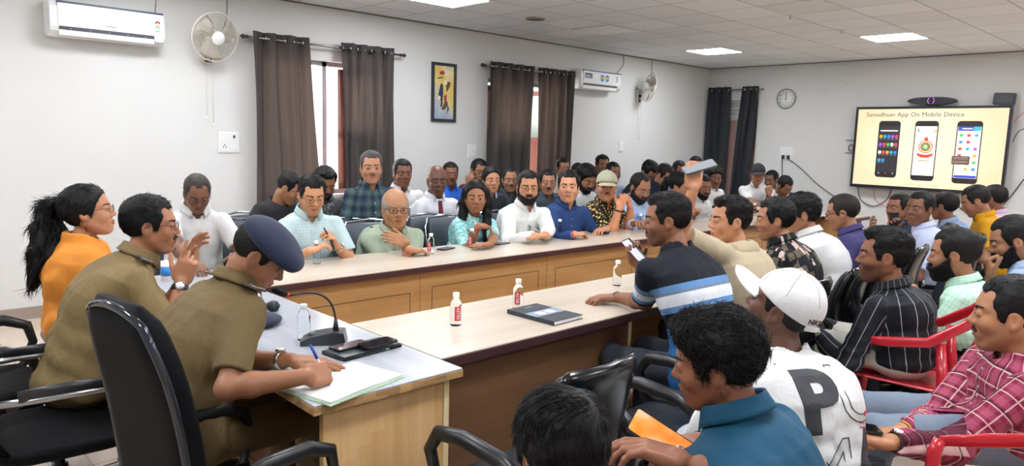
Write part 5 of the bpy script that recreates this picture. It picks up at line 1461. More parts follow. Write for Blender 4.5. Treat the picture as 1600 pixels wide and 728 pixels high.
def red_chair(label, loc, rz, group=None):
    """moulded red garden armchair"""
    t = thing('plastic_chair', label, 'chair', loc, rz, group)
    def sf(u, v): return (.22-.45*v, (u-.5)*(.44-.04*v), .44-.012*math.sin(u*PI)-.02*v+.02*abs(u-.5)**2)
    MB().grid(sf, 10, 10, True, .010).build('seat', REDC, t)
    # back: centre panel with a pattern of pips, hoop frame around it
    def bp(u, v): y = (u-.5)*(.17+.07*v); return (-.235-.13*v-.30*y*y*0, y, .46+.40*v)
    bk = MB().grid(bp, 6, 12, True, .009).build('back_panel', REDC, t)
    pip = MB()
    for i in range(5):
        for j in range(9):
            p = bp(.14+i*.18, .12+j*.09); M = TR(*p) @ Matrix.Rotation(-PI/2-.3, 4, 'Y')
            pip.lathe([(.006, .003), (.0045, .0075), (0, .008)], 6, M)
    tag(pip.build('pips', REDC, bk), kind='stuff')
    pts = [(.20, -.265, .64), (.05, -.272, .655), (-.12, -.262, .68), (-.26, -.225, .78), (-.355, -.15, .875), (-.375, 0, .895), (-.355, .15, .875), (-.26, .225, .78), (-.12, .262, .68), (.05, .272, .655), (.20, .265, .64)]
    MB().tube(pts, [.018, .026, .026, .026, .027, .028, .027, .026, .026, .026, .018], 12, flat=.42, up=(.3, 0, 1)).build('arm_and_back_rail', REDC, t)
    for s in (-1, 1):
        MB().tube([(.20, s*.265, .645), (.215, s*.262, .60), (.22, s*.25, .42), (.245, s*.265, .0)], [.020, .024, .024, .018], 8, flat=.6).build('leg', REDC, t)
        MB().tube([(-.17, s*.23, .68), (-.20, s*.225, .42), (-.27, s*.255, .0)], [.022, .026, .018], 8, flat=.6).build('leg', REDC, t)
        MB().tube([(-.215, s*.215, .42), (-.30, s*.17, .62), (-.365, s*.13, .87)], [.018, .020, .018], 8, flat=.5).build('back_upright', REDC, t)
    return t

# ---------------------------------------------------------------- small things on the tables
WATER = glass_mat('clear_bottle', 'f4f8fa', .03, 1.18); CAPW = mat('bottle_cap', 'f2f2f0', .35); LABR = mat('label_red', 'c4303c', .4); LABW = mat('label_clear', 'e8eaea', .3)
def bottle_parts(t, red=True, rot=0):
    b = MB(); prof = [(.001, .0), (.023, .0), (.026, .006), (.0245, .012), (.0265, .018)]
    for k in range(5): z = .024+k*.014; prof += [(.0268, z), (.0252, z+.006)]
    prof += [(.0268, .096), (.0255, .104), (.019, .120), (.0125, .130), (.0125, .140), (.001, .140)]
    b.lathe(prof, 24).build('bottle_body', WATER, t)
    MB().lathe([(.0145, .132), (.0150, .134), (.0150, .150), (.0135, .152), (0, .152)], 20).build('cap', CAPW, t)
    if red:
        b = MB(); n = 8; a0 = rot-.55; a1 = rot+.55; V = []
        for k in range(n+1):
            a = a0+(a1-a0)*k/n; V += [(.0274*math.cos(a), .0274*math.sin(a), .026), (.0274*math.cos(a), .0274*math.sin(a), .092)]
        b.add(V, [(2*k, 2*k+2, 2*k+3, 2*k+1) for k in range(n)], True); lb = b.build('label', LABR, t)
        M = Matrix(((-math.sin(rot), 0, math.cos(rot), 0), (math.cos(rot), 0, math.sin(rot), 0), (0, 1, 0, 0), (0, 0, 0, 1)))
        text_mb('label_text', 'ASTER', .020, WHP, lb, TR(.0268*math.cos(rot), .0268*math.sin(rot), .060) @ M @ Matrix.Rotation(-PI/2, 4, 'Z') @ TR(0, 0, .0012))
    return t
def bottle(x, y, label, red=False, z=TZ, rot=None):
    t = thing('water_bottle', label, 'water bottle', (x, y, z), 0, None)
    az = math.atan2(-y, -x)
    return bottle_parts(t, red, az+(rot if rot is not None else .4))
def bt(u, v, label, red=False, rot=None):
    p = at_z(u, v, TZ); return bottle(p[0], p[1], label, red, rot=rot)
bt(712, 508, 'clear water bottle with a red label on the right table, nearest the head desk', True, .35)
bt(809, 482, 'clear water bottle with a red label just behind the dark notebook', True, -.15)
bt(964, 446, 'clear water bottle without label in front of the man in the striped T-shirt')
bt(475, 531, 'clear ribbed water bottle on the grey head desk by the microphone')
bt(495, 412, 'clear water bottle in front of the man in pale blue looking at his phone')
bt(673, 397, 'water bottle with a red label beside the bald man in the grey green shirt', True, -.5)
bt(737, 387, 'water bottle with a red label in front of the young woman in turquoise', True, -.5)
bt(874, 369, 'clear water bottle between the white printed shirt and the navy shirt')
bt(850, 375, 'empty clear tumbler shaped bottle under the arm of the bearded man in white')
bt(1178, 337, 'water bottle with a red label in front of the man in the dark cap', True, -.4)
bt(1000, 358, 'small clear bottle behind the raised phone of the striped T-shirt man')
PHB = mat('phone_black_body', '17181c', .25); PHG = mat('phone_glass', '0b0c10', .05, coat=.5)
def phone_obj(label, M=None, loc=None, rz=0, body=PHB, scr=PHG, case=None):
    t = thing('mobile_phone', label, 'mobile phone')
    t.matrix_world = M if M is not None else TR(*loc) @ Rz(rz)
    MB().prism(rrect(-.078, .078, -.037, .037, .009), 0, .008).build('case', body, t)
    MB().prism(rrect(-.075, .075, -.034, .034, .007), .0081, .0088).build('screen', scr, t)
    MB().box(-.070, -.045, .008, .030, -.0018, -.0001, bev=.0008).build('camera_bump', PHG, t)
    return t
NBK = mat('notebook_slate', '2f343b', .5, nscale=30); PAPER = mat('paper_white', 'ecebe8', .7)
# dark notebook on the right table
p0 = [at_z(*q, TZ+.02) for q in ((806, 484), (868, 508), (907, 496), (846, 480))]
t = thing('notebook', 'closed dark slate notebook with a grey blue band on the right table', 'notebook', (2.46, 2.335, TZ), math.radians(-88))
MB().box(-.152, .152, -.105, .105, .0, .003, bev=.001).build('back_cover', NBK, t); MB().box(-.148, .149, -.102, .100, .003, .018).build('pages', PAPER, t)
cv = MB().box(-.152, .152, -.105, .105, .018, .021, bev=.001).build('front_cover', NBK, t); MB().box(-.152, .152, -.108, -.102, .0, .021, bev=.001).build('spine', NBK, t)
MB().box(-.035, .045, -.105, .105, .0211, .0216).build('band', mat('band_blue', '8494a8', .5), cv)
for y in (-.035, .03): MB().box(-.018, .028, y-.022, y+.022, .0217, .0220).build('band_window', WHP, cv)
MB().box(-.122, -.110, -.02, .03, .0211, .0214).build('cover_logo', GREYT, cv)
# small flat things before the seated people
def pz(u, v): return tuple(at_z(u, v, TZ+.0005))
phone_obj('black phone lying in front of the young woman in turquoise', loc=pz(783, 381), rz=.1, scr=mat('screen_blue_dark', '1c2c4c', .1))
phone_obj('grey phone lying by the bald man in the grey green shirt', loc=pz(697, 389), rz=.3, scr=mat('screen_grey', '6a6e70', .15))
phone_obj('dark phone lying between the bearded man in white and the navy shirt', loc=pz(862, 370), rz=.2)
def sheet(label, u, v, w, d, rz, m=PAPER, name='paper_sheet', th=.0015):
    o = MB().box(-w/2, w/2, -d/2, d/2, 0, th, bev=.0004).build(name, m, None, pz(u, v), (0, 0, rz)); return tag(o, label, 'paper')
sheet('folded white paper under the hand of the bald man in grey green', 655, 393, .16, .10, .2)
sheet('white paper before the man in the olive cap', 985, 350, .15, .10, .1)
tag(MB().box(-.11, .11, -.075, .075, 0, .012, bev=.002).build('tablet_folder', mat('folder_maroon', '5a3038', .4), None, pz(1008, 352), (0, 0, .1)), 'thin maroon folder in front of the balding bearded man', 'folder')
# ---- head desk: register, microphone, tray, phones, spare beret, hand microphone
t = thing('register_book', 'open register with white page and green marbled cover under the writing hand', 'book', (1.22, 2.10, TZ), math.radians(14))
GRC = NT('marbled_green'); GRC.set(GRC.ramp(GRC.noise(GRC.obj(), 60, 4, .7, 2), [(.35, '6a9a6a'), (.5, 'b8d4b0'), (.65, '7fb07a')]), .5); GRC = GRC.m
MB().box(-.175, .175, -.125, .125, 0, .004, bev=.001).build('cover', GRC, t)
def pg(u, v): return (-.17+.34*u, -.120+.24*v, .013+.004*math.sin(u*PI)-.004*u)
MB().box(-.17, .17, -.120, .120, .0041, .0125).build('page_block', mat('page_edges', 'd4d8d2', .7), t); MB().grid(pg, 8, 4, True, .001).build('open_page', PAPER, t)
p = at_z(384, 617, TZ+.001); t2 = MB().box(-.13, .13, -.09, .09, 0, .008, bev=.001).build('folder', mat('folder_pale', 'c9d4cc', .6), None, (1.12, 2.29, TZ), (0, 0, .3)); tag(t2, 'pale folder lying under the forearm of the writing officer', 'folder')
mx, my = 1.42, 2.58
t = thing('desk_microphone', 'black gooseneck microphone on its wedge base on the head desk', 'microphone', (mx, my, TZ+.0005), math.radians(-35))
b = MB(); P = [(-.095, .0), (-.095, .018), (-.06, .034), (.03, .052), (.075, .048), (.085, .0)]
V = [(x, y*(1-.12*(x > 0)), z) for y in (-.055, .055) for x, z in P]; k = len(P)
b.add(V, [tuple(range(k))[::-1], tuple(range(k, 2*k))]+[(i, (i+1) % k, (i+1) % k+k, i+k) for i in range(k)]); b.build('base', mat('mic_base', '2e3236', .3, coat=.2), t)
MB().lathe([(.016, 0), (.018, .006), (.010, .012), (0, .013)], 16, TR(-.055, .0, .033)).build('talk_button', mat('mic_button', '50555a', .3), t)
mh = at_d(452, 462, 2.72); mloc = t.matrix_basis.inverted() if False else (TR(mx, my, TZ) @ Rz(math.radians(-35))).inverted()
hA = mloc @ Vector(mh); hB = mloc @ Vector(at_d(425, 452, 2.70))
c0 = Vector((.04, 0, .05)); c1 = Vector((.045, 0, .12)); c2 = Vector((.04, 0, .17))
def bez(P, n=22):
    out = []
    for i in range(n+1):
        s = i/n; Q = [Vector(p) for p in P]
        while len(Q) > 1: Q = [Q[j].lerp(Q[j+1], s) for j in range(len(Q)-1)]
        out.append(Q[0])
    return out
gp = bez([c0, c0+Vector((0, 0, .07)), c0+Vector((.0, 0, .17)), c0.lerp(hA, .55)+Vector((0, 0, .09)), hA])
MB().tube([c0+Vector((0, 0, -.003)), c0+Vector((0, 0, .05))], [.014, .007], 12).build('neck_socket', DARK, t)
MB().tube(gp, .0045, 8).build('gooseneck', DARK, t)
d_ = (hB-hA).normalized(); MB().tube([hA, hA+d_*.010], .0085, 12).build('light_ring', mat('ring_red', 'c8384a', .4), t)
MB().tube([hA+d_*.010, hA+d_*.02, hA+d_*.055, hA+d_*.068], [.010, .014, .013, .006], 14).build('mic_capsule', mat('mic_foam', '1a1a1c', .9), t)
# glass tray with two phones on it
tx, ty = 1.48, 2.395
t = thing('glass_tray', 'greenish glass tablet stand lying in front of the microphone', 'glass tray', (tx, ty, TZ+.0005), math.radians(6))
MB().prism(rrect(-.145, .145, -.075, .075, .012), 0, .010).build('glass_plate', glass_mat('green_glass', '7aa89c', .05, 1.45), t)
MB().box(-.135, .135, -.065, .065, .0102, .013, bev=.001).build('lining', mat('tray_dark', '3c4448', .3), t)
phone_obj('brown backed phone on the glass tray next to the microphone base', loc=(1.44, 2.425, TZ+.0145), rz=.1, scr=mat('phone_brown', '5a484c', .15, coat=.4))
phone_obj('black phone on the glass tray nearest the desk edge', loc=(1.53, 2.365, TZ+.0240), rz=.12)
t = thing('hand_microphone', 'black handheld microphone lying on the head desk behind the writing officer', 'microphone', tuple(at_z(428, 478, TZ+.026)), math.radians(-25))
MB().tube([(-.20, 0, -.004), (-.05, 0, 0), (-.02, 0, 0)], [.011, .016, .018], 16).build('handle', DARK, t)
MB().lathe([(.001, -.03), (.018, -.028), (.026, -.012), (.027, .0), (.022, .018), (.0, .030)], 18, Matrix.Rotation(PI/2, 4, 'Y')).build('grille_head', mat('mic_mesh', '2a2a2e', .5, .4, bump=.5, bscale=500), t)
MB().lathe([(.0272, -.003), (.0285, 0), (.0272, .003)], 18, Matrix.Rotation(PI/2, 4, 'Y')).build('ring', mat('mic_ring', '55585e', .3, .8), t)
BERET = NT('beret_navy'); BERET.set(BERET.mix(BERET.noise(BERET.obj(), 30, 3), srgb('151d35'), srgb('1d2742')), .9); BERET.b.inputs['Sheen Weight'].default_value = .08; BERET.bump(BERET.noise(BERET.obj(), 500, 2), .2, .003); BERET = BERET.m
V, Q = mesh_sdf(lambda q: smax(smin(s_ell(q, (0, 0, .022), (.125, .10, .026)), s_ell(q, (-.03, .01, .035), (.08, .07, .024)), .03)+wob(q, 40, .004), .001-q[:, 2], .006), (-.17, -.15, -.01), (.17, .15, .09), .006)
p = at_z(400, 508, TZ+.001); o = link('beret', np_mesh('beret', V, Q), BERET, None, True); o.location = (p[0], p[1], TZ); o.rotation_euler = (0, 0, .4); tag(o, 'spare navy beret lying on the head desk behind the writing officer', 'beret')
# blue and white cup and a pack beside the moustached officer
p = at_z(262, 438, TZ); t = thing('paper_cup', 'blue and white cup on the head desk between the officer and the elderly man', 'cup', tuple(p))
MB().lathe([(.001, 0), (.034, 0), (.040, .11), (.037, .11), (.033, .006), (.001, .006)], 20).build('cup_body', WHP, t); MB().lathe([(.0352, .03), (.0385, .085), (.0390, .085), (.0357, .03)], 20).build('blue_band', BLUP, t)
MB().tube([(.01, 0, .01), (.03, .01, .14), (.06, .03, .18)], .0035, 6).build('straw', BLKP, t)
# ---- chairs
exec_chair('tall black leather office chair with glossy rim behind the writing officer', (.86, 2.12, 0), math.radians(9)).scale = (.90, .80, .97)
mesh_chair('black office chair with bright metal side frame under the moustached officer', (.56, 3.10, 0), math.radians(-4))
exec_chair('black office chair under the woman in the orange scarf at the left edge', (.40, 3.78, 0), math.radians(-8))
banquet_chair('grey padded chair with chrome hoop beside the elderly man in the white shirt', (2.18, 5.25, 0), math.radians(-95))
AC0 = 'empty black armchair at the right table, '
arm_chair(AC0+'nearest the head desk with its back to us', (1.66, 1.62, 0), math.radians(92))
arm_chair(AC0+'second from the head desk', (2.52, 1.58, 0), math.radians(92))
def red_at(u, v, yaw, label):
    p = at_z(u, v, .905); y = math.radians(yaw); return red_chair(label, (p[0]+.375*math.cos(y), p[1]+.375*math.sin(y), 0), y)
red_chair('red plastic chair under the man in maroon plaid, its arm at the bottom edge', (2.51, .336, 0), math.radians(124))
# ---------------------------------------------------------------- the people
def T(u, v, z=.785): return at_z(u, v, z)
def face_cam(u, v, fv):
    r = pray(u, v); return math.degrees(math.atan2(r[1], r[0]))+180-fv
CH = {}
def nick(label):
    w = label.split(',')[0].split()[1:]
    return 'person '+' '.join(w[:10])
def seat(kind, info, label, back=.0, rz=None, group=None, off=(0, 0)):
    b = info['base']; yaw = rz if rz is not None else math.degrees(info['root'].rotation_euler[2])
    x = b[0]+off[0]+back*-math.cos(math.radians(yaw)); y = b[1]+off[1]+back*-math.sin(math.radians(yaw))
    fn = dict(low=low_chair, arm=arm_chair, banq=banquet_chair, red=red_chair)[kind]
    if kind not in CH: CH[kind] = fn(label, (x, y, 0), math.radians(yaw), group)
    else: dup(CH[kind], (x, y, 0), math.radians(yaw), label).__class__
from mathutils.bvhtree import BVHTree
def placket(I, m):
    me = I['shirt'].data; bv = BVHTree.FromPolygons([tuple(x.co) for x in me.vertices], [tuple(p.vertices) for p in me.polygons])
    def on(t, s, lift):
        b = I['P0']+I['U']*(t*I['Lt'])+I['S']*s; o = b+I['F']*.5; h = bv.ray_cast(Vector(o), Vector(-I['F']), .6)[0]
        return (np.array(h) if h is not None else b+I['F']*.12)+I['F']*lift
    k = 16; V = []
    for i in range(k+1):
        t = .08+.74*i/k; V += [on(t, -.017, .0008), on(t, -.016, .0035), on(t, .016, .0035), on(t, .017, .0008)]
    b = MB(); b.add(V, [(4*i+j, 4*i+j+1, 4*i+j+5, 4*i+j+4) for i in range(k) for j in range(3)], True)
    pl = b.build('placket', m, I['shirt'])
    at = pl.data.attributes.new('tc', 'FLOAT_VECTOR', 'POINT'); cv = np.array(b.V)-I['P0']; at.data.foreach_set('vector', np.stack([cv@I['S'], cv@I['F']*0, cv@I['U']], 1).astype(f32).ravel())
    M3 = Matrix(np.stack([I['S'], I['U'], I['F']], 1).tolist()).to_4x4()
    for i in range(6):
        MB().lathe([(.0055, 0), (.0055, .0018), (0, .0022)], 10, Matrix.Translation(Vector(on(.12+.13*i, 0, .0034))) @ M3).build('button', mat('button_pale', 'b8b4ac', .3), pl)
def P_(label, u, v, h, by, fv, **k):
    kind = k.pop('chair', None); cl = k.pop('clabel', None)
    I = person(label, u, v, h, by, fy=face_cam(u, v, fv), **k)
    if k.get('collar', True) is True and k.get('near', 0) >= 1 and k.get('neckV', True): placket(I, k['top'])
    if kind: seat(kind, I, cl or (dict(arm='black armchair', banq='grey padded chair', red='red plastic chair', low='low backed dark chair')[kind]+' under the '+nick(label)), back=.03)
    return I
def sdf_child(I, name, f, lo, hi, h, m, parent=None):
    V, Q = mesh_sdf(f, lo, hi, h); me = np_mesh(name, V, Q)
    at = me.attributes.new('tc', 'FLOAT_VECTOR', 'POINT'); at.data.foreach_set('vector', V.astype(f32).ravel())
    return link(name, me, m, parent or I['root'], True)
def strand(I, pts, rad, m, n=500, seed=0, wave=.006, name='hair', world=True, ln=.07, h=.006):
    """thick lock of hair along points"""
    P = [np.array(I['inv'](p)) if world else np.array(p, float) for p in pts]
    def f(q):
        d = None
        for i in range(len(P)-1):
            e = s_cone(q, P[i], P[i+1], rad[i], rad[i+1]); d = e if d is None else smin(d, e, .02)
        return d+wob(q, 55, wave, seed)+wob(q*A3(2, 2, .5), 150, wave*.4, seed+1)
    A = np.array(P); V, Q = mesh_sdf(f, A.min(0)-max(rad)-.02, A.max(0)+max(rad)+.02, h)
    N = vnormals(V, Q)
    def fl(p):
        D = np.stack([np.linalg.norm(p-(P[i]+P[i+1])/2, axis=1) for i in range(len(P)-1)], 1).argmin(1)
        return np.array([P[i+1]-P[i] for i in range(len(P)-1)])[D]/.05
    tv, tq = tufts(V, N, n, ln, .0016, seed, fl, .10, .35)
    me = np_mesh(name, np.concatenate([V, tv]), np.concatenate([Q, tq+len(V)]))
    return link(name, me, m, I['root'], True)
def watch(I, side, strap, label=None, name='wristwatch', face=True, k=.045, w=.010):
    a = I['arms'][0 if side == 'L' else 1]; W = a['W']-a['fd']*k; M = frame(a['fd'], a['HM'][:, 2])
    r = (.0245+.016*k/.17)*(I['bs'])+.003
    t = np.linspace(0, 2*PI, 25)[:-1]
    b = MB(); b.tube([W+M[:, 1]*math.cos(x)*r*1.02+M[:, 2]*math.sin(x)*r*.98 for x in t], w, 6, closed=True, flat=.28, up=tuple(a['fd']))
    o = b.build(name, strap, I['root'])
    if face:
        Mt = Matrix.Translation(Vector(W+M[:, 2]*(r+.002))) @ Matrix([list(x)+[0] for x in M]+[[0, 0, 0, 1]]).to_4x4()
        MB().lathe([(.0, 0), (.019, 0), (.019, .006), (.016, .008), (0, .008)], 18, Mt).build('watch_case', CHR, o)
        MB().lathe([(.0, .0082), (.0145, .0082), (.0145, .0088), (0, .0088)], 18, Mt).build('watch_dial', WHP if name == 'wristwatch' else BLKP, o)
    return o
def held_phone(I, side, label, off=(.075, .0, -.034), rx=0, ry=0, rz=0, scr=PHG, body=PHB):
    p, M = hand_pt(I, side, off); M4 = Matrix.Translation(Vector(p)) @ Matrix([list(r)+[0] for r in M]+[[0, 0, 0, 1]]).to_4x4()
    return phone_obj(label, M=M4 @ Rz(rz) @ Matrix.Rotation(rx, 4, 'X') @ Matrix.Rotation(ry, 4, 'Y'), scr=scr, body=body)
def cap(I, m, crown=.094, blift=-.10, seams=None, tilt=0, name='cap', brim_m=None, back=False, h=.0045, lift=.0):
    def f(q):
        p = yabs(q)
        c = s_ell(p, (-.012, 0, .036+lift), (.108, .086, crown)); c = smax(c, -(q[:, 2]-(.022+lift+.26*q[:, 0])), .004)
        return smin(c, s_sph(p, (-.012, 0, .036+crown+lift), .006), .004)+wob(q, 60, .0012)
    V, Q = mesh_sdf(f, (-.15, -.12, -.02), (.14, .12, .18), h)
    me = np_mesh(name, V, Q); me.polygons.foreach_set('use_smooth', np.ones(len(me.polygons), bool)); o = I['attach'](name, me, m)
    def g(q):
        z0 = .032+lift-2.6*q[:, 1]**2+blift*(q[:, 0]-.08)
        r = np.sqrt(((q[:, 0]-.082)/.100)**2+(q[:, 1]/.076)**2)
        return np.maximum(np.maximum((r-1)*.07, np.abs(q[:, 2]-z0)-.0035), .070-q[:, 0])*.8
    V, Q = mesh_sdf(g, (.05, -.09, -.02), (.20, .09, .06), .0032)
    me = np_mesh('brim', V, Q); me.polygons.foreach_set('use_smooth', np.ones(len(me.polygons), bool)); I['attach']('brim', me, brim_m or m, o, Matrix.Identity(4))
    if seams:
        for k in range(6):
            a = math.pi*(k+.5)/3; pts = []
            for e in np.linspace(.30, 1.5, 14):
                pts.append((-.012+.1095*math.cos(e)*math.cos(a), .0875*math.cos(e)*math.sin(a), .036+lift+(crown+.0015)*math.sin(e)))
            I['attach']('seam', MB().tube(pts, .0011, 5).build('seam', seams).data, None, o, Matrix.Identity(4))
        for x in [x for x in bpy.data.objects if x.name.startswith('seam') and x.parent is None]: bpy.data.objects.remove(x)
    return o

KHA = cloth_mat('khaki_uniform', '6c5a3b', None, .7, bumps=.4); KHA2 = cloth_mat('khaki_light', '7c6945', None, .7, bumps=.4)
# -- writing officer
I = P_('person in khaki uniform and navy beret bending to write', 408, 398, 108, 4, -78, pitch=40, d=2.62, lean=.20, bow=.05, zs=.55, skin='8a5c42', hair=('short', .8), hcol='0c0a0a', top=KHA, sleeve='elbow', near=2,
       L=dict(t=at_z(455, 562, .80), pose='flat', dir=(.8, -.5, -.1), pole=(-.2, .5, -1)), R=dict(t=at_z(480, 588, .815), pose='write', dir=(.95, .25, -.1), up=(-.1, -.75, .65), pole=(-.5, -.6, -.8)), legs='6b5b3e', sc=1.03)
OFF2 = I
def beretf(q):
    M = rotm(0, .10, .10).astype(f32); p = (q-A3(.004, -.012, .070))@M
    d = s_ell(p, (.010, -.010, .0), (.128, .108, .050)); d = smin(d, s_ell(q, (.03, -.052, .052), (.085, .050, .034)), .03); d = smin(d, s_ell(q, (-.008, 0, .050), (.107, .087, .074)), .03)
    d = smax(d, f32(.040)-q[:, 2]-.12*q[:, 0], .008); return d+wob(q, 45, .0015)
V, Q = mesh_sdf(beretf, (-.19, -.19, -.06), (.19, .15, .16), .004); me = np_mesh('beret', V, Q); me.polygons.foreach_set('use_smooth', np.ones(len(me.polygons), bool)); bo = I['attach']('beret', me, BERET)
MB().tube([(-.012+.101*math.cos(a), .0835*math.sin(a), .044-.05*math.cos(a)*.3) for a in np.linspace(0, 2*PI, 33)[:-1]], .0058, 8, closed=True, flat=.5).build('beret_band', mat('beret_leather', '12141c', .4), bo)
watch(I, 'L', CHR)
def epaulette(I, side, stars=2):
    a = I['arms'][0 if side == 'L' else 1]; S0 = a['S']+I['U']*.066*I['bs']; N0 = I['Nl']+I['U']*.005
    d = (S0-N0)/np.linalg.norm(S0-N0); M = frame(d, I['U']); p = N0+d*.075
    M4 = Matrix.Translation(Vector(p+M[:, 2]*.010)) @ Matrix([list(r)+[0] for r in M]+[[0, 0, 0, 1]]).to_4x4()
    e = MB().box(0, .115, -.024, .024, -.004, .003, bev=.003, M=M4).build('epaulette', mat('epaulette_dark', '3a3428', .6), I['shirt'])
    for k in range(stars):
        st = [(.030+k*.032+(.011 if j % 2 == 0 else .005)*math.cos(j*PI/5), (.011 if j % 2 == 0 else .005)*math.sin(j*PI/5)) for j in range(10)]
        MB().prism(st, .003, .0065, M=M4).build('star', CHR, e)
    MB().box(.088, .112, -.020, .020, .003, .0065, bev=.001, M=M4).build('shoulder_title', mat('title_silver', 'b8b8b4', .3, .8), e)
for sd in 'LR': epaulette(I, sd)
p, M = hand_pt(I, 'R', (.085, .012, -.012)); d = Vector((-.05, .05, .14)).normalized()
t = thing('ballpoint_pen', 'blue capped pen held upright over the register page', 'pen'); tip = Vector(p)+Vector((.02, .0, 0)); tip.z = TZ+.0190
MB().tube([tip, tip+d*.012], [.0008, .0035], 8).build('tip', CHR, t); MB().tube([tip+d*.012, tip+d*.085], .0042, 10).build('barrel', mat('pen_clear', 'b9c4d8', .2), t); MB().tube([tip+d*.085, tip+d*.135, tip+d*.138], [.0052, .0050, .002], 10).build('cap', mat('pen_blue', '1f4fb0', .3), t)
# -- moustached officer
I = P_('person in khaki uniform with moustache and spectacles gesturing with both hands', 236, 352, 88, -4, -84, pitch=3, d=3.12, lean=.24, bow=.04, skin='96654a', hair=('side', .9), hcol='0b0a0a', mous=(.0045, .027), specs='thin', top=KHA2, sleeve='elbow', near=2,
       L=dict(t=at_d(296, 418, 3.22), pose='relax', dir=(.25, .10, 1), up=(-.6, .6, .1), pole=(-.3, .4, -1)), R=dict(t=at_d(283, 440, 3.05), pose='point', dir=(.35, -.05, 1), up=(-.3, -.9, .3), pole=(-.2, -.5, -1)), legs='6b5b3e')
for sd in 'LR': epaulette(I, sd)
watch(I, 'R', DARK, k=.03, w=.013)
# -- woman with orange scarf
I = P_('person in grey kurta and orange scarf with long wavy ponytail and glasses', 138, 330, 80, -16, -80, pitch=-6, d=3.68, lean=.02, bow=.01, fem=1, skin='a87456', hair=('long', 1.0), hcol='0c0a0b', specs='thin', top=cloth_mat('kurta_grey', '8e8684'), sleeve='elbow', near=1, L=dict(tl=(.34, .12, .70)), R=dict(tl=(.32, -.14, .70)), legs='b06a2a', brow=.8, collar=False, neckV=False)
WOM = I
HB = hair_mat('0c0a0b')
strand(I, [at_d(112, 318, 3.72), at_d(92, 318, 3.70), at_d(76, 325, 3.66), at_d(68, 350, 3.64), at_d(66, 385, 3.62), at_d(56, 415, 3.60), at_d(48, 445, 3.58)], [.030, .026, .040, .050, .055, .040, .012], HB, 1500, 3, .012)
strand(I, [at_d(90, 335, 3.70), at_d(88, 370, 3.66), at_d(78, 405, 3.62), at_d(60, 440, 3.60)], [.03, .045, .04, .012], HB, 900, 5, .012)
MB().tube([np.array(I['inv'](at_d(97, 312, 3.70)))+np.array([.0, .028*math.cos(a), .028*math.sin(a)]) for a in np.linspace(0, 2*PI, 17)[:-1]], .008, 6, closed=True).build('hair_tie', DARK, I['root'])
loft = I['loft']
def dup_f(q):
    d = loft(q, .034); 
    for a in I['arms']: d = smin(d, s_cone(q, a['S'], a['E'], .066, .075), .06)
    t = ((q-A3(I['P0']))@A3(I['U']))/f32(I['Lt'])
    ph = q[:, 1]*52+q[:, 2]*26+q[:, 0]*20+wob(q, 14, 2.0, 3)
    d = d+np.sin(ph)*f32(.0065)*np.clip(1.25-t, .1, 1)+wob(q, 40, .004, 2)
    d = smax(d, -s_cone(q, I['Nl']-I['U']*.02, I['nbl']+(I['nbl']-I['Nl'])*.5, .062, .085), .01)
    return smax(d, f32(.52)+.10*np.sin(q[:, 1]*20)*.2-q[:, 2], .01)
SC_ = cloth_mat('scarf_orange', 'd98a35', None, .75, bumps=.3)
sdf_child(I, 'scarf', dup_f, (-.42, -.42, .45), (.5, .42, 1.25), .008, SC_)
# -- elderly man, near end of the long table
WS = lambda n, c='cfcfce': cloth_mat('shirt_'+n, c, None, .7, bumps=.3)
I = P_('person in short sleeved white shirt and glasses reading with bowed head near the plain wall', 308, 302, 56, -98, -8, pitch=32, row=('y', 4.78), lean=.14, skin='6e4a38', hair=('recede', 1), hcol='3a3532', specs='thin', top=WS('elderly'), near=1, L=dict(t=at_y(372, 398, 4.45), pose='relax'), R=dict(t=at_y(300, 410, 4.35), pose='relax'), chair='banq', fat=.3)
# -- front row of the long table
I = P_('person in pale blue check shirt and glasses looking at a phone', 487, 304, 58, -98, -14, pitch=20, row=('y', 4.48), lean=.10, skin='b07e5e', hair=('side', .9), hcol='0d0b0a', specs='thin', top=cloth_mat('paleblue_check', 'b9ced0', 'check', c2='7fa2a8'), near=1, L=dict(t=at_y(527, 385, 4.28), pose='grip', dir=(-.45, -.2, .75), up=(.5, -.3, .5)), R=dict(t=at_y(483, 392, 4.22), pose='relax', dir=(.9, .1, .3)), chair='banq', fat=.2, stub=.15)
held_phone(I, 'L', 'black phone held by the man in the pale blue check shirt', off=(.07, .02, -.03))
watch(I, 'L', CHR, k=.02)
I = P_('person bald with dark glasses in grey green shirt, arms folded on the table', 618, 325, 60, -100, -12, pitch=6, row=('y', 4.42), lean=.16, bow=.04, skin='996c4f', hair=('rim', .7), hcol='8a8480', specs='thick', top=cloth_mat('sage', '93a08c', bumps=.35), near=1, L=dict(t=at_y(634, 379, 4.22), pose='relax', dir=(-.9, .2, .35), up=(-.2, -.9, .3), pole=(.5, -.3, -1)), R=dict(t=at_z(640, 390, .80), pose='relax', dir=(1, -.15, -.1), pole=(-.8, .0, -1)), chair='banq', fat=.7, sleeve='short', mouth=0)
watch(I, 'R', mat('thread_red', 'b02c34', .8), face=False, name='wrist_thread', k=.01, w=.005)
I = P_('person in turquoise kurta with long straight dark hair, arms on the table', 743, 308, 50, -96, -4, pitch=4, row=('y', 4.45), lean=.10, fem=1, skin='8a5c42', hair=('long', .9), hcol='0c0a0b', top=cloth_mat('turquoise_tie', '6fb5b4', 'tie', c2='c8e2de', bumps=.35), sleeve='elbow', near=1, L=dict(t=at_z(765, 381, .79), pose='flat', dir=(-1, .1, 0), pole=(.9, 0, -1)), R=dict(t=at_y(748, 352, 4.2), pose='relax', dir=(1, .0, -.1), up=(0, -.3, 1), pole=(-.7, -.2, -1)), chair='banq', collar=False, neckV=False, brow=.8)
HB2 = hair_mat('0c0a0b')
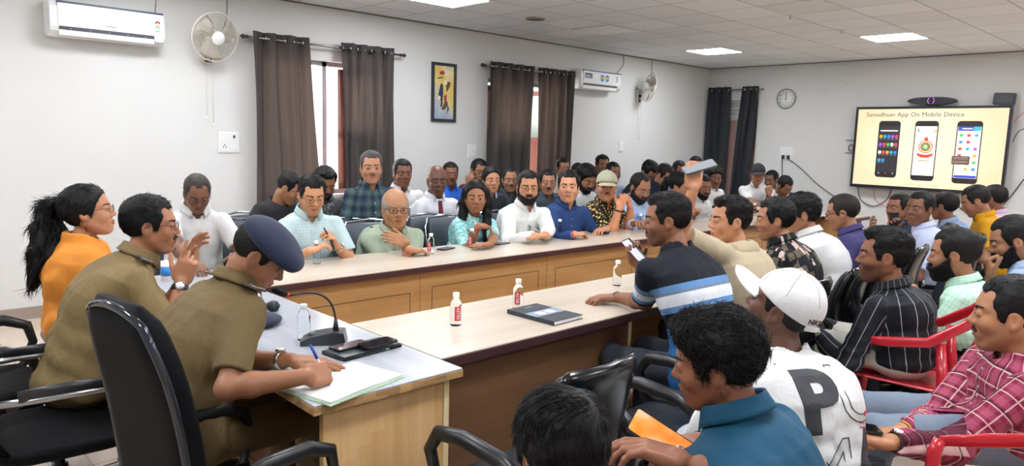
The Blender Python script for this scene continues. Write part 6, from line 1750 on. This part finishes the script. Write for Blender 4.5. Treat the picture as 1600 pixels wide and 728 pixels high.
for sd in (1, -1):
    Hm = I['HMx']; g = lambda x, y, z: tuple(Hm @ Vector((x, y, z)))
    strand(I, [g(-.02, sd*.078, .05), g(-.02, sd*.092, -.05), g(.0, sd*.09, -.12), g(.045, sd*.085, -.22), g(.075, sd*.075, -.36)], [.022, .030, .034, .036, .012], HB2, 500, 7, .004, world=False)
watch(I, 'R', mat('bangle_pink', 'c04a5a', .6), face=False, name='bangle', k=.02, w=.007)
I = P_('person bearded with glasses in long sleeved white printed shirt, arms crossed on the table', 825, 293, 50, -100, -8, pitch=4, row=('y', 4.45), lean=.16, skin='a87658', hair=('short', 1), hcol='15100d', beard=(.0045, False), specs='thin', top=cloth_mat('white_fleck', 'dfe0dd', 'fleck', c2='8f9490'), sleeve='long', near=1, L=dict(t=at_z(853, 374, .80), pose='flat', dir=(-1, 0, 0), pole=(0, .9, -1)), R=dict(t=at_z(836, 368, .82), pose='flat', dir=(1, 0, 0), pole=(0, -.9, -1)), chair='banq', fat=.4)
I = P_('person in navy blue long sleeved shirt with hands together on the table', 888, 292, 48, -98, 0, pitch=0, row=('y', 4.42), lean=.12, skin='b27e60', hair=('side', .8), hcol='0f0c0b', top=cloth_mat('navy_shirt', '28406e', bumps=.3), sleeve='long', near=1, L=dict(t=at_z(948, 357, .80), pose='relax', dir=(-1, -.1, 0)), R=dict(t=at_z(898, 366, .80), pose='relax', dir=(1, 0, 0)), chair='banq', fat=.5, P=dict(fat=.6), stub=.1)
watch(I, 'R', mat('thread_red', 'b02c34', .8), face=False, name='wrist_thread', k=.0, w=.006)
phone_obj('phone under the fingers of the man in the navy shirt', loc=pz(930, 362), rz=.2)
I = P_('person in olive cap and black shirt with yellow flowers, hands clasped by the shoulder', 948, 291, 46, -95, -4, pitch=2, row=('y', 4.42), lean=.14, skin='b5785a', hair=('short', .5), hcol='1a1410', mous=(.003, .026), top=cloth_mat('floral', '211d1a', 'floral', c2='d9b96a', c3='e8d8a8'), near=1, L=dict(t=at_y(985, 322, 4.20), pose='clasp', dir=(-.5, 0, .8), up=(.3, -.9, .2), pole=(.4, 0, -1)), R=dict(t=at_y(968, 324, 4.18), pose='clasp', dir=(.5, 0, .8), up=(-.3, -.9, .2), pole=(-.1, -.2, -1)), chair='banq', fat=.3)
cap(I, cloth_mat('cap_olive', 'a8a890')); watch(I, 'R', DARK, face=False, name='wristband', k=.035, w=.008)
LB = lambda n, c='a9bede': cloth_mat('shirt_'+n, c, None, .7, bumps=.3)
I = P_('person balding and bearded in light blue shirt looking down', 1000, 293, 46, -90, -38, pitch=25, row=('y', 4.5), lean=.14, skin='8f6248', hair=('recede', 1), hcol='17110e', beard=(.009, False), top=LB('balding'), sleeve='long', near=0, L=dict(t=at_z(1012, 346, .82), pose='relax'), R=dict(t=at_z(990, 349, .82), pose='relax'), chair='banq', fat=.5)
I = P_('person with tied back dark hair and red band, light blue shirt, facing right', 1062, 289, 40, -80, -72, pitch=18, row=('y', 4.55), lean=.10, fem=1, skin='9a6a50', hair=('long', .9), hcol='0c0a0b', top=LB('tied', '9fb6d8'), near=0, L=dict(tl=(.34, .1, .8)), R=dict(tl=(.34, -.1, .8)), chair='banq')
strand(I, [tuple(I['HMx'] @ Vector(p)) for p in ((-.08, 0, .02), (-.12, 0, .0), (-.13, 0, -.06), (-.12, 0, -.16))], [.05, .04, .04, .02], HB2, 250, 8, .005, world=False)
MB().tube([I['HMx'] @ Vector((-.108+.004*math.sin(a), .035*math.cos(a), .020+.035*math.sin(a))) for a in np.linspace(0, 2*PI, 17)[:-1]], .010, 6, closed=True).build('hair_tie', REDP, I['root'])
I = P_('person bearded in white shirt half hidden behind the raised arm', 1098, 292, 36, -90, -30, pitch=12, row=('y', 4.75), lean=.08, skin='7e543e', hair=('short', .9), hcol='120e0c', beard=(.005, False), top=WS('behindarm'), near=0, sleeve='long', chair='banq')
I = P_('person with thick dark fringe and thin beard in white shirt, nearest the charcoal curtain', 1117, 277, 37, -95, -12, pitch=14, row=('y', 5.35), lean=.10, skin='7c523c', hair=('mess', 1), hcol='0c0a09', mous=(.003, .026), stub=.5, top=WS('fringe'), sleeve='long', near=0, chair='banq')
I = P_('person in dark cap and white shirt resting chin on hand at the far table', 1184, 272, 32, -160, -6, pitch=10, row=('x', 9.75), lean=.12, skin='8a5f48', hair=('short', .5), hcol='151210', top=WS('darkcap'), sleeve='elbow', near=0, L=dict(t=at_x(1202, 303, 9.55), pose='fist', dir=(-.1, .3, 1), pole=(.1, -.2, -1)), R=dict(t=at_x(1190, 322, 9.4), pose='relax'), chair='banq')
cap(I, cloth_mat('cap_charcoal', '2c3032')); watch(I, 'L', DARK, face=False, name='wristband', k=.03, w=.008)
I = P_('person dark haired just behind the shoulder of the dark capped man', 1205, 281, 28, -150, 30, pitch=12, row=('x', 10.85), lean=.04, skin='6e4a38', hair=('short', 1), hcol='0c0a09', top=LB('behindcap', '8a93a8'), near=0, chair='banq')
I = P_('person in cream white shirt bending head down below the wall socket', 1226, 291, 30, -150, -42, pitch=38, row=('x', 10.2), lean=.14, skin='7c523c', hair=('side', .8), hcol='0c0a09', top=WS('bending', 'd0cdc0'), near=0, chair='banq')
# -- second row along the wall
I = P_('person in black T-shirt leaning forward with face turned down', 452, 294, 46, -75, -68, pitch=34, row=('y', 5.35), lean=.20, skin='8f6248', hair=('fade', .8), hcol='0d0b0a', top=cloth_mat('black_tee', '2c2b2d'), near=0, collar=False, neckV=False, chair='banq')
I = P_('person bearded in black and grey patterned shirt seated before the near window', 508, 286, 46, -95, -18, pitch=28, row=('y', 5.35), lean=.10, skin='7c523c', hair=('quiff', 1), hcol='0c0a09', beard=(.005, False), top=cloth_mat('grey_pattern', '55565a', 'floral', c2='8b8c8e', c3='2a2a2c', scale=1.6), near=0, sleeve='long', chair='banq')
I = P_('person grey haired in navy and green plaid shirt sitting tall before the curtain', 580, 262, 50, -100, -6, pitch=2, row=('y', 5.15), lean=.02, zs=.58, skin='a5745a', hair=('short', .9), hcol='4a4644', mous=(.003, .026), top=cloth_mat('plaid_navy', '2a3650', 'plaid', c2='4a6258', c3='1a2030', scale=1.6), near=1, sleeve='long', chair='banq')
I = P_('person in white shirt right of the tall man in plaid', 629, 271, 42, -98, -14, pitch=4, row=('y', 5.7), lean=.04, skin='6e4634', hair=('short', 1), hcol='0c0a09', top=WS('young'), near=0, chair='banq')
I = P_('person bald in white shirt with maroon tie', 683, 282, 46, -96, -10, pitch=6, row=('y', 5.15), lean=.06, skin='5e3c2e', hair=None, top=WS('tie', 'd4d4da'), near=1, sleeve='long', chair='banq', neckV=False, L=dict(tl=(.30, .12, .70)), R=dict(tl=(.34, -.10, .66)))
tn = I['Nl']+I['F']*.082-I['U']*.020
def tie(u, v):
    w = (.018+.020*v) if v > .08 else .020
    p = tn+I['F']*(.012+.050*math.sin(min(1, v*1.3)*PI/2)+.006*math.cos((u-.5)*3))-I['U']*(v*.33)+I['S']*((u-.5)*2*w)
    return tuple(p)
MB().grid(tie, 4, 12, True, .006).build('necktie', cloth_mat('tie_maroon', '6a1f30', rough=.5), I['root'])
I = P_('person in bright blue shirt behind the bald man with the tie', 704, 272, 35, -98, -8, pitch=4, row=('y', 6.1), lean=.04, skin='6e4634', hair=('short', 1), hcol='0c0a09', mous=(.0025, .025), top=cloth_mat('bright_blue', '2a63c8'), near=0, chair='banq')
I = P_('person in maroon shirt holding a phone to the ear by the second curtain', 748, 268, 37, -98, -24, pitch=10, roll=-8, row=('y', 6.35), lean=.06, skin='7c523c', hair=('short', 1), hcol='0c0a09', top=cloth_mat('maroon_dark', '4a1f30'), near=0, chair='banq', R=dict(t=at_y(733, 290, 5.85), pose='ear', dir=(.2, -.1, 1), up=(-1, -.3, 0), pole=(-.6, 0, -1)))
held_phone(I, 'R', 'dark phone held to the ear of the person in maroon', off=(.07, 0, -.03))
I = P_('person with tied hair in black blazer over pale shirt', 768, 281, 40, -98, -16, pitch=4, row=('y', 5.3), lean=.06, fem=1, skin='b07a5c', hair=('long', .9), hcol='0c0a0b', top=cloth_mat('blazer_black', '22252c', rough=.6), near=0, sleeve='long', chair='banq', collar=cloth_mat('shirt_paleblue', 'b4c4dc'))
I = P_('person older with moustache in dark jacket, head at the edge of the second curtain', 797, 281, 36, -98, -10, pitch=6, row=('y', 5.65), lean=.04, skin='8a6048', hair=('recede', .8), hcol='1a1614', mous=(.003, .026), top=cloth_mat('jacket_slate', '343a44'), near=0, sleeve='long', chair='banq')
I = P_('person with moustache in charcoal shirt looking between the white and navy shirts', 856, 285, 38, -96, -8, pitch=4, row=('y', 5.25), lean=.04, skin='94674c', hair=('short', .9), hcol='100d0c', mous=(.0035, .027), top=cloth_mat('charcoal_shirt', '3a424a'), near=0, sleeve='long', chair='banq')
I = P_('person in white shirt behind, its dark hair before the second curtain', 880, 263, 31, -98, -18, pitch=4, row=('y', 6.2), lean=.02, skin='8a5f48', hair=('short', 1), hcol='0c0a09', top=WS('back1'), near=0, chair='banq')
I = P_('person mostly hidden, dark hair right of the second curtain', 902, 270, 28, -98, 10, pitch=25, row=('y', 5.75), lean=.04, skin='6e4634', hair=('short', 1), hcol='0c0a09', top=LB('hid1', '5a6270'), near=0, chair='banq')
I = P_('person bearded with thick dark hair in white shirt looking down behind the navy shirt', 916, 279, 40, -92, -35, pitch=28, row=('y', 5.2), lean=.12, skin='8f6248', hair=('mess', .9), hcol='0c0a09', beard=(.008, False), top=WS('back2'), near=0, sleeve='long', chair='banq')
I = P_('person sitting tall with swept dark hair against the white wall', 941, 258, 30, -98, -16, pitch=2, row=('y', 6.4), lean=.0, zs=.57, skin='7c523c', hair=('quiff', .8), hcol='0c0a09', top=cloth_mat('maroon2', '4c3038'), near=0, chair='banq')
I = P_('person in pale blue shirt just behind the olive cap', 958, 270, 32, -95, -30, pitch=4, row=('y', 5.75), lean=.04, skin='7c523c', hair=('short', .9), hcol='0c0a09', top=LB('back3'), near=0, chair='banq')
I = P_('person with head bowed so only dark hair shows behind the balding man', 1014, 269, 34, -80, -40, pitch=48, row=('y', 5.4), lean=.16, skin='8a5f48', hair=('side', 1), hcol='0f0d0d', top=cloth_mat('navy_dark', '262c3c'), near=0, chair='banq')
I = P_('person in dark navy shirt bowing with hand to the face', 1038, 274, 34, -80, -48, pitch=34, row=('y', 5.0), lean=.14, skin='9a6a50', hair=('short', .9), hcol='1a1412', top=cloth_mat('navy_dark', '262c3c'), near=0, chair='banq', R=dict(t=at_y(1038, 292, 5.1), pose='relax', dir=(.2, 0, 1), pole=(-.3, 0, -1)))
I = P_('person with dark hair further back right of the bowing man in navy', 1061, 266, 28, -90, -30, pitch=12, row=('y', 5.9), lean=.06, skin='7c523c', hair=('short', 1), hcol='0c0a09', top=LB('back4', '6a7488'), near=0, chair='banq')
I = P_('person whose dark hair shows just above the raised phone', 1087, 259, 28, -95, -20, pitch=6, row=('y', 6.0), lean=.04, skin='7c523c', hair=('short', 1), hcol='0c0a09', top=LB('back5', '8a94a8'), near=0, chair='banq')
# -- right hand table, front row seen from behind
Z_ = [('0', '2a7ab0')]
ST = cloth_mat('striped_tee', '1a1f28', 'bands', c3=[(0, '1f5f96'), (.46, '14181f'), (.60, '5f88b8'), (.66, 'd4d8de'), (.77, '6f7c8c'), (.80, '5f88b8'), (.86, '1a1e26')], c4=(0, .47))
I = P_('person in navy, white and blue striped T-shirt holding a phone up', 1041, 344, 80, 88, 86, pitch=6, row=('y', 1.93), lean=.20, bow=.04, skin='7a4f3a', hair=('fade', .9), hcol='0c0a09', stub=.6, mous=(.002, .025), top=ST, near=2, sleeve='elbow', collar=False, neckV=False,
       L=dict(t=at_z(962, 464, .79), pose='relax', dir=(-.75, .6, -.05), pole=(-.3, -.6, -1)), R=dict(t=at_d(996, 412, 3.72), pose='grip', dir=(-.30, .1, 1), up=(.8, .5, .1), pole=(.2, -.3, -1)), legs='2c3038', chair='arm', clabel='black armchair under the man in the striped T-shirt')
held_phone(I, 'R', 'phone with bright screen held up by the man in the striped T-shirt', off=(.085, .01, -.036), rx=PI-.75, scr=em('screen_white', 'c9cfe0', .8), rz=-.5)
watch(I, 'L', mat('bead_black', '1c1c22', .4), face=False, name='bracelet', k=.015, w=.006)
I = P_('person in cream hooded T-shirt raising a phone overhead', 1140, 345, 72, 90, 66, pitch=2, d=3.95, lean=.14, skin='a87456', hair=('fade', 1.0), hcol='0d0b0a', top=cloth_mat('cream_tee', 'b8a98e'), near=2, sleeve='elbow', collar=False, neckV=False, L=dict(t=at_d(1084, 294, 3.62), pose='grip', dir=(-.05, .1, 1), up=(-.5, -.7, 0), pole=(.6, .5, -.8)), R=dict(tl=(.32, -.10, .80)), legs='3a3c44', chair='arm', clabel='black armchair under the man in the cream hooded T-shirt')
CRM = I
nc = I['Nl']+I['U']*.0
sdf_child(I, 'hood', lambda q: smax(smin(s_ell(q, nc-I['F']*.055-I['U']*.022, (.055, .105, .042)), s_ell(q, nc-I['F']*.02+I['U']*.012, (.085, .098, .026)), .03)+wob(q, 50, .006), -s_cone(q, nc, I['nbl']+(I['nbl']-nc)*.6, .066, .085), .008), nc-.2, nc+.2, .007, MATS['cream_tee'])
p = Vector(at_d(1093, 262, 3.60)); ex = Vector(c_r)*.97+Vector(c_u)*.28; ex.normalize(); ez = (Vector(c_u)*.85-Vector(c_f)*.5); ez = (ez-ex*ez.dot(ex)).normalized(); ey = ez.cross(ex)
Mx = Matrix(((ex.x, ey.x, ez.x, p.x), (ex.y, ey.y, ez.y, p.y), (ex.z, ey.z, ez.z, p.z), (0, 0, 0, 1)))
phone_obj('large grey phone held overhead by the raised hand', M=Mx @ Matrix.Scale(1.05, 4), scr=mat('screen_lightgrey', '8c9096', .15), body=mat('phone_silver', '55585e', .3))
I = P_('person in black shirt with pink block pattern looking left', 1210, 343, 64, 94, 82, pitch=6, d=4.45, lean=.16, skin='94664c', hair=('side', 1.0), hcol='0c0a09', top=cloth_mat('camo', '17181c', 'camo', c2='c4aca4', c3='5e5648', scale=.95), near=1, sleeve='elbow', stub=.3, L=dict(tl=(.33, .14, .80)), R=dict(tl=(.34, -.06, .80)), chair='arm', clabel='black armchair under the man in the black and pink shirt')
I = P_('person in plain white shirt with wavy dark hair, beside the black and pink shirt', 1252, 334, 58, 96, 80, pitch=10, d=4.95, lean=.18, bow=.04, skin='94664c', hair=('mess', .9), hcol='0c0a09', stub=.3, top=WS('right1'), near=1, sleeve='long', chair='arm', clabel='black armchair under the man in the plain white shirt')
I = P_('person in purple navy shirt and glasses bending over', 1316, 332, 54, 98, 92, pitch=14, d=5.35, lean=.16, skin='8a5f48', hair=('short', .8), hcol='1c1714', specs='thick', top=cloth_mat('purple_navy', '3a3560', 'check', c2='5a558a'), near=1, sleeve='elbow', chair='arm', clabel='black armchair under the man in the purple navy shirt')
I = P_('person with moustache holding up a dark phone below the screen', 1404, 325, 44, 120, 44, pitch=2, d=6.7, lean=.10, skin='7c523c', hair=('short', 1), hcol='0c0a09', mous=(.0045, .028), top=cloth_mat('navy_dark', '262c3c'), near=0, sleeve='long', R=dict(t=at_d(1393, 362, 6.5), pose='grip', dir=(-.1, 0, 1), up=(.6, .6, 0)), L=dict(tl=(.35, .05, .8)), chair='arm', clabel='black armchair under the man with moustache below the screen')
held_phone(I, 'R', 'dark phone held up by the man with moustache below the screen', off=(.10, 0, -.035))
I = P_('person in pale lavender shirt turning round to look at us', 1437, 326, 52, 110, 34, pitch=2, d=6.0, lean=.10, skin='6e4634', hair=('short', 1), hcol='0f0c0b', top=LB('lavender', 'b4bcd8'), near=1, sleeve='elbow', chair='arm', clabel='black armchair under the man in pale lavender')
I = P_('person in denim blue shirt facing the screen', 1475, 322, 46, 120, 112, pitch=4, d=7.5, lean=.08, skin='7c523c', hair=('short', .9), hcol='14100e', top=LB('denim', '8aa2c4'), near=0, chair='arm', clabel='black armchair under the man in denim blue')
I = P_('person in mustard yellow shirt looking down', 1524, 314, 46, 112, 84, pitch=26, d=6.6, lean=.10, skin='8a5f48', hair=('short', .9), hcol='14100e', top=cloth_mat('mustard', 'c08a14'), near=0, chair='arm', clabel='black armchair under the man in mustard yellow')
I = P_('person in pale pink shirt behind the mustard yellow shirt', 1552, 310, 42, 115, 110, pitch=6, d=7.9, lean=.08, skin='7c523c', hair=('short', .9), hcol='14100e', top=cloth_mat('pink_shirt', 'cbb0c4', 'check', c2='b894b4'), near=0, chair='arm', clabel='black armchair under the man in pale pink')
# -- second row
I = P_('person in white cap and white sweatshirt lettered in black', 1222, 482, 118, 62, 106, pitch=-20, roll=0, d=2.28, lean=.16, bow=.04, skin='5c3c2e', hair=('buzz', .8), hcol='100d0c', top=WS('sweat', 'cccccb'), near=2, sleeve='long', collar=False, neckV=False, L=dict(tl=(.36, .12, .72)), R=dict(tl=(.36, -.12, .72)), legs='b0b2b4', chair='low', clabel='low dark chair under the man in the white cap')
CAPM = I
co = cap(I, WS('cap', 'dadada'), crown=.098, h=.0038, blift=.25, seams=mat('seam_grey', 'b4b4b2', .8))
text_mb('cap_mark', 'NIKE', .022, DARK, co, Matrix(((-.59, 0, -.81, -.1105), (-.81, 0, .59, .0480), (0, 1, 0, .022), (0, 0, 0, 1))), bold=.0008)
MB().tube([(-.095, -.055, -.004), (-.118, 0, -.010), (-.095, .055, -.004)], .009, 8, flat=.3, up=(0, 0, 1)).build('cap_strap', MATS['shirt_cap'], co)
# letters laid on the curved back of the sweatshirt
def back_text(I, txt, size, cx, cz, m, rot=0, outline=False, name='shirt_letter', bold=.0):
    cu = bpy.data.curves.new('t', 'FONT'); cu.body = txt; cu.size = size; cu.align_x = 'CENTER'; cu.align_y = 'CENTER'; cu.resolution_u = 4; cu.offset = bold
    if outline: cu.fill_mode = 'NONE'; cu.bevel_depth = .0016; cu.bevel_resolution = 1
    else: cu.extrude = .0015
    o = bpy.data.objects.new('t', cu); COL.objects.link(o); dg = bpy.context.evaluated_depsgraph_get(); me = bpy.data.meshes.new_from_object(o.evaluated_get(dg)); bpy.data.objects.remove(o); bpy.data.curves.remove(cu)
    if not outline:
        bm = bmesh.new(); bm.from_mesh(me); bmesh.ops.triangulate(bm, faces=bm.faces[:])
        for _ in range(3): bmesh.ops.subdivide_edges(bm, edges=[e for e in bm.edges if e.calc_length() > .018], cuts=1, use_grid_fill=False); bmesh.ops.triangulate(bm, faces=[f for f in bm.faces if len(f.verts) > 3])
        bm.to_mesh(me); bm.free()
    n = len(me.vertices); co_ = np.empty(n*3); me.vertices.foreach_get('co', co_); co_ = co_.reshape(-1, 3)
    c, s = math.cos(rot), math.sin(rot); x = co_[:, 0]*c-co_[:, 1]*s+cx; z = co_[:, 0]*s+co_[:, 1]*c+cz
    # ray march from behind onto the cloth field; text x runs towards the wearer's right as read from behind
    base = I['P0']+np.outer(z, I['U'])-np.outer(x, I['S']); d0 = base-I['F']*.34
    sh = I['shirt'].data; sv = np.empty(len(sh.vertices)*3); sh.vertices.foreach_get('co', sv); sv = sv.reshape(-1, 3)
    from mathutils.bvhtree import BVHTree
    bv = BVHTree.FromPolygons([tuple(v) for v in sv], [tuple(p.vertices) for p in sh.polygons])
    out = []
    for k in range(n):
        h = bv.ray_cast(Vector(d0[k]), Vector(I['F']), .6)[0]
        pt = np.array(h) if h is not None else base[k]-I['F']*.12
        out.append(pt-I['F']*(.0022+co_[k, 2]*.8))
    me.vertices.foreach_set('co', np.array(out, dtype=f32).ravel()); me.update(); me.materials.clear(); me.materials.append(m)
    o = bpy.data.objects.new(name, me); COL.objects.link(o); o.parent = I['shirt']; return o
INK = mat('ink_black', '26282e', .6)
back_text(I, 'P', .25, -.03, .245, INK, 0, bold=.010); back_text(I, 'U', .25, .115, .262, INK, 0, outline=True); back_text(I, 'M', .25, -.03, .05, INK, 0, outline=True); back_text(I, 'A', .25, .14, .06, INK, 0, bold=.010)
back_text(I, '~', .05, .140, .215, REDP, .5, name='leap_mark', bold=.002); back_text(I, '-----', .03, .125, .185, REDP, 0, name='small_print'); back_text(I, '----', .03, .12, .172, REDP, 0, name='small_print')
I = P_('person in black pinstripe shirt with trimmed beard facing left', 1381, 400, 84, 100, 84, pitch=2, d=3.75, lean=.06, bow=.03, skin='7c4f3a', hair=('fade', 1.0), hcol='0b0909', stub=.85, top=cloth_mat('pinstripe', '15171d', 'pin', c2='a8acb8', rough=.7, scale=1.4), near=2, sleeve='long', L=dict(tl=(.40, .14, .62)), R=dict(tl=(.42, -.06, .62)), legs='b4b0a6', chair='red', clabel='red plastic chair under the man in the pinstripe shirt')
I = P_('person full bearded in mint green check shirt behind the pinstripe shirt', 1490, 397, 84, 96, 92, pitch=8, d=4.15, lean=.08, skin='94664c', hair=('short', 1.0), hcol='0f0c0b', beard=(.012, False), top=cloth_mat('mint', 'a4cdb4', 'plaid', c2='bfe0cc', c3='cfe8d8'), near=1, sleeve='elbow', chair='low', clabel='low dark chair under the man in the mint green shirt')
I = P_('person bearded at the right edge resting chin on hand, light blue shirt', 1582, 376, 78, 100, 78, pitch=20, d=4.35, lean=.10, skin='8a5f48', hair=('short', 1.0), hcol='0f0c0b', beard=(.008, False), top=LB('edge', '9fb4d0'), near=1, sleeve='elbow', L=dict(t=at_d(1548, 430, 4.25), pose='fist', dir=(0, .2, 1), pole=(0, -.2, -1)), chair='low', clabel='low dark chair under the bearded man at the right edge')
I = P_('person in maroon plaid shirt with moustache typing on a phone', 1578, 492, 118, 124, 84, pitch=4, d=2.66, lean=-.02, bow=.03, skin='9a6a4c', hair=('short', .9), hcol='100d0c', mous=(.0035, .027), stub=.35, top=cloth_mat('plaid_maroon', '7c1f3c', 'plaid', c2='a04a64', c3='e0c8c0', c4='2a1420', scale=1.15), near=2, sleeve='long', L=dict(t=at_d(1392, 690, 2.42), pose='relax', dir=(-.65, .75, .1), pole=(-.2, -.4, -1)), R=dict(t=at_d(1408, 672, 2.62), pose='relax', dir=(-.9, .35, .1), up=(.3, .3, 1)), legs='6f7c8c')
held_phone(I, 'L', 'black phone in the hands of the man in maroon plaid', off=(.10, .03, .018))
watch(I, 'L', DARK, k=.02, w=.013, name='wristwatch'); watch(I, 'R', mat('thread_yellow', 'c89a40', .6), face=False, name='wrist_thread', k=.01, w=.006)
I = P_('person in teal shirt seen from behind holding an orange screened phone', 1118, 565, 148, 92, 92, pitch=12, roll=-4, d=1.72, lean=.12, bow=.02, skin='7c4f3a', hair=('mess', .95, 4), hcol='0b0909', stub=.5, top=cloth_mat('teal_shirt', '0f4660', rough=.7), near=3, sleeve='long', L=dict(t=at_d(1062, 716, 1.62), pose='relax', dir=(-.55, .8, .2), pole=(-.3, -.6, -1)), R=dict(t=at_d(1092, 690, 1.82), pose='relax', dir=(-.95, .2, .1), pole=(.5, -.3, -1)), legs='23252c', chair='low', clabel='low dark chair under the man in the teal shirt')
TEAL = I
watch(I, 'L', DARK, k=.02)
p = Vector(at_d(1030, 684, 1.70)); ex = (Vector(c_r)*.80-Vector(c_u)*.50-Vector(c_f)*.2).normalized(); ez = (Vector(c_u)*.75-Vector(c_f)*.55); ez = (ez-ex*ez.dot(ex)).normalized(); ey = ez.cross(ex)
Mx = Matrix(((ex.x, ey.x, ez.x, p.x), (ex.y, ey.y, ez.y, p.y), (ex.z, ey.z, ez.z, p.z), (0, 0, 0, 1)))
s_ = NT('orange_screen'); s_.set(srgb('d06a20'), .2); s_.set(emis=s_.ramp(s_.noise(s_.obj(), 14, 2), [(.35, 'f0782c'), (.5, 'f4a060'), (.62, 'f0c8b0')]), estr=.75)
phone_obj('phone with orange picture in the hands of the man in teal', M=Mx @ TR(0, 0, 0), scr=s_.m)
I = P_('person at the bottom edge, only the top of a dark haired head showing', 876, 712, 190, 105, 150, pitch=22, d=1.32, lean=.06, skin='7c4f3a', hair=('side', 1.05, 2), hcol='0e0a09', top=cloth_mat('grey_tee', '4a4c52'), near=3, sleeve='short', legs='23252c', collar=False, chair='low', clabel='low dark chair under the person at the bottom edge')
# empty chairs that show between the rows
banquet_chair('empty grey chair between the pale blue check shirt and the bald man', (2.95, 4.85, 0), math.radians(-95))
banquet_chair('empty grey chair between the bald man and the woman in turquoise', (3.75, 4.78, 0), math.radians(-97))
arm_chair('empty black armchair between the pinstripe shirt and the mint green shirt', (4.75, 1.45, 0), math.radians(112))
